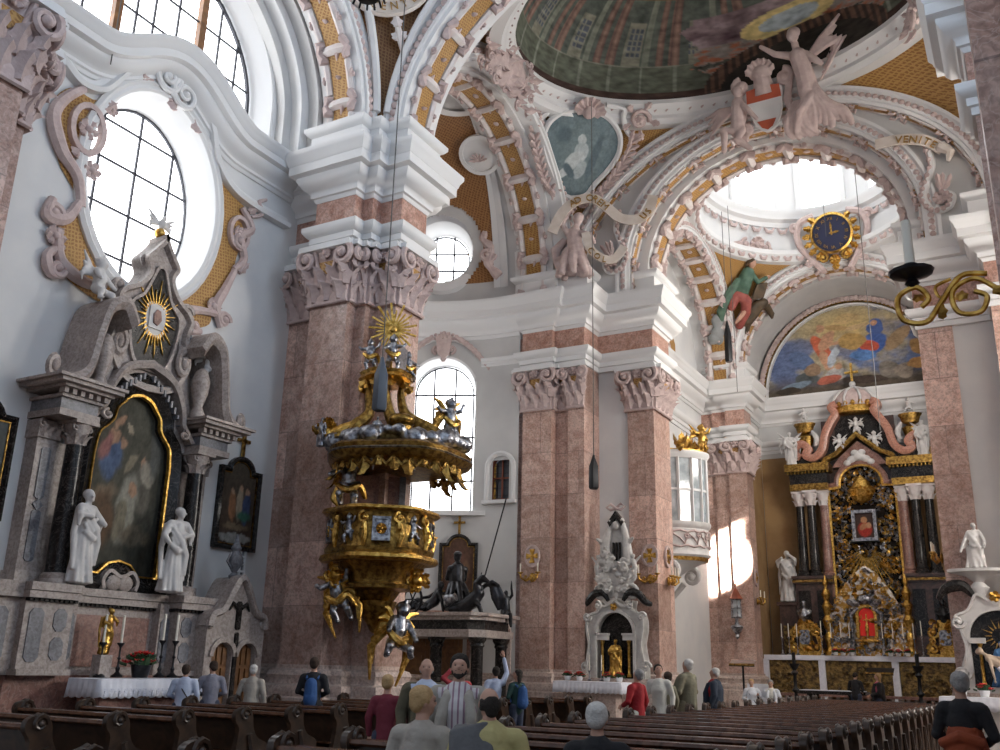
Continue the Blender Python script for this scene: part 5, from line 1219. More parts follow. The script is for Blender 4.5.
for s in (-1,1):
    mb=MB(); mb.box((s*.46,2.62,.38),(.4,.16,.2)); mb.box((s*.46,2.72,.4),(.44,.06,.24)); G(mb,'entablature','white',smooth=False)
    mb=MB(); mb.lathe([(.07,1.45),(.07,1.52),(.045,1.56),(.04,2.4),(.07,2.5),(.07,2.54)],n=8,T=Matrix.Translation((s*.44,0,.4))@UPF); G(mb,'column','gold')
    mb=MB(); P=smoothp([(s*.25,3.75),(s*.45,4.0),(s*.75,3.95),(s*1.0,3.7),(s*1.2,3.62)],n=6); mb.tube([(x,y,.35) for x,y in P],[.06+.07*sin(PI*i/(len(P)-1)) for i in range(len(P))],8); G(mb,'dark_volute','black')
mb=MB(); mb.rosette((0,3.55),.16,None,5,.52); G(mb,'gilt_star','gold')
rn=random.Random(9); mb=MB()
for i in range(26):
    y=3.9+1.35*(i/25); w=.62*(1-.25*(y-3.9)); q=rn.random()*2-1; s=.06+.07*rn.random(); mb.ell((q*w,y,.25+.12*rn.random()),(s*1.3,s,s),n=7,m=5); mb.leaf((q*w,y,.28),(rn.random()-.5,rn.random()-.3,.4),.34,.16,.3)
for s in (-1,1):
    for y,r in ((4.0,.24),(4.5,.22),(5.0,.18)): mb.scroll((s*(.52-.1*(y-4)),y),r,1.5,PI/2,-s,.07,w=.3)
    limb(mb,[(s*.42,5.1,.25),(s*.36,5.6,.25),(s*.28,6.0,.22),(s*.18,6.25,.2)],[.17,.13,.1,.09]); mb.leaf((s*.35,5.5,.3),(s*.9,.7,0),.5,.18,.2)
    mb.ell((s*.2,6.3,.24),.09)
    for y,q in ((4.1,.7),(4.35,-.4),(4.75,.6),(4.95,.2)): mb.scroll((s*(.25+.1*q),y),.13,1.4,q,s,.045,w=.38)
    limb(mb,[(s*.62,4.55,.3),(s*.66,4.8,.33),(s*.6,5.0,.33)],[.08,.09,.07]); mb.ell((s*.6,5.14,.34),.075,n=8,m=6); mb.tube([(s*.66,4.95,.3),(s*.85,5.15,.3)],[.05,.03],5)
mb.prism([(-.3,3.85),(.3,3.85),(.42,4.6),(.25,5.0),(-.25,5.0),(-.42,4.6)],.05,.3); mb.prism([(-.28,5.0),(.28,5.0),(.2,6.2),(0,6.45),(-.2,6.2)],.05,.16); mb.ell((0,6.15,.25),(.13,.15,.1))
f=figure_mesh('rocaille_relief',mb,.02,1); f.materials.append(M['relief']); link('rocaille_relief',f,t,GL)
mb=MB()
for s in (-1,0,1): mb.box((s*.11,5.3,.22),(.06,.6,.08))
G(mb,'dark_slot','black',smooth=False)
mb=MB(); mb.prism([(-.28,6.25),(0,6.62),(.28,6.25),(.2,6.1),(0,6.42),(-.2,6.1)],.1,.32); G(mb,'dark_canopy','black',smooth=False)
mb=MB()
for s in (-1,1): mb.tube([(0,6.7,.25),(s*.18,6.85,.25),(s*.32,6.75,.25),(s*.18,6.66,.25),(0,6.7,.25)],.05,6); 
mb.ell((0,6.7,.25),.07); G(mb,'ribbon_bow','stucco')
mb=MB(); mb.box((0,.7,.3),(2.6,1.4,.5)); G(mb,'pedestal','basem',smooth=False)
sculpt('gilded_figure',robed(MB(),1.15,0,((.12,.2,1.1),(-.12,.2,1.1)),0,1.5,seed=8),'gold','gilded seated figure inside the dark niche of the pale altar','statue',GF@Matrix.Translation((0,1.42,.42)),.022)
t=thing('altar_table','pale stone altar table under a white cloth before the pale niche altar','table',(-12.1,27.48,0)); mb=MB(); mb.box((0,0,.6),(1.7,.5,1.2)); 
mb.build('table_block','basem',t,smooth=False); mb=MB(); mb.box((0,0,1.24),(2.1,.8,.1)); mb.build('table_top','basem',t,smooth=False)
tb=cloth('altar_cloth',.82,2.15,1.305,.3,None,Matrix.Translation((-12.1,27.48,0))@Matrix.Rotation(PI/2,4,'Z')); tag(tb,'white scalloped cloth on the table of the pale niche altar','cloth')
for i,(x,l) in enumerate(((-12.95,'outermost on the left'),(-12.55,'second from the left'),(-11.65,'third from the left'),(-11.25,'outermost on the right'))):
    poinsettia(Matrix.Translation((x,27.55,1.318)),'red poinsettia in white pot on the niche altar cloth, %s'%l,.2,None,'pot')
for x,l in ((-12.3,'left'),(-11.9,'right')): put_candle(Matrix.Translation((x,27.72,1.318)),'gilt candlestick at the %s of the gilded niche figure'%l,.3,.45,.06)
# medallions and sconces on the shafts
def medallion(F,label,r=.3):
    t=thing('cross_medallion',label,'medallion',F); mb=MB(); mb.prism(ellp(0,0,r*.85,r*1.15,24,full=True),0,.04); mb.arch(ellp(0,0,r*.85,r*1.15,24,full=True),[(-.03,0),(-.03,.07),(.04,.07),(.04,0)],None,True); mb.build('stone_oval','stucco',t)
    mb=MB()
    for i in range(4):
        q=PI/2*i; d=(cos(q),sin(q)); n=(-d[1],d[0]); L=r*.75; mb.prism([(n[0]*.03,n[1]*.03),(d[0]*L+n[0]*.1,d[1]*L+n[1]*.1),(d[0]*L-n[0]*.1,d[1]*L-n[1]*.1),(-n[0]*.03,-n[1]*.03)],.04,.07)
    mb.ell((0,0,.06),.06,n=8,m=5); mb.build('gilt_cross','gold',t)
def sconce(F,label,n=2):
    t=thing('wall_sconce',label,'sconce',F); mb=MB(); mb.ell((0,0,.04),(.1,.16,.05)); 
    for i in range(n):
        s=-1+2*i/(max(1,n-1)); mb.tube([(0,0,.05),(s*.15,-.12,.2),(s*.3,-.02,.28),(s*.32,.1,.26)],[.035,.04,.035,.03],6); mb.scroll((s*.16,.02),.09,1.2,0,1 if s>0 else -1,.025,w=.15); mb.lathe([(.04,0),(.1,.04),(.1,.06),(.0,.05)],n=10,T=Matrix.Translation((s*.32,.1,.26))@UPF)
    mb.build('branches','gold',t); c=MB()
    for i in range(n): s=-1+2*i/(max(1,n-1)); c=MB(); c.lathe([(.025,.13),(.024,.42),(.003,.43)],n=8,T=Matrix.Translation((s*.32,0.02,.26))@UPF); c.build('candle','candle',t)
FX=lambda x,y,z: frame((x,y,z),(0,1,0),(1,0,0))
medallion(FS(-14.58,5.2,28.28),'gilt cross on a stone oval on the left shaft of the double pillar'); sconce(FS(-14.58,4.5,28.28),'gilt candle sconce below the cross on the left shaft of the double pillar')
medallion(FS(-10.98,5.25,29.68),'gilt cross oval on the double pillar right shaft, nave side'); medallion(FX(-10.73,30.6,5.3),'gilt cross on a stone oval on the side of the right shaft facing the choir')
sconce(FS(-10.98,4.5,29.68),'gilt candle sconce on the front of the right shaft of the double pillar'); sconce(FX(-10.73,30.6,4.5),'gilt candle sconce on the choir side of the right shaft',3)
medallion(FX(-10.73,42.0,5.6),'gilt cross on a stone oval on the pillar beside the high altar'); sconce(FX(-10.73,42.0,4.6),'gilt candle sconce on the pillar beside the high altar')
# glazed oratory with carved white front
t=thing('glazed_oratory','white carved oratory box with leaded glass on the choir wall','oratory',(-12.8,33.5,0)); HL=Matrix.Translation((12.8,-33.5,0))
H=lambda mb,n,m,**k: part(mb,n,m,t,HL,**k)
op=[(-12.75,31.8)]+[(-12.75+2.55*sin(PI*i/10)**.6,31.8+3.5*i/10) for i in range(1,10)]+[(-12.75,35.3)]
op=[(x,y) for x,y in op]
SW=lambda pr: MB().sweep(op,pr)
H(SW([(-.2,5.55),(.02,5.55),(.08,5.62),(.03,5.7),(.0,5.78),(.0,6.55),(.06,6.62),(.1,6.7),(.1,6.78),(-.2,6.78)]),'parapet','white')
H(SW([(-.2,9.1),(.02,9.1),(.08,9.2),(.14,9.3),(.14,9.36),(-.2,9.4)]),'cornice','trimw')
H(SW([(-.2,5.42),(-.05,5.42),(-.02,5.55),(-.2,5.55)]),'gilt_moulding','gold')
mb=MB()
for i in range(1,len(op)-1):
    p=Vector((*op[i],0)); mb.box((p.x,p.y,7.95),(.09,.09,2.35))
mb.sweep(op,[(-.03,7.9),(.03,7.9),(.03,7.98),(-.03,7.98)]); H(mb,'sash_bar','trimw',smooth=False)
M['pane']=mat('oratory_pane',(.30,.34,.36),.08,col2=(.50,.55,.58),scale=2.5)
H(SW([(-.06,6.78),(-.02,6.78),(-.02,9.1),(-.06,9.1)]),'glass_pane','pane',smooth=False)
mb=MB()
for i in range(len(op)-1):
    p,q=Vector((*op[i],0)),Vector((*op[i+1],0)); c=(p+q)/2; d=(q-p).normalized(); F=frame((c.x,c.y,6.18),d,(d.y,-d.x,0)); w=(q-p).length
    mb.tube([(-w*.5,.0,.03),(-w*.2,-.2,.05),(w*.1,.15,.05),(w*.5,.0,.03)],.035,5,T=F); mb.scroll((0,.1),.13,1.3,0,1 if i%2 else -1,.035,F,5,10,.04); mb.tube([(-w*.5,.28,.03),(0,.22,.05),(w*.5,.28,.03)],.04,5,T=F); mb.tube([(-w*.5,-.3,.03),(0,-.24,.05),(w*.5,-.3,.03)],.04,5,T=F)
H(mb,'carved_lattice','stucco')
mb=MB(); mb.grid(lambda s,tt: Vector((-12.75+2.45*sin(PI*s)**.6*(1-.7*tt**.8),31.8+3.5*(s*(1-.3*tt)+.15*tt),5.45-.9*tt)),16,6); H(mb,'underside','trimw')
for y in (32.3,34.6): mb=MB(); mb.scroll((0,0),.32,1.4,PI/2,-1,.12,frame((-11.2,y,5.0),(1,0,0),(0,-1,0)),8); mb.tube([(-12.6,y,5.3),(-11.6,y,5.35),(-11.0,y,5.2)],.12,8); mb.tube([(-11.5,y,4.75),(-12.0,y,4.2),(-12.4,y,3.7)],[.12,.09,.1],8); H(mb,'console','white')
mb=MB()
for y in (32.4,33.1,33.9,34.6): 
    for i in range(5): q=i*1.3; mb.leaf((-10.75,y,9.35),(cos(q)*.6,sin(q)*.4,.8),.6,.3,.3)
    mb.ell((-10.75,y,9.5),.16)
mb.sweep(op,[(-.05,9.36),(.06,9.36),(.06,9.42),(-.05,9.42)]); H(mb,'gilt_cresting','gold')
sculpt('gilded_angel',putto(MB(),(0,0,0),1.1,1,True),'gold','gilded winged child standing on top of the glazed oratory','angel',FX(-10.35,33.7,9.4)@Matrix.Rotation(-.6,4,'Y'),.03)
struct(MB().box((-12.6,33.6,2.3),(.3,3.2,4.6)).build('wall_door_surround','plaster',smooth=False)); dd=struct(MB().box((-12.42,33.3,1.5),(.08,1.5,3.0)).build('door_2','trimw',smooth=False))
mb=MB(); mb.box((-12.37,33.3,2.15),(.05,1.1,1.3)); mb.box((-12.37,33.3,.8),(.05,1.1,1.0)); part(mb,'door_panel','linen',dd,smooth=False); mb=MB(); mb.ell((-12.33,33.9,1.5),.06); part(mb,'door_handle','gold',dd)

struct(MB().box((1.98,9.0,.04),(.12,4.3,.06),Wn).build('trim_51','goldd',smooth=False))
t=thing('stucco_cartouche','small rose stucco shield beside the top of the arched transept window','stucco',Wn@Matrix.Translation((2.0,11.7,.06))); mb=MB(); mb.prism([(-.25,.5),(.25,.5),(.2,-.4),(0,-.6),(-.2,-.4)],-.05,.1); mb.ell((0,.6,.02),(.26,.2,.1)); 
for q in (-1,1): mb.scroll((q*.26,.45),.12,1.3,PI/2,-q,.04)
mb.build('shield','stucco',t)
# ================================================================== HIGH ALTAR
HY=44.75; HX=-6.4
t=thing('high_altar','tall black and gold high altar with columns, crown and silver-gold centre','altar',(HX,HY,0)); KL=Matrix.Translation((-HX,-HY,0))@FS(HX,0,HY)
K=lambda mb,n,m,**k: part(mb,n,m,t,KL,**k)
M['rose']=marble('rose_marble',(.42,.17,.11),(.55,.27,.19),(.6,.4,.33))
M['darkbr']=mat('dark_marble_brown',(.045,.028,.022),.3,col2=(.10,.055,.045),scale=3,var=2)
M['fil']=mat('silver_gold_filigree',(.62,.60,.58),.35,.95,col2=(.42,.24,.06),scale=5,bump=.9,bscale=16,ramp=(.42,.55))
mb=MB(); panelled(mb,-3.1,3.1,2.3,4.7,-.3,.1); panelled(mb,-1.75,1.75,4.5,10.6,-.3,.0); panelled(mb,-1.6,1.6,10.4,13.0,-.3,-.1); K(mb,'altar_back','darkbr',smooth=False)
for s in (-1,1):
    mb=MB(); panelled(mb,s*2.35-.78,s*2.35+.78,2.3,5.5,-.2,.5); panelled(mb,s*2.35-.86,s*2.35+.86,5.5,5.72,-.2,.62); panelled(mb,s*2.35-.9,s*2.35+.9,5.72,5.84,-.2,.7); K(mb,'column_pedestal','darkbr',smooth=False)
    mb=MB()
    for e in (-.4,.4): mb.prism(rect(s*2.35+e-.26,3.3,s*2.35+e+.26,5.2),.5,.56)
    K(mb,'pedestal_panel','black',smooth=False); mb=MB(); panelled(mb,s*2.35-.88,s*2.35+.88,5.56,5.66,.6,.68); K(mb,'gilt_band','goldd',smooth=False)
    for x,z,m in ((s*2.72,.35,'black'),(s*2.2,.5,'black'),(s*1.68,.25,'redm')):
        mb=MB(); mb.lathe([(.3,5.84),(.3,5.95),(.24,6.0),(.26,6.08),(.215,6.14),(.21,7.2),(.18,9.0)],n=18,T=Matrix.Translation((x,0,z))@UPF); K(mb,'column',m)
        mb=MB(); mb.lathe([(.19,8.98),(.2,9.15),(.3,9.5),(.3,9.55)],n=14,T=Matrix.Translation((x,0,z))@UPF)
        for j in range(7): q=2*PI*j/7; mb.leaf((x+.18*cos(q),9.0,z+.18*sin(q)),(0,1,0),.3,.17,.45,w=(cos(q),0,sin(q)))
        for j in range(4): q=2*PI*(j+.5)/4; mb.scroll((x+.27*cos(q),9.45),.12,1.3,PI/2,1,.035,w=z+.24*sin(q))
        mb.box((x,9.6,z),(.62,.1,.62)); K(mb,'capital','stuccow')
    mb=MB(); panelled(mb,s*2.2-.85,s*2.2+.85,9.65,9.95,-.2,.75); panelled(mb,s*2.2-.98,s*2.2+.98,10.5,10.85,-.2,.98)
    for j in range(12): panelled(mb,s*2.2-.9+.16*j,s*2.2-.82+.16*j,10.4,10.55,.75,.9)
    K(mb,'gilt_entablature','goldd',smooth=False); mb=MB(); panelled(mb,s*2.2-.83,s*2.2+.83,9.95,10.42,-.2,.73); K(mb,'black_frieze','black',smooth=False)
    P=smoothp([(s*2.55,11.25),(s*2.85,11.55),(s*2.5,11.9),(s*2.15,11.65),(s*2.3,11.35),(s*1.95,11.2),(s*1.55,11.55),(s*1.35,12.3),(s*1.05,12.85),(s*.85,13.2),(s*1.0,13.5),(s*.75,13.65)],n=6)
    mb=MB(); mb.arch(P,[(-.17,-.05),(-.17,.45),(-.05,.52),(.05,.52),(.17,.45),(.17,-.05)]); K(mb,'rose_volute','rose')
    mb=MB(); panelled(mb,s*2.3-.6,s*2.3+.6,10.85,11.5,-.25,.3); panelled(mb,s*1.2-.45,s*1.2+.45,10.85,12.2,-.28,.05); K(mb,'black_attic','black',smooth=False)
    mb=MB(); mb.lathe([(.15,12.4),(.35,12.5),(.38,12.62),(.42,12.75),(.5,12.85),(.5,12.92),(0,12.95)],n=10,T=Matrix.Translation((s*2.3,0,.1))@UPF,sy=.6); mb.lathe([(.3,11.5),(.25,11.8),(.4,12.3),(.15,12.45)],n=10,T=Matrix.Translation((s*2.3,0,.05))@UPF,sy=.6); K(mb,'gilt_vase_base','goldd')
    mb=MB(); P=smoothp([(s*1.95,12.5),(s*1.75,12.1),(s*1.85,11.75)],n=6); mb.tube([(x,y,.35) for x,y in P],[.05+.08*sin(PI*i/(len(P)-1)) for i in range(len(P))],7); K(mb,'white_plume','white')
# central frame, filigree field, little picture
inner=[(-1.4,4.6),(1.4,4.6),(1.4,9.7),(.9,9.75)]+ellp(0,9.95,.88,.75,16,.1,PI-.1)+[(-.9,9.75),(-1.4,9.7)]
mb=MB(); mb.arch(inner,[(-.28,0),(-.28,.3),(-.16,.36),(0,.3),(0,0)],None,True); K(mb,'dark_frame','redm',smooth=False); mb=MB(); mb.arch(inner,[(-.06,.25),(-.06,.37),(.03,.35),(.03,.25)],None,True); K(mb,'gilt_edge','gold')
K(fill(inner,[],.06,depth=.05),'filigree_ground','dark',smooth=False)
def foliate(mb,n,x0,x1,y0,y1,z,rn,s0=.14,s1=.26,dens=None):
    # dense relief of curled leaves and little scrolls
    for i in range(n):
        x=x0+(x1-x0)*rn.random(); y=y0+(y1-y0)*rn.random()
        if dens and not dens(x,y): continue
        r=s0+(s1-s0)*rn.random(); q=rn.random()*2*PI
        if i%3==0: mb.scroll((x,y),r*.7,1.3,q,1 if i%2 else -1,r*.2,w=z,n=5,k=9)
        else: mb.leaf((x,y,z-.02),(cos(q),sin(q),.3),r*1.9,r*.9,.35,n=4)
    return mb
rn=random.Random(21); inp=lambda x,y: ppoly(inner,x,y) and not (abs(x)<.5 and 7.2<y<9.0)
for nm,m,n in (('silver_foliage','silver',620),('gold_foliage','gold',560)):
    mb=foliate(MB(),n,-1.35,1.35,4.7,10.6,.12,rn,.09,.17,inp); K(mb,nm,m)
mb=MB(); mb.arch(rect(-.38,7.45,.38,8.55),[(0,.1),(0,.42),(-.14,.42),(-.16,.1)],None,True); K(mb,'picture_mount','silver',smooth=False)
picture('small_icon',rect(-.38,7.45,.38,8.55),lambda s,t: (.05,.03,.025),[(.5,.35,.4,.3,0,(.30,.03,.02),.6),(.48,.72,.18,.13,0,(.40,.2,.10),.6),(.7,.5,.16,.12,0,(.42,.22,.12),.6),(.4,.45,.2,.12,.4,(.35,.16,.08),.5)],.3,t,KL,24,30,5)
mb=MB(); mb.lathe([(.1,9.0),(.35,9.1),(.5,9.35),(.62,9.6),(.4,9.8),(.3,10.0),(.12,10.2),(.0,10.3)],n=14,T=Matrix.Translation((0,0,.3))@UPF,sy=.5); 
for i in range(7): q=PI*i/6; mb.leaf((0,9.3,.4),(cos(q),sin(q),.3),.6,.2,.2)
K(mb,'gilt_crown','gold')
mb=MB(); rn=random.Random(4)
for i in range(40): q=PI+PI*i/39; L=.9+.5*(i%3)/2; mb.prism([(.3*cos(q-.02),6.9+.3*sin(q-.02)),(.3*cos(q+.02),6.9+.3*sin(q+.02)),(L*cos(q+.02)*.95,6.6+L*sin(q)),(L*cos(q-.02)*.95,6.6+L*sin(q))],.3,.36)
K(mb,'gilt_rays','gold',smooth=False)
# gable, relief of cherubs and the crown above
mb=MB(); mb.arch([(1.5,10.75),(1.35,11.0),(.9,11.2),(0,12.0),(-.9,11.2),(-1.35,11.0),(-1.5,10.75)],[(0,0),(0,.5),(-.1,.55),(-.2,.5),(-.22,0)]); K(mb,'gilt_gable','goldd')
mb=MB(); mb.prism([(-1.2,10.7),(1.2,10.7),(.85,11.15),(0,11.85),(-.85,11.15)],-.1,.25); K(mb,'gable_field','redm',smooth=False)
mb=MB(); 
for x,y,r in ((-.3,11.0,.17),(0,11.1,.2),(.3,11.0,.17),(-.15,11.3,.15),(.15,11.3,.15),(-.5,10.85,.15),(.5,10.85,.15)): mb.ell((x,y,.3),(r*1.2,r,r))
f=figure_mesh('cherub_cloud',mb,.03); f.materials.append(M['white']); link('cherub_cloud',f,t,KL)
mb=MB(); panelled(mb,-1.0,1.0,11.0,13.4,-.3,-.05); K(mb,'black_field','black',smooth=False)
mb=MB(); mb.lathe([(.75,13.15),(.85,13.2),(.85,13.45),(.8,13.5)],n=24,T=Matrix.Translation((0,0,.15))@UPF,sy=.55)
for i in range(9): q=PI*i/8; mb.leaf((.82*cos(q),13.45,.15+.45*sin(q)),(cos(q)*.3,1,.1),.35,.2,.1)
K(mb,'crown_rim','gold')
mb=MB(); mb.lathe([(.76,13.45),(.86,13.75),(.72,14.1),(.35,14.35),(.08,14.4),(0,14.4)],n=24,T=Matrix.Translation((0,0,.15))@UPF,sy=.5,wob=(.05,8)); K(mb,'crown_cap','stucco')
mb=MB()
for i in range(4): q=PI*(i+.5)/4; mb.tube([(.84*cos(q),13.5,.15+.46*sin(q)),(.95*cos(q),13.85,.15+.5*sin(q)),(.6*cos(q),14.25,.15+.33*sin(q)),(0,14.45,.15)],.06,6)
mb.ell((0,14.58,.15),.15,n=10,m=7); K(mb,'crown_arch','white')
mb=MB(); mb.prism(rect(-.05,14.6,.05,15.6),.1,.2); mb.prism(rect(-.3,15.1,.3,15.2),.1,.2); K(mb,'gilt_cross','gold',smooth=False)
KW=lambda x,y,z,r=0: FS(HX,0,HY)@Matrix.Translation((x,y,z))@Matrix.Rotation(r,4,'Y')
def winged(mb,h,seed,side):
    robed(mb,h,.1*side,((.1,.3,.95*h/1.7),(-.1,.3,.9*h/1.7)),side,1,seed=seed)
    k=h/1.7
    for e in (-1,1):
        for i in range(5): mb.tube([(e*.08*k,1.25*k,-.1*k),(e*(.35+.04*i)*k,(1.5-.12*i)*k,-.2*k),(e*(.62-.05*i)*k,(1.75-.3*i)*k,-.2*k)],[.06*k,.07*k,.02*k],6)
    return mb
sculpt('angel_statue',winged(MB(),1.6,31,-1),'white','white winged angel standing on the left columns of the high altar','angel',KW(-2.9,10.86,.62,.3),.028)
sculpt('angel_statue',winged(MB(),1.6,32,1),'white','white winged angel standing on the right columns of the high altar','angel',KW(2.75,10.86,.62,-.3),.028)
for x,y,z,p,l in ((-2.3,12.95,.1,0,'small white child on the left gilded vase of the high altar'),(2.3,12.95,.1,3,'small white child on the right gilded vase of the high altar'),(0,12.1,.2,1,'white flying child under the crown of the high altar'),(-.75,11.35,.35,2,'white winged child leaning on the left slope of the gilded gable'),(.75,11.35,.35,0,'white winged child leaning on the right slope of the gilded gable')):
    sculpt('putto_statue',putto(MB(),(0,0,0),.85 if abs(x)<2 else .7,p,abs(x)<2),'white',l,'angel',KW(x,y,z),.026)
# silver-gold tabernacle on the altar
t=thing('tabernacle','silver and gold tabernacle with a red lit niche at the centre of the high altar','tabernacle',(HX,43.75,2.42)); TF=Matrix.Translation((-HX,-43.75,-2.42))@FS(HX,0,43.75)
Tb=lambda mb,n,m,**k: part(mb,n,m,t,TF,**k)
mb=MB(); mb.box((-.15,3.2,-.2),(3.4,1.6,.4)); mb.prism([(-1.7,4.0),(1.4,4.0),(.9,5.1),(.35,5.9),(-.1,6.2),(-.6,5.8),(-1.2,5.1)],-.35,-.05); Tb(mb,'tabernacle_body','fil',smooth=False)
rn=random.Random(8)
for nm,m,n in (('gold_foliage','gold',150),('silver_foliage','silver',130)):
    mb=foliate(MB(),n,-1.75,1.5,2.45,6.1,.05,rn,.12,.24,lambda x,y: (y<4.2 or abs(x+.15)<1.75-(y-4)*.75) and not (abs(x+.15)<.32 and 3.1<y<4.5)); Tb(mb,nm,m)
for x in (-1.75,1.5):
    mb=MB(); mb.lathe([(.2,2.42),(.25,2.6),(.12,2.8),(.2,3.2),(.1,3.4),(.24,3.9),(.12,4.1),(.22,4.5),(.1,4.7),(.2,5.0),(.06,5.3),(.12,5.5),(.02,5.8)],n=12,T=Matrix.Translation((x,0,0))@UPF); Tb(mb,'gilt_baluster','gold')
for k in (-.75,.45):
    mb=MB(); mb.lathe([(.08,2.5),(.06,3.0),(.07,3.9),(.1,4.1)],n=10,T=Matrix.Translation((k,0,.15))@UPF); Tb(mb,'silver_column','silver')
M['redlit']=mat('red_lit_niche',(.62,.02,.01),.5,emit=.12)
mb=MB(); mb.prism(archpath(-.15,3.25,.3,.3,4.1,12),.0,.08); Tb(mb,'red_niche','redlit',smooth=False)
mb=MB(); mb.arch(archpath(-.15,3.15,.34,.36,4.1,14),[(-.08,0),(-.08,.18),(.03,.18),(.03,0)]); mb.ell((-.15,3.05,.1),(.5,.08,.12)); Tb(mb,'niche_arch','gold')
mb=MB(); mb.tube([(-.15,3.2,.12),(-.15,4.15,.12)],[.05,.03],6); mb.tube([(-.3,3.9,.12),(0,3.9,.12)],.03,5); mb.ell((-.15,3.55,.14),(.08,.25,.06)); Tb(mb,'crucifix','gold')
mb=MB(); mb.ell((-.15,4.75,.15),(.34,.22,.2)); 
for s in (-1,1): mb.leaf((-.15+s*.2,4.55,.2),(s,.2,.2),.7,.3,.3); mb.tube([(-.15+s*.3,4.4,.15),(-.15+s*.65,4.1,.15),(-.15+s*.5,3.7,.15)],[.09,.1,.04],6)
Tb(mb,'silver_canopy','silver')
# altar table with gilt reliefs
t=thing('high_altar_table','long high altar table with white edges and gilded relief panels','table',(HX-.4,43.5,.66)); ML=Matrix.Translation((-HX+.4,-43.5,-.66))@FS(HX-.4,0,43.0)
mb=MB(); panelled(mb,-4.0,3.9,2.22,2.42,-1.1,.05)
for x in (-3.95,-1.6,1.3,3.85): panelled(mb,x-.13,x+.13,.66,2.25,-.9,.02)
part(mb,'white_table','linen',t,ML,smooth=False)
M['relg']=mat('worn_gilt_relief',(.30,.20,.07),.4,.8,col2=(.08,.055,.03),scale=7,bump=1.,bscale=14)
for x0,x1 in ((-3.8,-1.75),(-1.45,1.15),(1.45,3.7)):
    mb=MB(); panelled(mb,x0,x1,.8,2.2,-.5,-.06); p=part(mb,'relief_panel','relg',t,ML,smooth=False); mb=foliate(MB(),26,x0+.15,x1-.15,.95,2.1,-.05,rn,.1,.2); part(mb,'gilt_foliage','relg',p)
# candles, reliquary busts, plants on the table
zt=.66+0
def HT(x,y=42.95,z=2.43): return Matrix.Translation((x,y,z))
for i,x in enumerate((-10.05,-9.75,-9.4)): put_candle(HT(x,43.25),'tall silver candlestick on the high altar table, %s of the three at its left end'%('leftmost','middle','rightmost')[i],.75,.55,.08)
for i,x in enumerate((-8.35,-7.95,-7.55,-7.2,-5.9,-5.5,-5.1,-4.7,-4.4)): put_candle(HT(x,43.1),'tall silver candlestick standing before the tabernacle, number %s from the left'%('one','two','three','four','five','six','seven','eight','nine')[i],.8 if i in(0,8) else .7,.6,.07)
def reliquary(x,l,armor):
    t=thing('reliquary_bust',l,'bust',HT(x,43.6)); F=Matrix.Translation((0,0,0))@FS(0,0,0); rn=random.Random(int(x*10))
    mb=MB(); mb.box((0,.75,0),(.5,1.4,.3)); foliate(mb,34,-.6,.6,.1,1.4,.16,rn,.12,.22)
    for s in (-1,1):
        mb.scroll((s*.5,.3),.22,1.4,PI,s,.07,w=.15); mb.scroll((s*.45,.95),.22,1.4,0,s,.07,w=.15); mb.tube([(s*.7,.1,.1),(s*.55,.6,.15),(s*.35,1.3,.15)],[.08,.06,.05],6)
    mb.box((0,.05,.05),(1.3,.14,.5)); part(mb,'gilt_stand','gold',t,F)
    mb=MB(); mb.prism(octo(0,.75,.22,.3,.08),.15,.24); part(mb,'silver_cartouche','silver',t,F,smooth=False)
    b=MB(); limb(b,[(0,1.45,0),(0,1.65,.02),(0,1.82,0)],[.2,.24,.2]); limb(b,[(-.22,1.82,0),(.22,1.82,0)],[.11,.11]); limb(b,[(0,1.85,0),(0,2.0,.03)],[.07,.065]); b.ell((0,2.12,.03),(.1,.13,.12)); b.ell((0,2.2,0),(.12,.1,.13)); b.tube([(-.25,1.7,.1),(.05,1.6,.22),(.25,1.75,.1)],[.06,.08,.05],6)
    f=figure_mesh('bust',b,.022); f.materials.append(M[armor]); link('bust',f,t,F)
reliquary(-9.1,'gilded reliquary bust at the left end of the high altar','silver'); reliquary(-3.55,'gilded reliquary bust at the right end of the high altar','iron')
for i,(x,g) in enumerate(((-7.75,'left'),(-7.45,'left'),(-7.1,'left'),(-5.6,'right'),(-5.3,'right'),(-4.95,'right'))): poinsettia(HT(x,42.75),'small red poinsettia on the high altar table, %s of the three at the tabernacle\'s %s'%(('outer','middle','inner','inner','middle','outer')[i],g),.2,None,'pot')
for x,l in ((-8.9,'left'),(-4.25,'right')):
    mb=MB(); mb.lathe([(.05,2.43),(.16,2.46),(.06,2.6),(.05,3.9),(.1,4.0),(.02,4.05)],n=8,T=UPF) if False else None
# saint at the left of the high altar
t=thing('stone_bracket','stone bracket with gilt relief carrying the white saint','bracket',(-9.95,44.7,0)); mb=MB(); mb.box((0,0,2.3),(.75,.7,4.6)); mb.box((0,0,4.65),(.95,.9,.14)); mb.build('bracket','darkbr',t,smooth=False); mb=MB(); mb.box((0,-.37,2.6),(.5,.04,2.2)); mb.build('gilt_panel','relg',t,smooth=False)
sculpt('saint_statue',robed(MB(),2.3,.1,((.12,.2,1.55),(-.12,.22,1.45)),1,1.1,seed=14),'white','large white saint standing on a bracket left of the high altar columns','statue',FS(-9.95,4.72,44.6),.032)
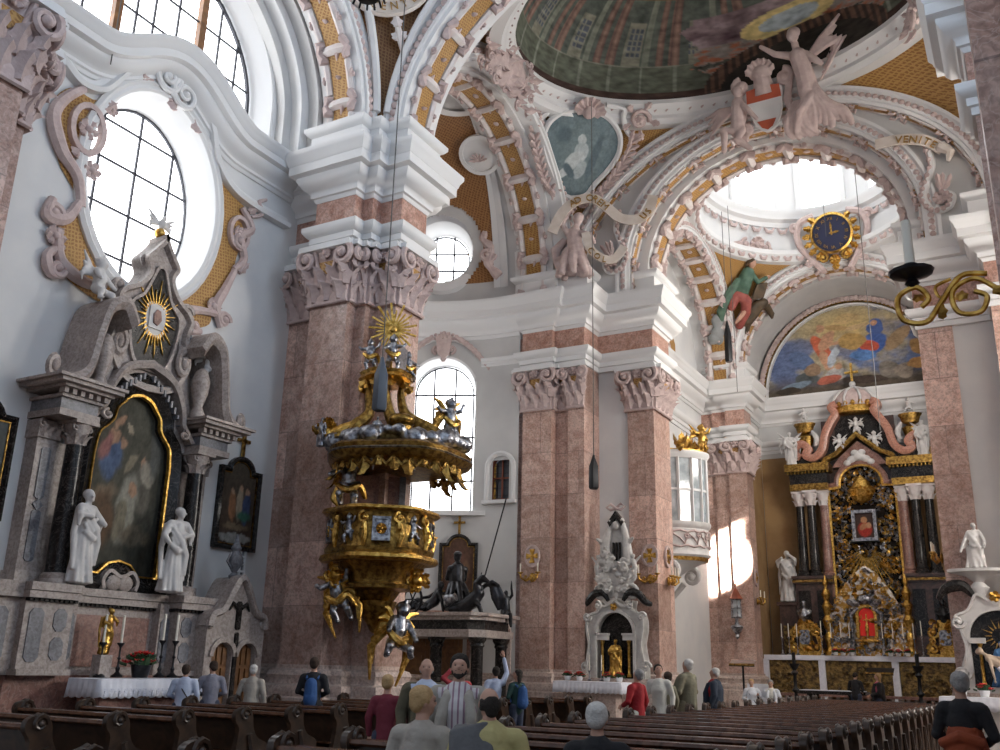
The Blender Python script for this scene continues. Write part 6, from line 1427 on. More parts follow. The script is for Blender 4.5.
# ---------------------------------------------------------------- before the altar
def floorstick(x,y,l):
    t=thing('floor_candlestick',l,'candlestick',(x,y,.0)); mb=MB(); mb.lathe([(.42,0),(.42,.06),(.3,.16),(.12,.24),(.1,.34),(.2,.44),(.08,.6),(.06,.95),(.16,1.05),(.07,1.15),(.06,1.6),(.14,1.7),(.07,1.8),(.2,2.0),(.2,2.04),(0,2.04)],n=14,wob=(.06,3)); mb.build('stand','iron',t); mb=MB(); mb.lathe([(.07,2.03),(.07,2.45),(0,2.46)],n=10); mb.build('candle','iron',t)
floorstick(-8.7,39.2,'black turned floor candlestick left of the dark altar table'); floorstick(-4.25,39.2,'black turned floor candlestick right of the dark altar table')
t=thing('people_altar','dark altar table with thick black legs before the chancel steps','table',(-7.35,39.4,0)); mb=MB(); mb.box((0,0,1.0),(2.5,1.1,.12)); mb.build('table_top','black',t,smooth=False)
for s in (-1,1):
    for e in (-1,1): mb=MB(); mb.lathe([(.2,0),(.18,.1),(.14,.2),(.18,.5),(.14,.85),(.2,.95)],(s*.75,e*.3,0),10); mb.build('leg','black',t)
mb=MB(); mb.box((0,0,1.075),(2.3,1.0,.02)); mb.build('cloth_strip','linen',t,smooth=False)
def lectern(x,y,h,l,rz=0,m='goldd'):
    t=thing('lectern',l,'lectern',Matrix.Translation((x,y,0))@Matrix.Rotation(rz,4,'Z')); mb=MB(); mb.lathe([(.26,0),(.26,.04),(.06,.1),(.04,.2),(.04,h)],n=12); mb.build('stand','iron',t); mb=MB(); mb.add([(-.5,-.2,h-.02),(.5,-.2,h-.02),(.5,.25,h+.2),(-.5,.25,h+.2),(-.5,-.18,h-.07),(.5,-.18,h-.07),(.3,.1,h-.05),(-.3,.1,h-.05)],[(0,1,2,3),(7,6,5,4),(0,4,5,1),(1,5,6,2),(2,6,7,3),(3,7,4,0)]); mb.build('book_rest','iron',t,smooth=False); mb=MB(); mb.box((0,-.19,h+.0),(1.0,.03,.07)); mb.build('ledge',m,t,smooth=False)
lectern(-10.55,38.6,1.95,'dark metal lectern with flared top beside the sunlit pillar'); lectern(-5.75,40.5,1.75,'slim metal lectern before the middle of the high altar')
t=thing('open_missal','white open book on a stand between the seated couple and the altar','book',(-9.85,38.0,0)); mb=MB(); mb.lathe([(.2,0),(.05,.08),(.04,.9)],n=10); mb.build('stand','iron',t); mb=MB(); mb.box((-.2,0,1.05),(.4,.06,.42),rz=.15); mb.box((.2,0,1.05),(.4,.06,.42),rz=-.15); mb.box((0,.03,.9),(.8,.12,.06)); mb.build('pages','linen',t,smooth=False)
t=thing('altar_rail','low dark balustrade with small openings behind the altar table','rail',(CX,41.2,0)); mb=MB(); mb.box((0,0,.06),(7.4,.3,.12)); mb.box((0,0,.86),(7.4,.3,.1)); mb.build('rail','redm',t,smooth=False)
for i in range(26): mb=MB(); mb.lathe([(.08,.12),(.06,.2),(.09,.4),(.05,.65),(.08,.8)],(-3.6+7.2*i/25,0,0),8); mb.build('baluster','basem',t)
# hanging sanctuary lantern at the pillar
t=thing('processional_lantern','silver lantern with a red pointed roof fixed to the pillar by the altar','lantern',(-11.45,41.3,3.0)); mb=MB(); mb.lathe([(.02,0),(.1,.1),(.07,.2),(.2,.35),(.28,.5),(.26,.55),(.1,.6),(.06,.75),(.09,.85),(.04,.9)],n=10); mb.tube([(0,.1,.55),(0,.4,.5)],.03,5); mb.build('foot','silver',t)
mb=MB()
for i in range(6): q=i*PI/3; mb.tube([(.22*cos(q),.22*sin(q),.9),(.2*cos(q),.2*sin(q),1.65)],.02,5)
mb.tube([(.22*cos(q*PI/6),.22*sin(q*PI/6),.9) for q in range(12)],.03,5,closed=True); mb.tube([(.22*cos(q*PI/6),.22*sin(q*PI/6),1.65) for q in range(12)],.03,5,closed=True); mb.tube([(.22*cos(q*PI/6),.22*sin(q*PI/6),1.28) for q in range(12)],.02,5,closed=True); mb.build('cage','silver',t)
mb=MB(); mb.lathe([(.19,.92),(.17,1.63),(0,1.64)],n=6); mb.build('lantern_glass','pane',t,smooth=False)
mb=MB(); mb.lathe([(.32,1.65),(.22,1.8),(.1,2.05),(.03,2.15),(.05,2.2),(.01,2.4)],n=6); mb.build('red_roof','redw',t,smooth=False)
# ================================================================== FRESCO IN THE LUNETTE
lp=archpath(CX,14.42,3.9,4.15,14.5,40)
def fbg(s,t):
    n=fbm(s*4,t*3,7); c=lerp((.13,.17,.30),(.42,.36,.24),sst(-.25,.35,n)); c=lerp(c,(.10,.08,.06),sst(.3,.05,t)); return lerp(c,(.62,.45,.17),.75*math.exp(-((s-.5)/.2)**2-((t-.75)/.22)**2))
skn=(.52,.30,.19)
picture('spare',lp,fbg,[],0,None,None,4,4) if False else None
fo=picture('lunette_fresco',lp,fbg,[(.33,.55,.045,.17,.25,(.50,.13,.07),.95),(.37,.62,.04,.12,-.3,skn,.9),(.34,.78,.026,.045,0,skn,.95),(.36,.38,.03,.13,.2,skn,.9),(.40,.42,.03,.12,-.2,(.45,.50,.55),.9),(.44,.58,.09,.02,.1,skn,.9),(.64,.52,.085,.13,-.3,(.07,.13,.36),.95),(.66,.72,.05,.1,0,(.08,.13,.33),.95),(.655,.76,.022,.04,0,skn,.95),(.62,.5,.05,.07,.5,(.50,.10,.06),.95),(.58,.4,.08,.06,-.4,(.10,.20,.42),.9),(.52,.58,.08,.1,.2,(.42,.27,.10),.9),(.5,.86,.07,.06,.3,(.55,.40,.20),.9),(.44,.76,.08,.035,-.4,(.45,.30,.14),.7),(.56,.74,.08,.03,.4,(.5,.36,.2),.7),
 (.42,.22,.07,.08,.1,(.48,.46,.44),.95),(.43,.31,.024,.035,0,skn,.95),(.37,.16,.08,.05,.3,(.40,.12,.08),.9),(.24,.2,.08,.07,-.4,(.09,.10,.10),.9),(.17,.13,.1,.04,.3,(.20,.26,.32),.9),(.12,.08,.08,.04,.2,(.05,.04,.03),.9),(.58,.12,.14,.05,-.1,(.07,.05,.04),.95),(.72,.2,.06,.1,.2,(.22,.19,.16),.7),(.8,.17,.05,.09,0,(.30,.25,.2),.7),(.88,.24,.07,.06,0,(.45,.25,.10),.7),(.9,.42,.06,.1,.3,(.40,.24,.10),.7),(.78,.55,.05,.15,-.4,(.35,.24,.14),.6),(.22,.42,.06,.14,.4,(.12,.17,.30),.7),(.28,.3,.05,.08,0,(.30,.20,.13),.7)],-45.2,None,FS(0,0,0),260,150,9,.16,.014)
fo.data.materials.clear(); fo.data.materials.append(M['fresco']); fo['kind']='thing'; tag(fo,'colourful fresco of figures among clouds in the arch above the high altar','fresco')
# ================================================================== PIETA ALTAR ON THE RIGHT PILLAR
ZX=-1.05; ZY=29.2; ZF=FS(ZX,0,ZY)
t=thing('pieta_altar','white marble altar with dark arched niche on the right chancel pillar','altar',(ZX,ZY,0)); ZL=Matrix.Translation((-ZX,-ZY,0))@ZF
Z=lambda mb,n,m,**k: part(mb,n,m,t,ZL,**k)
f2=smoothp([(.95,1.3),(1.0,1.9),(.85,2.4),(.95,2.9),(1.05,3.25),(.7,3.45),(.45,3.85),(0,3.6)],n=5); f2l=f2+[(-x,y) for x,y in reversed(f2[:-1])]
nz=archpath(0,1.45,.72,.7,2.7,18)
Z(fill(f2l,[nz],.35,depth=.35),'niche_frame','white',smooth=False); mb=MB(); mb.arch(f2l,[(0,.1),(0,.42),(.07,.42),(.07,.1)]); 
for s in (-1,1): mb.scroll((s*.95,3.1),.17,1.4,0,s,.06,w=.4); mb.scroll((s*.98,1.8),.2,1.4,0,s,.07,w=.36); mb.box((s*.55,2.62,.3),(.4,.14,.24))
Z(mb,'scroll_edge','white'); mb=MB(); mb.prism(nz,0,.08); Z(mb,'niche_back','black',smooth=False)
for s in (-1,1):
    mb=MB(); P=smoothp([(s*.5,3.75),(s*.75,4.05),(s*1.15,4.0),(s*1.4,3.7)],n=6); mb.tube([(x,y,.25) for x,y in P],[.05+.11*sin(PI*i/(len(P)-1)) for i in range(len(P))],8); Z(mb,'dark_volute','black')
    mb=MB(); mb.lathe([(.07,1.5),(.045,1.6),(.04,2.45),(.08,2.55)],n=8,T=Matrix.Translation((s*.5,0,.3))@UPF); Z(mb,'column','gold')
mb=MB(); mb.lathe([(.1,3.75),(.25,4.0),(.12,4.15),(.3,4.3),(.75,4.42),(.75,4.5),(0,4.5)],n=14,T=Matrix.Translation((-.35,0,.2))@UPF,sy=.5); Z(mb,'bracket','white')
mb=MB(); mb.rosette((0,3.75),.2,None,5,.4); Z(mb,'gilt_star','gold'); mb=MB(); mb.box((0,.65,.25),(2.3,1.3,.4)); Z(mb,'pedestal','basem',smooth=False)
mb=MB()
for i in range(16): q=2*PI*i/16; L=.48 if i%2 else .38; mb.prism([(.2*cos(q-.1),2.75+.2*sin(q-.1)),(.2*cos(q+.1),2.75+.2*sin(q+.1)),(L*cos(q),2.75+L*sin(q))],.12,.16)
Z(mb,'gilt_halo','gold',smooth=False)
sb=MB(); robed(sb,1.15,0,((.25,.2,.7),(-.25,.2,.75)),0,2.0,seed=44); M['blue']=mat('painted_blue_robe',(.03,.10,.24),.5,col2=(.05,.16,.34),scale=4)
t=thing('pieta_group','painted pieta of a blue robed woman holding a pale body in the dark niche','statue',ZF@Matrix.Translation((0,1.45,.35))); f=figure_mesh('robed_woman',sb,.024); f.materials.append(M['blue']); link('robed_woman',f,t)
mb=MB(); limb(mb,[(-.3,.72,.3),(-.12,.6,.36),(.06,.5,.38)],[.11,.115,.1]); limb(mb,[(-.3,.74,.3),(-.42,.84,.3)],[.05,.045]); mb.ell((-.5,.9,.3),(.085,.1,.09)); mb.ell((-.55,.88,.25),(.07,.08,.09))
for e in (0,.09): limb(mb,[(.06,.5-e,.4),(.34,.52-e,.46),(.46,.2-e,.44),(.52,.02,.5)],[.085,.07,.05,.03])
limb(mb,[(-.3,.7,.4),(-.26,.45,.46),(-.22,.2,.46)],[.05,.042,.03]); mb.ell((-.22,.14,.47),(.035,.05,.03),n=7,m=5); limb(mb,[(-.26,.76,.22),(-.02,.72,.42),(.14,.6,.48)],[.05,.042,.03])
f=figure_mesh('pale_body',mb,.022); M['pale']=mat('pale_painted_flesh',(.55,.43,.32),.6); f.materials.append(M['pale']); link('pale_body',f,t); mb=MB(); mb.ell((0.01,1.06,.06),(.058,.078,.05)); f=figure_mesh('face',mb,.012); f.materials.append(M['pale']); link('face',f,t); mb=MB(); mb.tube([(.1,.62,.4),(-.05,.45,.45),(.05,.28,.46)],[.07,.1,.05],8); mb.build('loincloth','linen',t)
sculpt('saint_bust',robed(MB(),1.3,.1,((.3,.2,.75),(-.5,.3,.6)),1,1.6,seed=51),'white','white half figure with spread drapery above the pieta niche','statue',ZF@Matrix.Translation((-.35,4.5,.25))@Matrix.Scale(.95,4),.026)
t=thing('altar_table','white marble altar table before the pieta niche','table',(-1.3,27.42,0)); mb=MB(); mb.lathe([(.35,.25),(.25,.5),(.45,.9),(.7,1.1)],n=16,sy=.5); mb.box((0,0,.12),(2.0,.8,.24)); mb.build('table_block','white',t); mb=MB(); mb.box((0,0,1.15),(2.3,.8,.1)); mb.build('table_top','white',t,smooth=False)
tb=cloth('altar_cloth',.82,2.35,1.22,.3,None,Matrix.Translation((-1.3,27.42,0))@Matrix.Rotation(PI/2,4,'Z')); tag(tb,'white scalloped cloth on the table of the pieta altar','cloth')
poinsettia(Matrix.Translation((-2.0,27.45,1.23)),'red poinsettia on the pieta altar cloth, left of the pair',.24,None,'pot'); poinsettia(Matrix.Translation((-1.5,27.45,1.23)),'red poinsettia on the pieta altar cloth, right of the pair',.24,None,'pot')
# ================================================================== BRACKET WITH CANDLE ON THE NEAR PILLAR
t=thing('candle_bracket','large gilt scroll bracket with a tall white candle on the near right pillar','bracket',(.16,6.6,4.12)); BL=frame((0,0,0),(-1,0,0),(0,1,0))
mb=MB(); mb.tube([(-.02,.02,0),(.1,.0,0),(.18,.02,0)],[.07,.04,.03],8)
mb.tube([(x,y,0) for x,y in smoothp([(.15,.02),(.28,.12),(.42,.05),(.4,-.1),(.27,-.12),(.22,-.02),(.29,.03)],n=6)],.018,6)
mb.tube([(x,y,0) for x,y in smoothp([(.2,.14),(.36,.15),(.5,-.02),(.6,-.14),(.74,-.1),(.76,.06),(.64,.12),(.57,.03),(.62,-.03)],n=6)],.02,6)
mb.tube([(x,y,0) for x,y in smoothp([(.42,.14),(.52,.1),(.5,.02),(.44,.05)],n=5)],.012,5)
for x,y,d in ((.5,-.03,(0,-1,.2)),(.33,.0,(1,.3,.2)),(.66,.02,(-.5,.5,.3)),(.08,0,(0,1,.3)),(.08,0,(0,-1,.3))): mb.leaf((x,y,0),d,.12,.07,.3)
mb.build('scrolls','gold',t,BL)
mb=MB(); mb.lathe([(.02,.12),(.05,.15),(.03,.18),(.14,.22),(.15,.24),(.06,.235),(.05,.29),(0,.29)],n=14,T=Matrix.Translation((.66,0,0))@UPF); mb.build('drip_pan','bronze',t,BL)
mb=MB(); mb.lathe([(.034,.25),(.032,.62),(.004,.63)],n=12,T=Matrix.Translation((.66,0,0))@UPF); mb.build('candle','candle',t,BL)

sconce(frame((2*CX+10.7,30.3,4.95),(0,-1,0),(-1,0,0)),'gilt candle sconce on the right chancel pillar above the high altar table end',3)
# ================================================================== STUCCO UP IN THE VAULTS
def surfF(fn,s,t,off=.0,toward=None):
    p=fn(s,t); a=fn(s+.02,t)-p; b=fn(s,t+.02)-p; n=a.cross(b).normalized()
    if toward is not None and n.dot(toward-p)<0: n=-n
    u=a-n*a.dot(n); u.normalize(); v=n.cross(u)
    if v.z<0: u=-u; v=n.cross(u)
    m=Matrix((u,v,n)).transposed().to_4x4(); m.translation=p+n*off; return m
def letters(text,size,depth=.03):
    c=bpy.data.curves.new('t','FONT'); c.body=text; c.size=size; c.extrude=depth; c.align_x='CENTER'; c.resolution_u=2
    o=bpy.data.objects.new('t',c); COL.objects.link(o); me=bpy.data.meshes.new_from_object(o.evaluated_get(bpy.context.evaluated_depsgraph_get())); bpy.data.objects.remove(o); bpy.data.curves.remove(c)
    vs=[v.co.copy() for v in me.vertices]; fs=[tuple(p.vertices) for p in me.polygons]; bpy.data.meshes.remove(me); return vs,fs
CT=Vector((CX,23.5,14))
# medallion in the pendentive behind the pulpit
mF=surfF(fpen1,.36,.62,.5,CT)@Matrix.Scale(1.08,4)
t=thing('pendentive_medallion','blue grey painted medallion in rose stucco between the transept and chancel arches','medallion',mF)
ml=smoothp([(0,-1.5),(.45,-1.35),(.7,-.9),(1.05,-.35),(1.25,.2),(1.15,.75),(.75,1.15),(.3,1.3),(0,1.3)],n=5); mll=ml+[(-x,y) for x,y in reversed(ml[1:-1])]
picture('grisaille_canvas',mll,lambda s,t: lerp((.12,.17,.19),(.18,.23,.245),.5+.6*fbm(s*4,t*4)),[(.5,.5,.3,.42,.3,(.17,.22,.23),.3),(.5,.68,.06,.06,0,(.48,.52,.52),.8),(.52,.55,.1,.1,.2,(.42,.47,.48),.8),(.45,.42,.16,.09,.7,(.46,.50,.50),.8),(.35,.28,.14,.05,.7,(.50,.54,.54),.8),(.55,.33,.07,.12,-.4,(.38,.43,.44),.8),(.7,.5,.05,.3,-.2,(.11,.15,.17),.4),(.4,.3,.05,.12,.9,(.10,.14,.16),.5),(.25,.7,.1,.1,0,(.10,.14,.16),.3)],.06,t,None,110,120,31,.1,.012)
mb=MB(); mb.arch(mll,[(-.13,-.1),(-.13,.1),(-.04,.16),(.04,.1),(.04,-.1)],None,True); mb.build('frame','trimw',t)
mb=MB()
for i in range(7): a=-1.3+2.6*i/6; mb.leaf((0,1.25,.12),(sin(a),cos(a)*.9+.1,.15),.75,.34,.25)
mb.rosette((0,-1.85),.34,None,7,.1); mb.ell((0,1.3,.2),.22)
for s in (-1,1):
    P=smoothp([(s*.3,-1.7),(s*.9,-1.25),(s*1.25,-.6),(s*1.55,.1),(s*1.6,.7)],n=6)
    mb.tube([(x,y,.08) for x,y in P],[.13-.003*i for i in range(len(P))],7)
    for i in range(2,len(P),2): x,y=P[i]; mb.leaf((x,y,.1),(s*.8,.7,.3),.5,.18,.3); mb.leaf((x,y,.1),(-s*.1,1,.3),.45,.16,.3)
    mb.scroll((s*.42,-1.6),.22,1.4,PI/2,-s,.08,w=.1); mb.scroll((s*1.75,1.35),.34,1.6,0,s,.09,w=.1); mb.rosette((s*1.75,1.35),.24,None,6,.12)
    for i in range(5): q=i*1.25; mb.leaf((s*1.75+.35*cos(q),1.35+.35*sin(q),.08),(cos(q),sin(q),.2),.4,.22,.3)
mb.build('rose_leaves','stucco',t)
mb=MB()
for s in (-1,1): mb.tube([(x,y,.06) for x,y in smoothp([(s*.55,1.62),(s*1.15,1.6),(s*1.2,1.3),(s*1.4,.95),(s*1.65,.75)],n=6)],.09,6)
mb.build('white_bracket','trimw',t)
# banner with letters and the stucco angel above the double pillar
bF=frame((-12.6,28.55,15.2),(.93,.37,0),(.37,-.93,0))
t=thing('stucco_angel','rose stucco angel kneeling with a lettered scroll above the double pillar','angel',bF)
mb=MB(); limb(mb,[(-.6,.0,.3),(-.45,.45,.35),(-.5,.95,.3),(-.52,1.35,.3)],[.32,.34,.28,.26]); limb(mb,[(-.5,1.35,.3),(-.42,1.7,.35)],[.12,.11]); mb.ell((-.38,1.9,.38),(.19,.23,.2)); mb.ell((-.36,2.0,.28),(.2,.18,.2))
limb(mb,[(-.3,1.3,.4),(.05,1.15,.6),(.2,.85,.6)],[.13,.11,.08]); limb(mb,[(-.7,1.3,.3),(-.95,1.65,.45),(-.7,2.1,.5)],[.13,.11,.08])
for i in range(8): q=i*.8; mb.tube([(-.55+.25*cos(q),.7,.3+.2*sin(q)),(-.55+.4*cos(q),.2,.35+.35*sin(q)),(-.5+.6*cos(q),-.35,.35+.4*sin(q))],[.14,.16,.12],7)
mb.tube([(-.85,1.2,.1),(-1.2,.8,.1),(-1.15,.1,.2)],[.14,.2,.08],7); mb.ell((-.9,.2,.3),(.35,.3,.25)); mb.ell((-.2,-.15,.4),(.3,.25,.25))
f=figure_mesh('angel_body',mb,.035); f.materials.append(M['stucco']); link('angel_body',f,t)
def ribbon(P3,wd,up): 
    mb=MB(); k=len(P3); vs=[]
    for i,p in enumerate(P3):
        p=Vector(p); d=(Vector(P3[min(i+1,k-1)])-Vector(P3[max(0,i-1)])).normalized(); n=Vector((-d.y,d.x,0)); n.normalize()
        vs+= [p-n*wd/2,p+n*wd/2,p+n*wd/2-Vector((0,0,.05)),p-n*wd/2-Vector((0,0,.05))]
    fs=[]
    for i in range(k-1):
        for j in range(4): fs.append((i*4+j,i*4+(j+1)%4,i*4+4+(j+1)%4,i*4+4+j))
    fs+=[(0,3,2,1),(k*4-4,k*4-3,k*4-2,k*4-1)]; return mb.add(vs,fs)
r1=smoothp([(-1.3,1.3,.55),(-.95,2.0,.65),(-.45,2.4,.75),(.15,2.5,.75),(.65,2.15,.7),(1.15,1.75,.6),(1.75,1.7,.6),(2.15,2.1,.5),(2.3,2.7,.4)],n=5); r2=smoothp([(-.1,1.2,.7),(.05,.6,.7),(.45,.2,.7),(.9,.2,.6),(1.25,.7,.5)],n=5)
M['parch']=mat('cream_scroll',(.62,.54,.47),.8,col2=(.70,.63,.57),scale=3)
a=ribbon(r1,.36,None); a.build('scroll','parch',t); ribbon(r2,.3,None).build('scroll','parch',t)
M['letter']=mat('ochre_lettering',(.35,.20,.05),.6)
def along(mb,text,P3,size,i0,step,side=-.13):
    for ch in text:
        if ch!=' ':
            vs,fs=letters(ch,size); i=min(int(i0),len(P3)-2); f=i0-int(i0); p=Vector(P3[i]).lerp(Vector(P3[i+1]),f); d=(Vector(P3[i+1])-Vector(P3[i])).normalized(); n=Vector((-d.y,d.x,0)).normalized()
            m=Matrix((d,n,d.cross(n))).transposed().to_4x4(); m.translation=p+n*side+Vector((0,0,.02)); mb.add(vs,fs,m)
        i0+=step
    return mb
mb=along(MB(),'AD OREM',r1,.36,9.,1.75); mb=along(mb,'US',r1,.34,32,2.2); mb.build('lettering','letter',t); along(MB(),'COL',r2,.3,6,2.6).build('lettering','letter',t)
# bead-bordered scrolls at the feet of the middle chancel arch
def beadscroll(F,hand,l):
    t=thing('stucco_scroll',l,'stucco',F); mb=MB(); P=smoothp([(0,2.2),(hand*.1,1.5),(hand*-.1,.9),(hand*-.25,.4),(0,-.05),(hand*.4,-.05),(hand*.55,.3),(hand*.3,.5)],n=5)
    mb.tube([(x,y,.06) for x,y in P],[.1]*len(P),6); mb.build('moulding','trimw',t); mb=MB()
    for x,y in P[::2]: mb.ell((x-hand*.08,y,.12),.09,n=7,m=5)
    mb.tube([(x-hand*.08,y,.08) for x,y in P],.05,5); mb.build('bead_row','stucco',t)
    mb=MB(); mb.rosette((hand*.2,.3),.3,None,6,.08)
    for d in ((hand*.2,1),(hand*.6,.8),(-hand*.1,1)): mb.leaf((hand*.25,.45,.08),(*d,.2),.75,.18,.25)
    mb.build('leaf_spray','stucco',t)
beadscroll(FS(-11.65,15.3,29.05),-1,'beaded stucco scroll with leaf spray at the left foot of the chancel arch'); beadscroll(FS(-1.35,15.3,29.05),1,'beaded stucco scroll with leaf spray at the right foot of the chancel arch')
t=thing('lettered_banner','cream stucco banner with ochre letters at the right foot of the chancel arch','banner',FS(-1.9,17.55,28.85)); r3=[(x,y,z) for x,y,z in smoothp([(-.9,.25,.05),(-.2,.2,.12),(.5,.0,.1),(1.0,-.4,.0)],n=6)]; ribbon(r3,.36,None).build('scroll','parch',t); along(MB(),'VENITE',r3,.33,6.,1.75).build('lettering','letter',t)
mb=MB(); mb.tube([(.95,-.3,0),(1.2,-.6,.1),(1.1,-.9,.1)],[.18,.14,.05],7); mb.build('rolled_end','parch',t)
# coat of arms over the chancel arch
t=thing('coat_of_arms','rose stucco coat of arms with red and white shield on the chancel arch','cartouche',FS(-5.6,19.85,28.5)@Matrix.Rotation(.3,4,'X')@Matrix.Scale(1.16,4))
mb=MB()
for i in range(7): a=-1.35+2.7*i/6; mb.leaf((-.35,.95,.2),(sin(a),cos(a)+.2,.25),.62,.34,.2)
mb.ell((-.35,1.0,.25),(.3,.25,.2)); mb.tube([(-.35,.4,.1),(-.35,1.0,.2)],[.35,.22],9)
for s in (-1,1):
    mb.scroll((-.35+s*.62,.75),.26,1.5,PI/2,-s,.1,w=.2); mb.scroll((-.35+s*.6,-.55),.24,1.5,-PI/2,s,.09,w=.2); mb.tube([(-.35+s*.78,.7,.2),(-.35+s*.62,.1,.2),(-.35+s*.78,-.4,.2)],[.1,.13,.1],7)
f=figure_mesh('shell_cartouche',mb,.022,1); f.materials.append(M['stucco']); link('shell_cartouche',f,t)
sh=smoothp([(-.45,.55),(.45,.55),(.5,.1),(.3,-.5),(0,-.7),(-.3,-.5),(-.5,.1)],True,5); shx=[(x-.35,y) for x,y in sh]
mb=MB(); mb.prism(shx,.12,.3); mb.build('white_shield','trimw',t,smooth=False)
M['redp']=mat('faded_red_paint',(.45,.09,.04),.7)
mb=MB(); mb.prism([(-.82,.56),(-.35,.62),(.12,.56),(.14,.2),(-.84,.2)],.29,.33); mb.build('red_field','redp',t,smooth=False); mb=MB(); mb.prism([(-.62,-.38),(-.08,-.38),(-.2,-.58),(-.35,-.66),(-.5,-.58)],.29,.33); mb.build('red_field','redp',t,smooth=False)
mb=MB()  # right angel with outstretched arm and drapery
limb(mb,[(.9,.1,.3),(.85,.65,.4),(.75,1.15,.45)],[.3,.26,.24]); limb(mb,[(.75,1.2,.45),(.72,1.5,.5)],[.11,.1]); mb.ell((.7,1.72,.55),(.17,.21,.19)); mb.ell((.72,1.82,.45),(.19,.17,.18)); limb(mb,[(.55,1.2,.45),(.15,1.35,.5),(-.2,1.65,.55)],[.12,.09,.06]); limb(mb,[(.95,1.15,.4),(1.2,.9,.5),(1.35,.75,.5)],[.12,.1,.07])
for i in range(7): mb.tube([(1.0,1.1,.2),(1.4+.1*i,1.55-.02*i,.15),(1.95-.12*i,2.1-.28*i,.1)],[.1,.11,.04],6)
for i in range(9):
    P=smoothp([(.75+.03*i,.45,.4),(.8+.07*i,-.0-.04*i,.52-.03*(i%2)),(.75+.13*i,-.45-.03*i,.48),(.55+.17*i,-.85-.1*(i%3),.34)],n=4); mb.tube(P,[.085+.03*sin(PI*j/(len(P)-1)) for j in range(len(P))],8)
for i in range(5):
    P=smoothp([(.5+.06*i,-.1,.4),(.3+.1*i,-.5,.5),(.2+.14*i,-.85,.46),(.35+.16*i,-1.1-.05*(i%2),.3)],n=4); mb.tube(P,[.075+.03*sin(PI*j/(len(P)-1)) for j in range(len(P))],8)
limb(mb,[(.95,-.1,.5),(.6,-.5,.62),(.45,-.95,.5)],[.17,.14,.09])
f=figure_mesh('winged_figure',mb,.02,3); f.materials.append(M['stucco']); link('winged_figure',f,t)
mb=MB()
limb(mb,[(-1.2,-.5,.3),(-1.15,-.1,.35),(-1.1,.3,.35)],[.22,.2,.18]); mb.ell((-1.05,.62,.4),(.15,.18,.16)); limb(mb,[(-1.2,-.5,.3),(-1.55,-.45,.5),(-1.65,-1.0,.4)],[.17,.14,.08]); limb(mb,[(-1.1,-.5,.35),(-1.2,-.8,.5),(-.9,-1.1,.4)],[.16,.13,.08]); limb(mb,[(-1.0,.25,.4),(-.8,0,.5),(-.6,-.3,.45)],[.1,.08,.06])
for i in range(4): mb.tube([(-1.25,.2,.2),(-1.7,.25-.1*i,.15),(-2.1,.15-.2*i,.1)],[.09,.1,.03],6)
f=figure_mesh('seated_putto',mb,.022,1); f.materials.append(M['stucco']); link('seated_putto',f,t)
# ring ornaments on the cupola cornice
def ringorn(ang,l,kind=0):
    p=Vector((CC[0]+(RX-.45)*cos(ang),CC[1]+(RY-.45)*sin(ang),ZR-.05)); n=(Vector((CC[0],CC[1],p.z))-p).normalized(); F=frame(p,Vector((0,0,1)).cross(n),n)
    t=thing('stucco_rosette',l,'stucco',F); mb=MB(); mb.scroll((0,-.15),.42,1.7,0,1,.1,w=.15); mb.rosette((0,-.15),.3,None,7,.2)
    for i in range(8): q=i*PI/4; mb.leaf((.4*cos(q),-.15+.4*sin(q),.12),(cos(q),sin(q),.1),.42,.2,.3)
    for s in (-1,1): mb.tube([(s*.4,.05,.12),(s*.85,-.05,.12),(s*1.25,.1,.1),(s*1.6,-.02,.08)],[.1,.09,.07,.03],6)
    mb.build('leaf_scroll','stucco',t)
for a,l in ((.52,'leafy stucco roundel under the cupola ring at the right'),): ringorn(a,l)
F=frame((-13.0,22.9,20.35),(0,1,0),(1,0,-.25)); t=thing('stucco_cluster','dense rose stucco leaf cluster on the crown of the transept arch','stucco',F); rn=random.Random(77); mb=MB(); foliate(mb,70,-1.6,1.6,-1.0,.6,.2,rn,.16,.3); mb.ell((0,-.2,.1),(1.4,.7,.2)); mb.build('leafwork','stucco',t)
# gilt clock on the choir's far arch
t=thing('wall_clock','round clock with dark blue dial, gold numerals and gilt leafwork on the choir arch','clock',FS(-6.1,20.5,40.6)@Matrix.Rotation(.35,4,'X'))
M['dial']=mat('dark_blue_dial',(.012,.016,.05),.5)
mb=MB(); mb.prism(ellp(0,0,.82,.82,32,full=True),.15,.22); mb.build('dial','dial',t,smooth=False)
mb=MB(); mb.arch(ellp(0,0,.82,.82,32,full=True),[(-.1,.1),(-.1,.28),(.0,.32),(.04,.1)],None,True); mb.build('gilt_rim','gold',t)
mb=MB()
for i,nn in enumerate(('XII','I','II','III','IV','V','VI','VII','VIII','IX','X','XI')):
    q=PI/2-2*PI*i/12; vs,fs=letters(nn,.2,.015); T=Matrix.Translation((.64*cos(q),.64*sin(q),.235))@Matrix.Rotation(q-PI/2,4,'Z')@Matrix.Translation((0,-.07,0)); mb.add(vs,fs,T)
mb.build('lettering','gold',t)
mb=MB(); mb.prism([(-.03,-.1),(.03,-.1),(.045,.35),(0,.5),(-.045,.35)],.24,.26); mb.add([Matrix.Rotation(-1.5,4,'Z')@Vector(p) for p in [(-.03,-.1,.26),(.03,-.1,.26),(.05,.2,.26),(0,.36,.26),(-.05,.2,.26)]],[(0,1,2,3,4)]); mb.ell((0,0,.26),.06); mb.build('clock_hand','gold',t)
mb=MB()
for s in (-1,1):
    for i in range(6): q=-.9+.35*i; mb.leaf((s*.85*cos(q),.85*sin(q)-.1,.2),(s*cos(q),sin(q)-.3,.2),.55,.26,.3)
    mb.scroll((s*.5,-1.05),.22,1.4,PI/2,s,.08,w=.2)
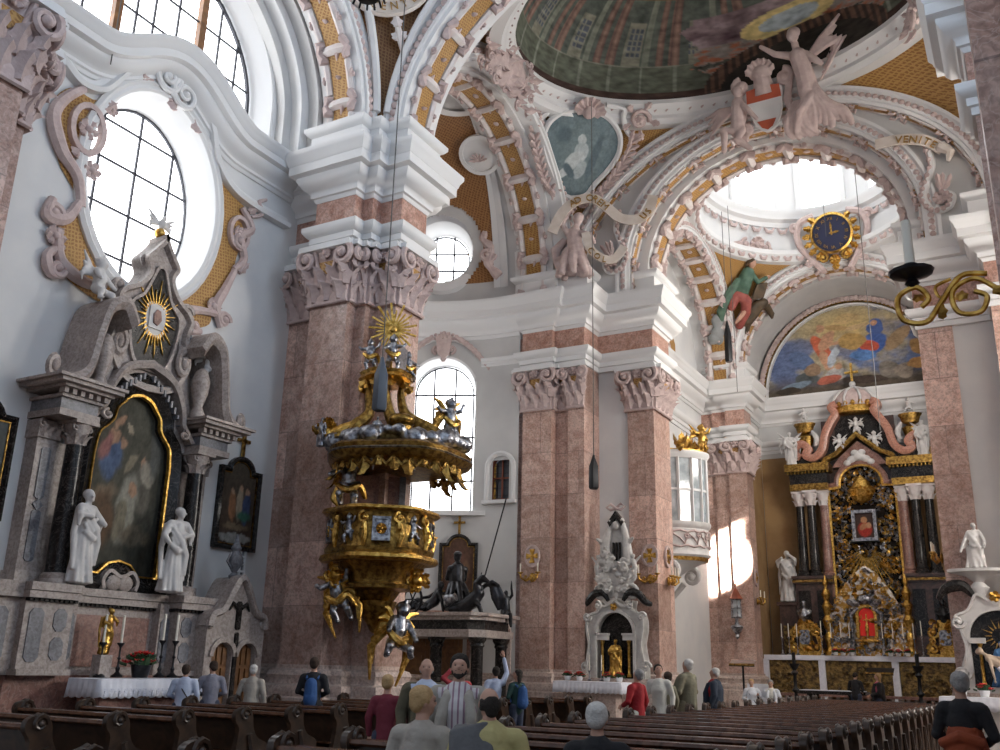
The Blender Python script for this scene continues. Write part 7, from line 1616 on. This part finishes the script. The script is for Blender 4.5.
mb.rosette((0,-1.2),.32,None,7,.2); mb.leaf((0,-1.3,.2),(0,-1,.2),.5,.3,.2); mb.build('gilt_leafwork','gold',t)
mb=MB()
for s in (-1,1):
    P=smoothp([(s*.7,.9),(s*1.3,.7),(s*1.5,.2),(s*1.4,-.4),(s*1.0,-1.0),(s*.6,-1.6)],n=5); mb.tube([(x,y,.08) for x,y in P],[.16]*len(P),7); mb.scroll((s*1.55,.55),.25,1.4,0,s,.1,w=.1); mb.scroll((s*1.1,-1.2),.2,1.4,0,-s,.08,w=.1)
mb.build('stucco_mount','stucco',t)
# evangelist on the choir pendentive
def pan(fn,s0,s1,t0,t1,m,push,name,c):
    def g(s,t): p=fn(s0+(s1-s0)*(s if True else 0),t0+(t1-t0)*t); return p+(c-p).normalized()*push
    return struct(MB().grid(g,20,16).build(name,m))
KCV=Vector((CX,36.3,15)); pan(fpen5,.1,.88,.35,.98,'ochre',.2,'ceiling_panel',KCV)
eF=surfF(fpen5,.46,.5,.2,KCV)@Matrix.Scale(.98,4)
t=thing('painted_evangelist','coloured relief of an evangelist in green and red on the choir pendentive','relief',eF)
def rel(nm,mb,m,v=.035): f=figure_mesh(nm,mb,v,2); f.materials.append(M[m]); link(nm,f,t)
M['greenr']=mat('painted_green_robe',(.05,.11,.075),.6,col2=(.09,.16,.11),scale=3); M['redr']=mat('painted_red_robe',(.24,.05,.04),.6,col2=(.34,.09,.07),scale=3); M['beast']=mat('painted_brown_beast',(.10,.065,.035),.6,col2=(.05,.035,.02),scale=3); M['cloudp']=mat('painted_grey_cloud',(.30,.31,.31),.8,col2=(.22,.23,.23),scale=2)
mb=MB(); limb(mb,[(-.1,.2,.3),(-.15,.8,.35),(-.1,1.3,.35)],[.34,.36,.3]); limb(mb,[(.1,1.25,.4),(.4,1.0,.6),(.75,1.25,.6)],[.15,.13,.1]); mb.tube([(-.4,.9,.3),(-.75,0,.3),(-.85,-.8,.3),(-.7,-1.2,.3)],[.2,.25,.22,.12],7); rel('green_robe',mb,'greenr')
mb=MB(); limb(mb,[(-.2,.2,.4),(.1,0,.6),(.25,-.5,.6),(.2,-1.2,.5)],[.3,.28,.24,.2]); limb(mb,[(-.4,.15,.4),(-.5,-.4,.5)],[.25,.2]); rel('red_robe',mb,'redr')
mb=MB(); mb.ell((-.05,1.75,.42),(.17,.22,.18)); limb(mb,[(-.08,1.4,.38),(-.06,1.6,.4)],[.1,.09]); mb.ell((.85,1.32,.62),.09); limb(mb,[(.2,-.3,.7),(-.05,-.85,.7),(-.15,-1.05,.7)],[.13,.1,.07]); rel('head_and_hands',mb,'skin',.025)
mb=MB(); mb.ell((-.1,1.86,.34),(.2,.18,.2)); mb.tube([(-.2,1.85,.3),(-.28,1.55,.3)],[.12,.06],7); rel('hair',mb,'beast')
mb=MB(); mb.prism([(.35,.1),(.95,.3),(.95,1.05),(.4,.9)],.45,.6); limb(mb,[(.5,-.9,.4),(.7,-.4,.45),(.9,-.1,.4)],[.35,.35,.28]); mb.ell((1.1,.05,.45),(.26,.24,.24)); mb.tube([(.9,-.2,.3),(1.4,-.05,.25),(1.9,-.45,.2),(2.0,-.65,.2)],[.15,.2,.15,.05],7); limb(mb,[(.6,-.9,.5),(.7,-1.5,.5)],[.16,.1]); rel('winged_beast',mb,'beast')
mb=MB()
for x,y,r in ((-.8,-1.2,.35),(-.6,-1.7,.4),(-.2,-1.5,.35),(-.75,-2.1,.3),(-.3,-2.1,.35),(.15,-1.9,.3)): mb.ell((x,y,.2),(r,r,.22))
rel('grey_cloud',mb,'cloudp')
mb=MB(); mb.rosette((0,2.65),.5,None,8,.15)
for s in (-1,1): mb.scroll((s*.55,2.55),.25,1.4,PI/2,-s,.09,w=.1); mb.tube([(s*.8,2.55,.1),(s*1.3,2.4,.1),(s*1.7,2.6,.05)],[.1,.1,.05],6); mb.rosette((s*1.55,2.1),.22,None,5,.05)
mb.build('rosette_crest','stucco',t)
# flower relief over the choir wall, transept roundel and rocaille
t=thing('stucco_flower','big rose stucco flower on ochre over the choir side wall','stucco',FX(-12.72,35.6,14.6)); mb=MB(); mb.prism(octo(0,.2,2.4,1.0,.4),-.05,.05); mb.build('ochre_ground','ochre',t,smooth=False); mb=MB(); mb.rosette((0,.3),.7,None,6,.1); 
for s in (-1,1): mb.scroll((s*1.0,.2),.35,1.4,0,s,.12,w=.1)
mb.build('flower','stucco',t)
rF=surfF(conch,.06,.68,.16,Vector((-13,23.7,15)))
t=thing('stucco_roundel','grey round stucco medallion with a palm branch on the transept vault','stucco',rF); mb=MB(); mb.prism(ellp(0,0,.7,.7,24,full=True),0,.06); mb.build('grey_disc','plaster',t,smooth=False); mb=MB(); mb.arch(ellp(0,0,.7,.7,24,full=True),[(-.08,0),(-.08,.14),(.06,.14),(.06,0)],None,True); mb.build('rim','trimw',t)
mb=MB()
for i in range(7): q=.3+i*.42; mb.leaf((-.1,-.25,.08),(cos(q),sin(q),.1),.5,.1,.15)
mb.build('palm_branch','stucco',t)
t=thing('oculus_surround','rose stucco rocaille beside the round transept window','stucco',Oc@Matrix.Translation((0,0,.4))); mb=MB()
for P,th in ((smoothp([(.3,1.55),(.9,1.7),(1.5,1.4),(1.75,.8),(1.6,.3),(1.9,-.1),(1.8,-.7),(2.2,-1.2)],n=6),.2),(smoothp([(-1.5,.8),(-1.0,1.6),(-.3,1.9),(.5,1.75)],n=6),.16)): mb.tube([(x,y,.2) for x,y in P],[th*(.6+.4*abs(sin(i*.5))) for i in range(len(P))],7)
for c,r,h in (((1.75,.75),.3,1),((1.75,-.35),.28,-1),((-.2,1.75),.3,1)): mb.scroll(c,r,1.5,0,h,.11,w=.25)
for i in range(6): q=.5+i*.5; mb.leaf((0,1.6,.2),(cos(q),sin(q),.2),.6,.3,.3)
mb.build('rocaille','stucco',t)
# the pendentive in the nave, lettered ring and hanging lamp crown
NV=Vector((CX,12.6,14)); nF=surfF(fpen3,.5,.44,.3,NV)@Matrix.Scale(1.0,4)
t=thing('lettered_roundel','oval stucco roundel with ochre letters on the nave pendentive','medallion',nF); mb=MB(); oe=ellp(0,.9,1.1,.85,32,full=True); mb.arch(oe,[(-.12,0),(-.12,.12),(-.04,.16),(0,.1),(.32,.06),(.36,.12),(.4,0)],None,True); mb.build('cream_ring','parch',t)
mb=MB()
for i,ch in enumerate('ACENTEN'):
    q=-PI/2+(i-3)*.3; vs,fs=letters(ch,.3,.02); T=Matrix.Translation((.94*cos(q),.9+.69*sin(q),.1))@Matrix.Rotation(q+PI/2,4,'Z')@Matrix.Translation((0,-.1,0)); mb.add(vs,fs,T)
mb.build('lettering','letter',t); mb=MB(); mb.leaf((0,-.05,.05),(0,-1,.1),.4,.3,.2); mb.leaf((0,-.45,.05),(.6,-1,.1),.35,.3,.2); mb.leaf((0,-.45,.05),(-.6,-1,.1),.35,.3,.2); mb.tube([(0,0,.05),(0,-.6,.08),(0,-1.1,.05)],[.06,.1,.03],6); mb.build('white_drop','stuccow',t); mb=MB(); mb.prism(ellp(0,.9,.72,.5,24,full=True),.0,.03); mb.build('dark_centre','redm',t)
for s in (0,1):
    P=[nA[min(19,2+i)].lerp(nB[min(19,2+i)],.13 if s==0 else .87) for i in range(15)]; mb=MB(); mb.tube([tuple(p+(NV-p).normalized()*.1) for p in P],.12,6); o=mb.build('trim_41','trimw'); o['kind']='structure'
t=thing('chandelier','dark spiked hanging chandelier crown high under the nave vault','chandelier',(-6.21,7.5,9.45)); mb=MB(); mb.lathe([(.0,-.1),(.13,-.07),(.2,.03),(.19,.12),(.07,.2),(.02,.3),(.012,6.)],n=14)
for i in range(14): q=2*PI*i/14; mb.tube([(.18*cos(q),.18*sin(q),0),(.22*cos(q),.22*sin(q),-.08)],.014,5)
mb.build('crown','iron',t); mb=MB()
for i in range(7): q=2*PI*i/7; mb.ell((.2*cos(q),.2*sin(q),.04),.024,n=7,m=5)
# thin cords and the lamps on them
M['cordm']=mat('grey_cord',(.10,.095,.09),.8); M['slate']=mat('blue_grey_lamp',(.07,.085,.11),.5)
def cord(px,top,bot,l,lamp=None):
    x,y=px; t=thing('lamp_cord',l,'cord',(x,y,bot)); mb=MB(); mb.tube([(0,0,0),(0,0,top-bot)],.014,5); mb.build('cord','cordm',t)
    if lamp: mb=MB(); mb.lathe([(.0,-lamp),(.12,-lamp),(.15,-lamp*.95),(.14,-lamp*.3),(.05,-.05),(.03,.05),(0,.06)],n=10,wob=(.06,5)); mb.build('lamp_weight','slate' if 'blue' in l else 'iron',t)
cord((-11.36,26.0),20.3,7.85,'thin cord with a dark tassel hanging before the double pillar',1.)
cord((-9.78,36.0),20.3,15.3,'choir cord ending in a dark tassel under the painted evangelist',1.7)
cord((-9.4,35.6),20.3,12.2,'thin cord hanging in the choir right of the dark tassel')
cord((-11.29,15.0),20.2,7.7,'thin cord before the pulpit ending in a blue grey lamp',1.1)
cord((-16.0,11.0),20.3,13.83,'thin cord hanging before the wave cornice of the left wall')
cord((-5.49,35.0),23.5,17.8,'thin cord hanging before the gilt clock'); cord((-4.23,35.0),23.5,10.0,'long thin cord hanging at the right of the gilt clock')
# ================================================================== PEWS
ORD='first second third fourth fifth sixth seventh eighth ninth tenth eleventh twelfth thirteenth fourteenth fifteenth sixteenth seventeenth eighteenth nineteenth twentieth twenty-first twenty-second twenty-third twenty-fourth twenty-fifth twenty-sixth'.split()
def make_pew(L,F,label,group):
    t=thing('church_pew',label,'pew',F,group)
    mb=MB(); mb.box((0,0,.66),(L,.045,.5)); mb.box((0,.0,.28),(L,.04,.26)); mb.build('back_panel','pew',t,smooth=False)
    mb=MB()
    for i in range(5): mb.box((-L/2+L*(i+.5)/5,-.03,.64),(L/5-.16,.02,.34))
    mb.build('raised_panel','pew',t,smooth=False) if False else None
    mb=MB(); mb.sweep([(-L/2,0),(L/2,0)],[(-.06,.9),(.1,.9),(.13,.93),(.12,.965),(-.05,.965),(-.08,.94)]); mb.build('top_rail','pewtop',t,ang=60)
    mb=MB(); mb.box((0,.27,.44),(L,.42,.05)); mb.build('seat','pewtop',t,smooth=False)
    mb=MB(); mb.box((0,-.09,.5),(L,.14,.03)); mb.box((0,-.3,.14),(L,.14,.05)); mb.box((0,-.16,.1),(L*.98,.3,.03)); mb.build('kneeler','pewtop',t,smooth=False)
    for s in (-1,1):
        pts=smoothp([(-.2,0),(.5,0),(.48,.3),(.52,.55),(.3,.66),(.2,.8),(.16,.98),(.02,1.06),(-.14,1.02),(-.16,.9),(-.08,.78),(-.12,.5),(-.2,.3)],n=3)
        T=Matrix.Translation((s*(L/2+.03),0,0))@frame((0,0,0),(0,1,0),(1,0,0)); mb=MB(); mb.prism(pts,-.04,.04,T); mb.scroll((.02,.97),.1,1.4,0,1,.035,T,6,12,.03); mb.scroll((.02,.97),.1,1.4,0,1,.035,T,6,12,-.05); mb.tube([(.12,.72,.05),(.2,.45,.06),(.1,.15,.05)],[.04,.05,.03],6,T=T); mb.build('end_panel','pew',t,ang=50)
    return t
def pewblock(x0,x1,ys,where,group):
    L=x1-x0-.12; base=None; n=len(ys)
    for i,y in enumerate(ys):
        F=Matrix.Translation(((x0+x1)/2,y,0)); l='dark walnut pew in the %s block, %s row from the altar end'%(where,ORD[n-1-i])
        if base is None: base=make_pew(L,F,l,group)
        else: dup(base,F,l,group)
RY_=[5.0+1.06*i for i in range(25)]; LY_=[7.2+1.06*i for i in range(15)]
pewblock(-6.25,-2.42,RY_,'right','pews right of the middle aisle'); pewblock(-13.1,-9.8,LY_,'left','pews left of the middle aisle')
# ================================================================== PEOPLE
def cmat(n,c,r=.85,c2=None): 
    if n not in M: M[n]=mat(n,c,r,col2=c2,scale=5,bump=.35 if n[0]=='h' else .4,bscale=45 if n[0]=='h' else 8)
    return n
def hand(mb,p,d,s,k):
    # palm, four unequal curled fingers and a thumb that leaves the side of the palm
    p=Vector(p); d=Vector(d).normalized(); sd=d.cross(Vector((0,0,1)) if abs(d.z)<.9 else Vector((0,1,0))).normalized(); nn=sd.cross(d)
    mb.ell(p+d*.04*k,(.035*k,.045*k,.035*k),n=8,m=5)
    for i,l in enumerate((.07,.08,.075,.058)): b=p+d*.075*k+sd*(i-1.5)*.019*k; mb.tube([b,b+d*l*.55*k+nn*.006*k,b+d*l*.95*k+nn*.03*k],[.0105*k,.0095*k,.007*k],6)
    b=p+d*.03*k-sd*.035*k*s; mb.tube([b,b+d*.03*k-sd*.03*k*s,b+d*.065*k-sd*.032*k*s],[.013*k,.011*k,.008*k],6)
ARMS={'down':((.25,1.17,-.03),(.25,.92,.07)),'front':((.26,1.16,.0),(.12,1.08,.24)),'bag':((.27,1.2,.02),(.18,1.28,.2)),'up':((.3,1.62,.12),(.24,1.95,.18)),'head':((.33,1.52,.06),(.14,1.72,.02)),'behind':((.25,1.16,-.1),(.1,.98,-.17))}
def person(label,x,y,face,h=1.72,top='c_white',bottom='c_jean',hair='h_brown',arms=('down','down'),look=0.,tilt=0.,w=1.,long=False,bald=False,near=False,beard=False,coat=None,skirt=False,kneel=0.,extra=None,glasses=False,jacket=None,seat=False):
    a=math.radians(face); wv=Vector((sin(a),cos(a),0)); F=frame((x,y,-kneel),Vector((0,0,1)).cross(wv),wv); k=h/1.75
    t=thing('person',label,'person',F); vx=.013 if near else .018
    hc=Vector((0,1.625,.02)); HM=Matrix.Translation((0,1.52,0))@Matrix.Rotation(look,4,'Y')@Matrix.Rotation(-tilt,4,'X')@Matrix.Translation((0,-1.52,0)); H=lambda *p: HM@Vector(p)
    hr=HM.to_3x3()
    b=MB()
    limb(b,[(0,.95,0),(0,1.1,.01),(0,1.28,.02),(0,1.4,0)],[.125*w,.115*w,.135*w,.11*w],12); limb(b,[(-.16*w,1.4,0),(.16*w,1.4,0)],[.055,.055])
    limb(b,[(0,1.4,-.01),H(0,1.53,.0)],[.058,.055]); b.ell(H(0,1.645,.0),(.074,.105,.092),R=hr,n=14,m=10); b.ell(H(0,1.585,.045),(.05,.05,.045),R=hr); b.tube([H(0,1.655,.085),H(0,1.625,.108),H(0,1.612,.092)],[.009,.016,.012],7)
    for s in (-1,1): b.ell(H(s*.078,1.63,-.01),(.012,.03,.02),R=hr,n=7,m=5); b.ell(H(s*.035,1.615,.07),(.022,.022,.02),R=hr,n=7,m=5)
    b.ell(H(0,1.588,.084),(.026,.012,.012),R=hr,n=8,m=5); b.tube([H(-.05,1.672,.078),H(0,1.67,.09),H(.05,1.672,.078)],.012,6)
    tp=MB(); tr=MB(); hds=[]
    limb(tp,[(0,.9,0),(0,1.1,.01),(0,1.28,.02),(0,1.39,0)],[.15*w,.14*w,.16*w,.13*w],14); limb(tp,[(-.165*w,1.405,-.005),(.165*w,1.405,-.005)],[.075,.075]); tp.tube([(0,1.38,0),(0,1.46,-.005)],[.1,.068],10)
    if coat: limb(tp,[(0,.75,0),(0,.95,0)],[.19*w,.16*w],14)
    for s,an in zip((1,-1),arms):
        e,wr=[Vector((s*p[0]*(1+.6*(w-1)),p[1],p[2])) for p in ARMS[an]]; s0=Vector((s*.175*w,1.4,0))
        limb(b,[s0,e,wr],[.045,.037,.026]); limb(tp,[s0,e,wr.lerp(e,.12)],[.072,.058,.046]); hd=MB(); hand(hd,wr,wr-e,s,1.); hds.append(hd)
        lg=[(s*.09,.93,0),(s*.11,.9,.4),(s*.11,.45,.42)] if seat else [(s*.09,.93,0),(s*.1,.5,.02),(s*.1,.09,-.01)]
        limb(b,lg,[.08,.055,.04]); limb(tr,lg,[.112*w,.082,.066])
    tr.ell((0,.96,0),(.165*w,.12,.135*w))
    if skirt: tr.lathe([(.16,.98),(.2,.7),(.24,.42)],(0,0,0),14,UPF,sy=.8)
    K=Matrix.Translation((0,-.36*k if seat else 0,0))@Matrix.Scale(k,4)
    def P(nm,mb,m,v=vx):
        f=figure_mesh(nm,mb,v); f.materials.append(M[m]); return link(nm,f,t,K)
    bo=P('body',b,'skin'); [q.build('hand','skin',t,K) for q in hds]
    P('upper_clothing',tp,top); P('lower_clothing',tr,bottom)
    sh=MB()
    for s in (-1,1): sh.ell((s*.11,.41,.48) if seat else (s*.1,.045,.05),(.05,.045,.13),n=10,m=6); sh.build('shoe','iron',t,K); sh=MB()
    ha=MB()
    if bald:
        for s in (-1,1): ha.ell(H(s*.064,1.63,-.02),(.019,.05,.045),R=hr)
        ha.ell(H(0,1.625,-.062),(.066,.075,.04),R=hr,n=12,m=8); ha.ell(H(0,1.575,-.055),(.05,.04,.035),R=hr)
    else:
        ha.ell(H(0,1.69,-.018),(.086,.078,.096),R=hr,n=14,m=10); ha.ell(H(0,1.635,-.05),(.08,.08,.06),R=hr)
        for s in (-1,1): ha.ell(H(s*.068,1.66,-.015),(.022,.05,.05),R=hr)
        if long:
            for s in (-1,0,1): ha.tube([H(s*.06,1.66,-.05),H(s*.075,1.55,-.05),H(s*.07,1.44,-.06)],[.045,.05,.03],8)
    P('hair',ha,hair,.011)
    ey=MB()
    for s in (-1,1): ey.ell(H(s*.031,1.648,.084),(.012,.006,.008),R=hr,n=7,m=5); 
    for s in (-1,1): ey=MB(); ey.ell(H(s*.031,1.648,.084),(.012,.006,.008),R=hr,n=7,m=5); ey.build('eye','iron',t,K)
    if beard:
        bd=MB(); bd.ell(H(0,1.553,.08),(.028,.028,.022),R=hr); bd.tube([H(-.036,1.572,.078),H(-.034,1.6,.086),H(0,1.606,.1),H(.034,1.6,.086),H(.036,1.572,.078)],.008,6); bd.tube([H(-.066,1.615,.03),H(-.055,1.575,.05),H(-.03,1.55,.07),H(0,1.54,.076),H(.03,1.55,.07),H(.055,1.575,.05),H(.066,1.615,.03)],.011,6); P('beard',bd,hair,.01)
    if jacket:
        j=MB(); limb(j,[(0,.8,-.02),(0,1.1,-.02),(0,1.3,-.02),(0,1.39,-.03)],[.165*w,.16*w,.17*w,.13*w],14); limb(j,[(-.17*w,1.41,-.02),(.17*w,1.41,-.02)],[.08,.08])
        for s,an in zip((1,-1),arms):
            e,wr=[Vector((s*p[0]*(1+.6*(w-1)),p[1],p[2])) for p in ARMS[an]]; limb(j,[(s*.175*w,1.4,-.01),e,wr.lerp(e,.1)],[.085,.07,.056]); j.tube([(s*.08,1.46,.0),(s*.085*w,1.4,.125),(s*.115*w,1.22,.165*w),(s*.135*w,1.0,.165*w),(s*.14*w,.8,.155*w)],[.03,.04,.055,.055,.05],8)
        P('jacket',j,jacket)
    if extra: extra(t,K,P)
    return t
cm=cmat
for n,c,c2 in (('c_white',(.62,.64,.68),None),('c_lightblue',(.50,.56,.70),(.44,.50,.66)),('c_greyblue',(.20,.20,.25),(.25,.25,.30)),('c_beige',(.42,.38,.33),(.36,.32,.28)),('c_black',(.015,.015,.018),None),('c_jean',(.03,.04,.07),(.05,.06,.10)),('c_maroon',(.16,.02,.035),None),('c_olive',(.12,.10,.06),(.09,.08,.05)),('c_red',(.36,.012,.018),(.28,.01,.015)),('c_pinkred',(.42,.05,.06),None),('c_teal',(.015,.05,.045),None),('c_yellow',(.52,.45,.20),(.46,.40,.18)),('c_grey',(.14,.14,.145),(.11,.11,.115)),('c_ivory',(.60,.58,.52),None),('c_khaki',(.17,.16,.11),(.20,.18,.12)),('c_navy',(.02,.03,.05),None),('c_orange',(.30,.06,.02),(.24,.05,.02)),('c_sand',(.40,.37,.32),(.35,.32,.28)),('h_brown',(.05,.028,.018),(.03,.018,.012)),('h_grey',(.34,.33,.32),(.24,.235,.23)),('h_white',(.62,.60,.57),(.5,.48,.46)),('h_blond',(.50,.33,.16),(.36,.22,.09)),('h_dark',(.02,.014,.01),None),('c_blue',(.03,.09,.25),None),('c_pink',(.5,.10,.16),None)): cmat(n,c,.85,c2)
def stripes():
    m=bpy.data.materials.new('striped_shirt'); m.use_nodes=True; N=m.node_tree.nodes; L=m.node_tree.links; b=N['Principled BSDF']; b.inputs['Roughness'].default_value=.8
    tc=N.new('ShaderNodeTexCoord'); sx=N.new('ShaderNodeSeparateXYZ'); L.new(tc.outputs['Object'],sx.inputs[0]); mm=N.new('ShaderNodeMath'); mm.operation='MULTIPLY'; mm.inputs[1].default_value=125; L.new(sx.outputs[0],mm.inputs[0]); sn=N.new('ShaderNodeMath'); sn.operation='SINE'; L.new(mm.outputs[0],sn.inputs[0])
    r=N.new('ShaderNodeValToRGB'); e=r.color_ramp.elements; e[0].position=.0; e[0].color=(.60,.57,.58,1); e[1].position=.5; e[1].color=(.60,.57,.58,1); q=e.new(.66); q.color=(.30,.06,.10,1); q=e.new(.9); q.color=(.28,.2,.26,1); L.new(sn.outputs[0],r.inputs['Fac']); L.new(r.outputs['Color'],b.inputs['Base Color']); return m
M['c_stripe']=stripes()
def backpack(m):
    def f(t,K,P):
        mb=MB(); limb(mb,[(0,1.02,-.2),(0,1.3,-.2)],[.13,.11]); mb.ell((0,1.05,-.27),(.11,.1,.06)); P('backpack',mb,m,.016); mb=MB()
        for s in (-1,1): mb.tube([(s*.1,1.38,-.14),(s*.11,1.47,0),(s*.11,1.3,.15),(s*.13,1.05,.05)],.02,6)
        mb.build('strap',m,t,K)
    return f
def shoulder(m,s=1,drape=False):
    def f(t,K,P):
        mb=MB(); mb.tube([(s*.16,1.46,-.03),(0,1.25,-.17),(-s*.18,1.0,-.16)],.016,6); P('bag_strap',mb,m,.012)
        mb=MB(); mb.ell((-s*.24,.92,-.05),(.07,.11,.13)); P('shoulder_bag',mb,m,.016)
    return f
def drape(m,s):
    def f(t,K,P):
        mb=MB()
        for i in range(7): q=i/6; mb.tube([(s*(.02+.2*q),1.46,.06),(s*(.04+.2*q),1.49-.05*q,-.06),(s*(-.03+.27*q),1.2-.08*q,-.18),(s*(-.02+.26*q),.95-.1*(i%2),-.19)],[.04,.05,.05,.035],7)
        P('draped_jacket',mb,m,.014)
    return f
def straps(t,K,P):
    mb=MB(); mb.tube([(-.13,1.45,-.05),(-.1,1.3,.16),(.12,1.0,.14)],.013,6); P('strap',mb,'c_black',.01)
cam=lambda x,y: math.degrees(math.atan2(-x,-y))
person('bearded man facing the camera in a pale jacket over a striped shirt',-4.72,7.72,cam(-4.72,7.72)+4,1.79,'c_stripe','c_jean','h_dark',('down','down'),0,.12,1.14,near=True,beard=True,jacket='c_sand')
person('bald man in a dark olive jacket standing behind the bearded man',-6.38,9.7,cam(-6.38,9.7)-10,1.76,'c_lightblue','c_jean','h_grey',('down','down'),-.2,.08,1.15,bald=True,near=True,jacket='c_olive')
person('person in a maroon top half hidden behind the bald man',-7.35,10.3,-20,1.55,'c_maroon','c_jean','h_blond',('down','down'),0,0)
person('blond woman in a beige jacket seen from behind in the nearest row',-3.74,5.66,-8,1.55,'c_beige','c_jean','h_blond',('front','front'),-.75,0,1.1,near=True)
person('balding man in a yellow shirt with a grey jacket over his shoulder, seen from behind',-3.22,5.66,-30,1.56,'c_yellow','c_jean','h_dark',('front','front'),.3,-.1,1.2,bald=True,near=True,extra=drape('c_grey',1))
person('white haired person in a dark coat seated low in the right pews',-3.2,7.36,-12,1.8,'c_black','c_black','h_white',('front','front'),0,0,1.12,near=True,seat=True)
person('man in a light blue shirt looking at the side altar',-14.0,13.2,-40,1.58,'c_lightblue','c_jean','h_brown',('front','down'),0,.1,1.15,extra=shoulder('c_black'))
person('person in a grey blue jacket before the confessional',-13.98,13.85,-45,1.65,'c_greyblue','c_jean','h_brown',('front','front'),.5,0,1.1)
person('white haired person in a beige coat beside the confessional',-13.65,14.6,-25,1.6,'c_beige','c_beige','h_white',('down','down'),.25,0,1.15)
person('person in black with a blue backpack before the pulpit pillar',-11.8,14.2,-30,1.76,'c_black','c_black','h_brown',('front','front'),0,.1,1.05,extra=backpack('c_blue'))
person('woman in a pink top touching her hair by the tomb',-9.45,15.5,-60,1.68,'c_pinkred','c_jean','h_brown',('head','down'),0,.1)
person('man in a pale blue shirt pointing up with a raised arm',-10.32,18.35,-45,1.68,'c_lightblue','c_jean','h_dark',('down','up'),0,.3)
person('woman in dark green with a blue backpack beside the pointing man',-9.9,18.55,-70,1.62,'c_teal','c_jean','h_dark',('front','down'),.8,.1,.95,long=True,extra=backpack('c_blue'))
person('person in a bright red jacket and white trousers looking up at the left',-6.65,17.1,-75,1.7,'c_red','c_ivory','h_grey',('front','down'),0,.35,1.05)
person('woman in a white jacket gazing up beside the person in red',-6.65,18.3,170,1.8,'c_ivory','c_ivory','h_dark',('down','down'),.4,.35,.95,coat=True)
person('dark haired woman in olive green behind the woman in white',-6.75,19.0,-60,1.66,'c_khaki','c_khaki','h_brown',('front','down'),0,.25)
person('grey haired man in a khaki vest leaning to look up',-6.6,19.8,-75,1.92,'c_navy','c_khaki','h_white',('front','front'),0,.3,1.05,jacket='c_khaki')
person('white haired man in a navy jacket over a red pullover',-6.6,21.7,-100,1.76,'c_red','c_navy','h_white',('down','down'),0,.2,1.1,jacket='c_navy')
person('blond woman in a white blouse sitting beside the open white book',-7.25,27.3,160,1.5,'c_white','c_ivory','h_blond',('bag','front'),-.1,0,1.05,extra=straps)
person('grey haired woman in a pale yellow top and white cardigan facing the camera',-6.75,27.4,165,1.49,'c_ivory','c_ivory','h_grey',('front','front'),0,0,1.1,jacket='c_white')
person('man in black bending at the dark altar table',-6.35,38.4,15,1.75,'c_black','c_jean','h_dark',('front','front'),0,-.4,1.1)
person('blond woman in a black jacket over pink at the front of the pews',-4.7,32.5,-100,1.74,'c_pink','c_jean','h_blond',('front','down'),0,0,1.,long=True,jacket='c_black')
person('grey haired person in black with an orange garment round the waist at the right aisle',-.8,10.75,12,1.74,'c_black','c_orange','h_grey',('front','front'),.6,0,1.03,near=True,coat=None,extra=lambda t,K,P: P('orange_wrap',(lambda m:(limb(m,[(0,.8,-.02),(0,.98,0),(0,1.14,0)],[.22,.215,.185],14),m.tube([(-.2,1.1,-.1),(.0,1.16,-.19),(.2,1.08,-.12)],[.05,.06,.05],7),m.tube([(.1,1.0,-.2),(.12,.8,-.22),(.12,.6,-.18)],[.05,.06,.04],7),m)[-1])(MB()),'c_orange'))
# ================================================================== LIGHT
w=bpy.data.worlds.new('sky'); S.world=w; w.use_nodes=True; nt=w.node_tree
bg=nt.nodes['Background']; bg.inputs['Color'].default_value=(.74,.84,1.,1); bg.inputs['Strength'].default_value=.6
# low beam of sun through the added south choir window onto the pillar by the high altar
def beam():
    a=bpy.data.lights.new('sun_beam','AREA'); a.shape='RECTANGLE'; a.size=.9; a.size_y=2.1; a.spread=math.radians(2.); a.energy=1000; a.color=(1,.95,.88)
    o=bpy.data.objects.new('sun_beam',a); COL.objects.link(o); t=Vector((-11.5,41.6,6.6)); p=Vector((-.7,32.8,13.5)); o.location=p
    o.rotation_euler=(t-p).to_track_quat('-Z','Y').to_euler()
beam()
S.view_settings.view_transform='Standard'; S.view_settings.look='None'; S.view_settings.gamma=1; S.view_settings.use_curve_mapping=False
S.view_settings.exposure=0.
try: S.cycles.max_bounces=8; S.cycles.diffuse_bounces=5; S.cycles.sample_clamp_indirect=8
except Exception: pass
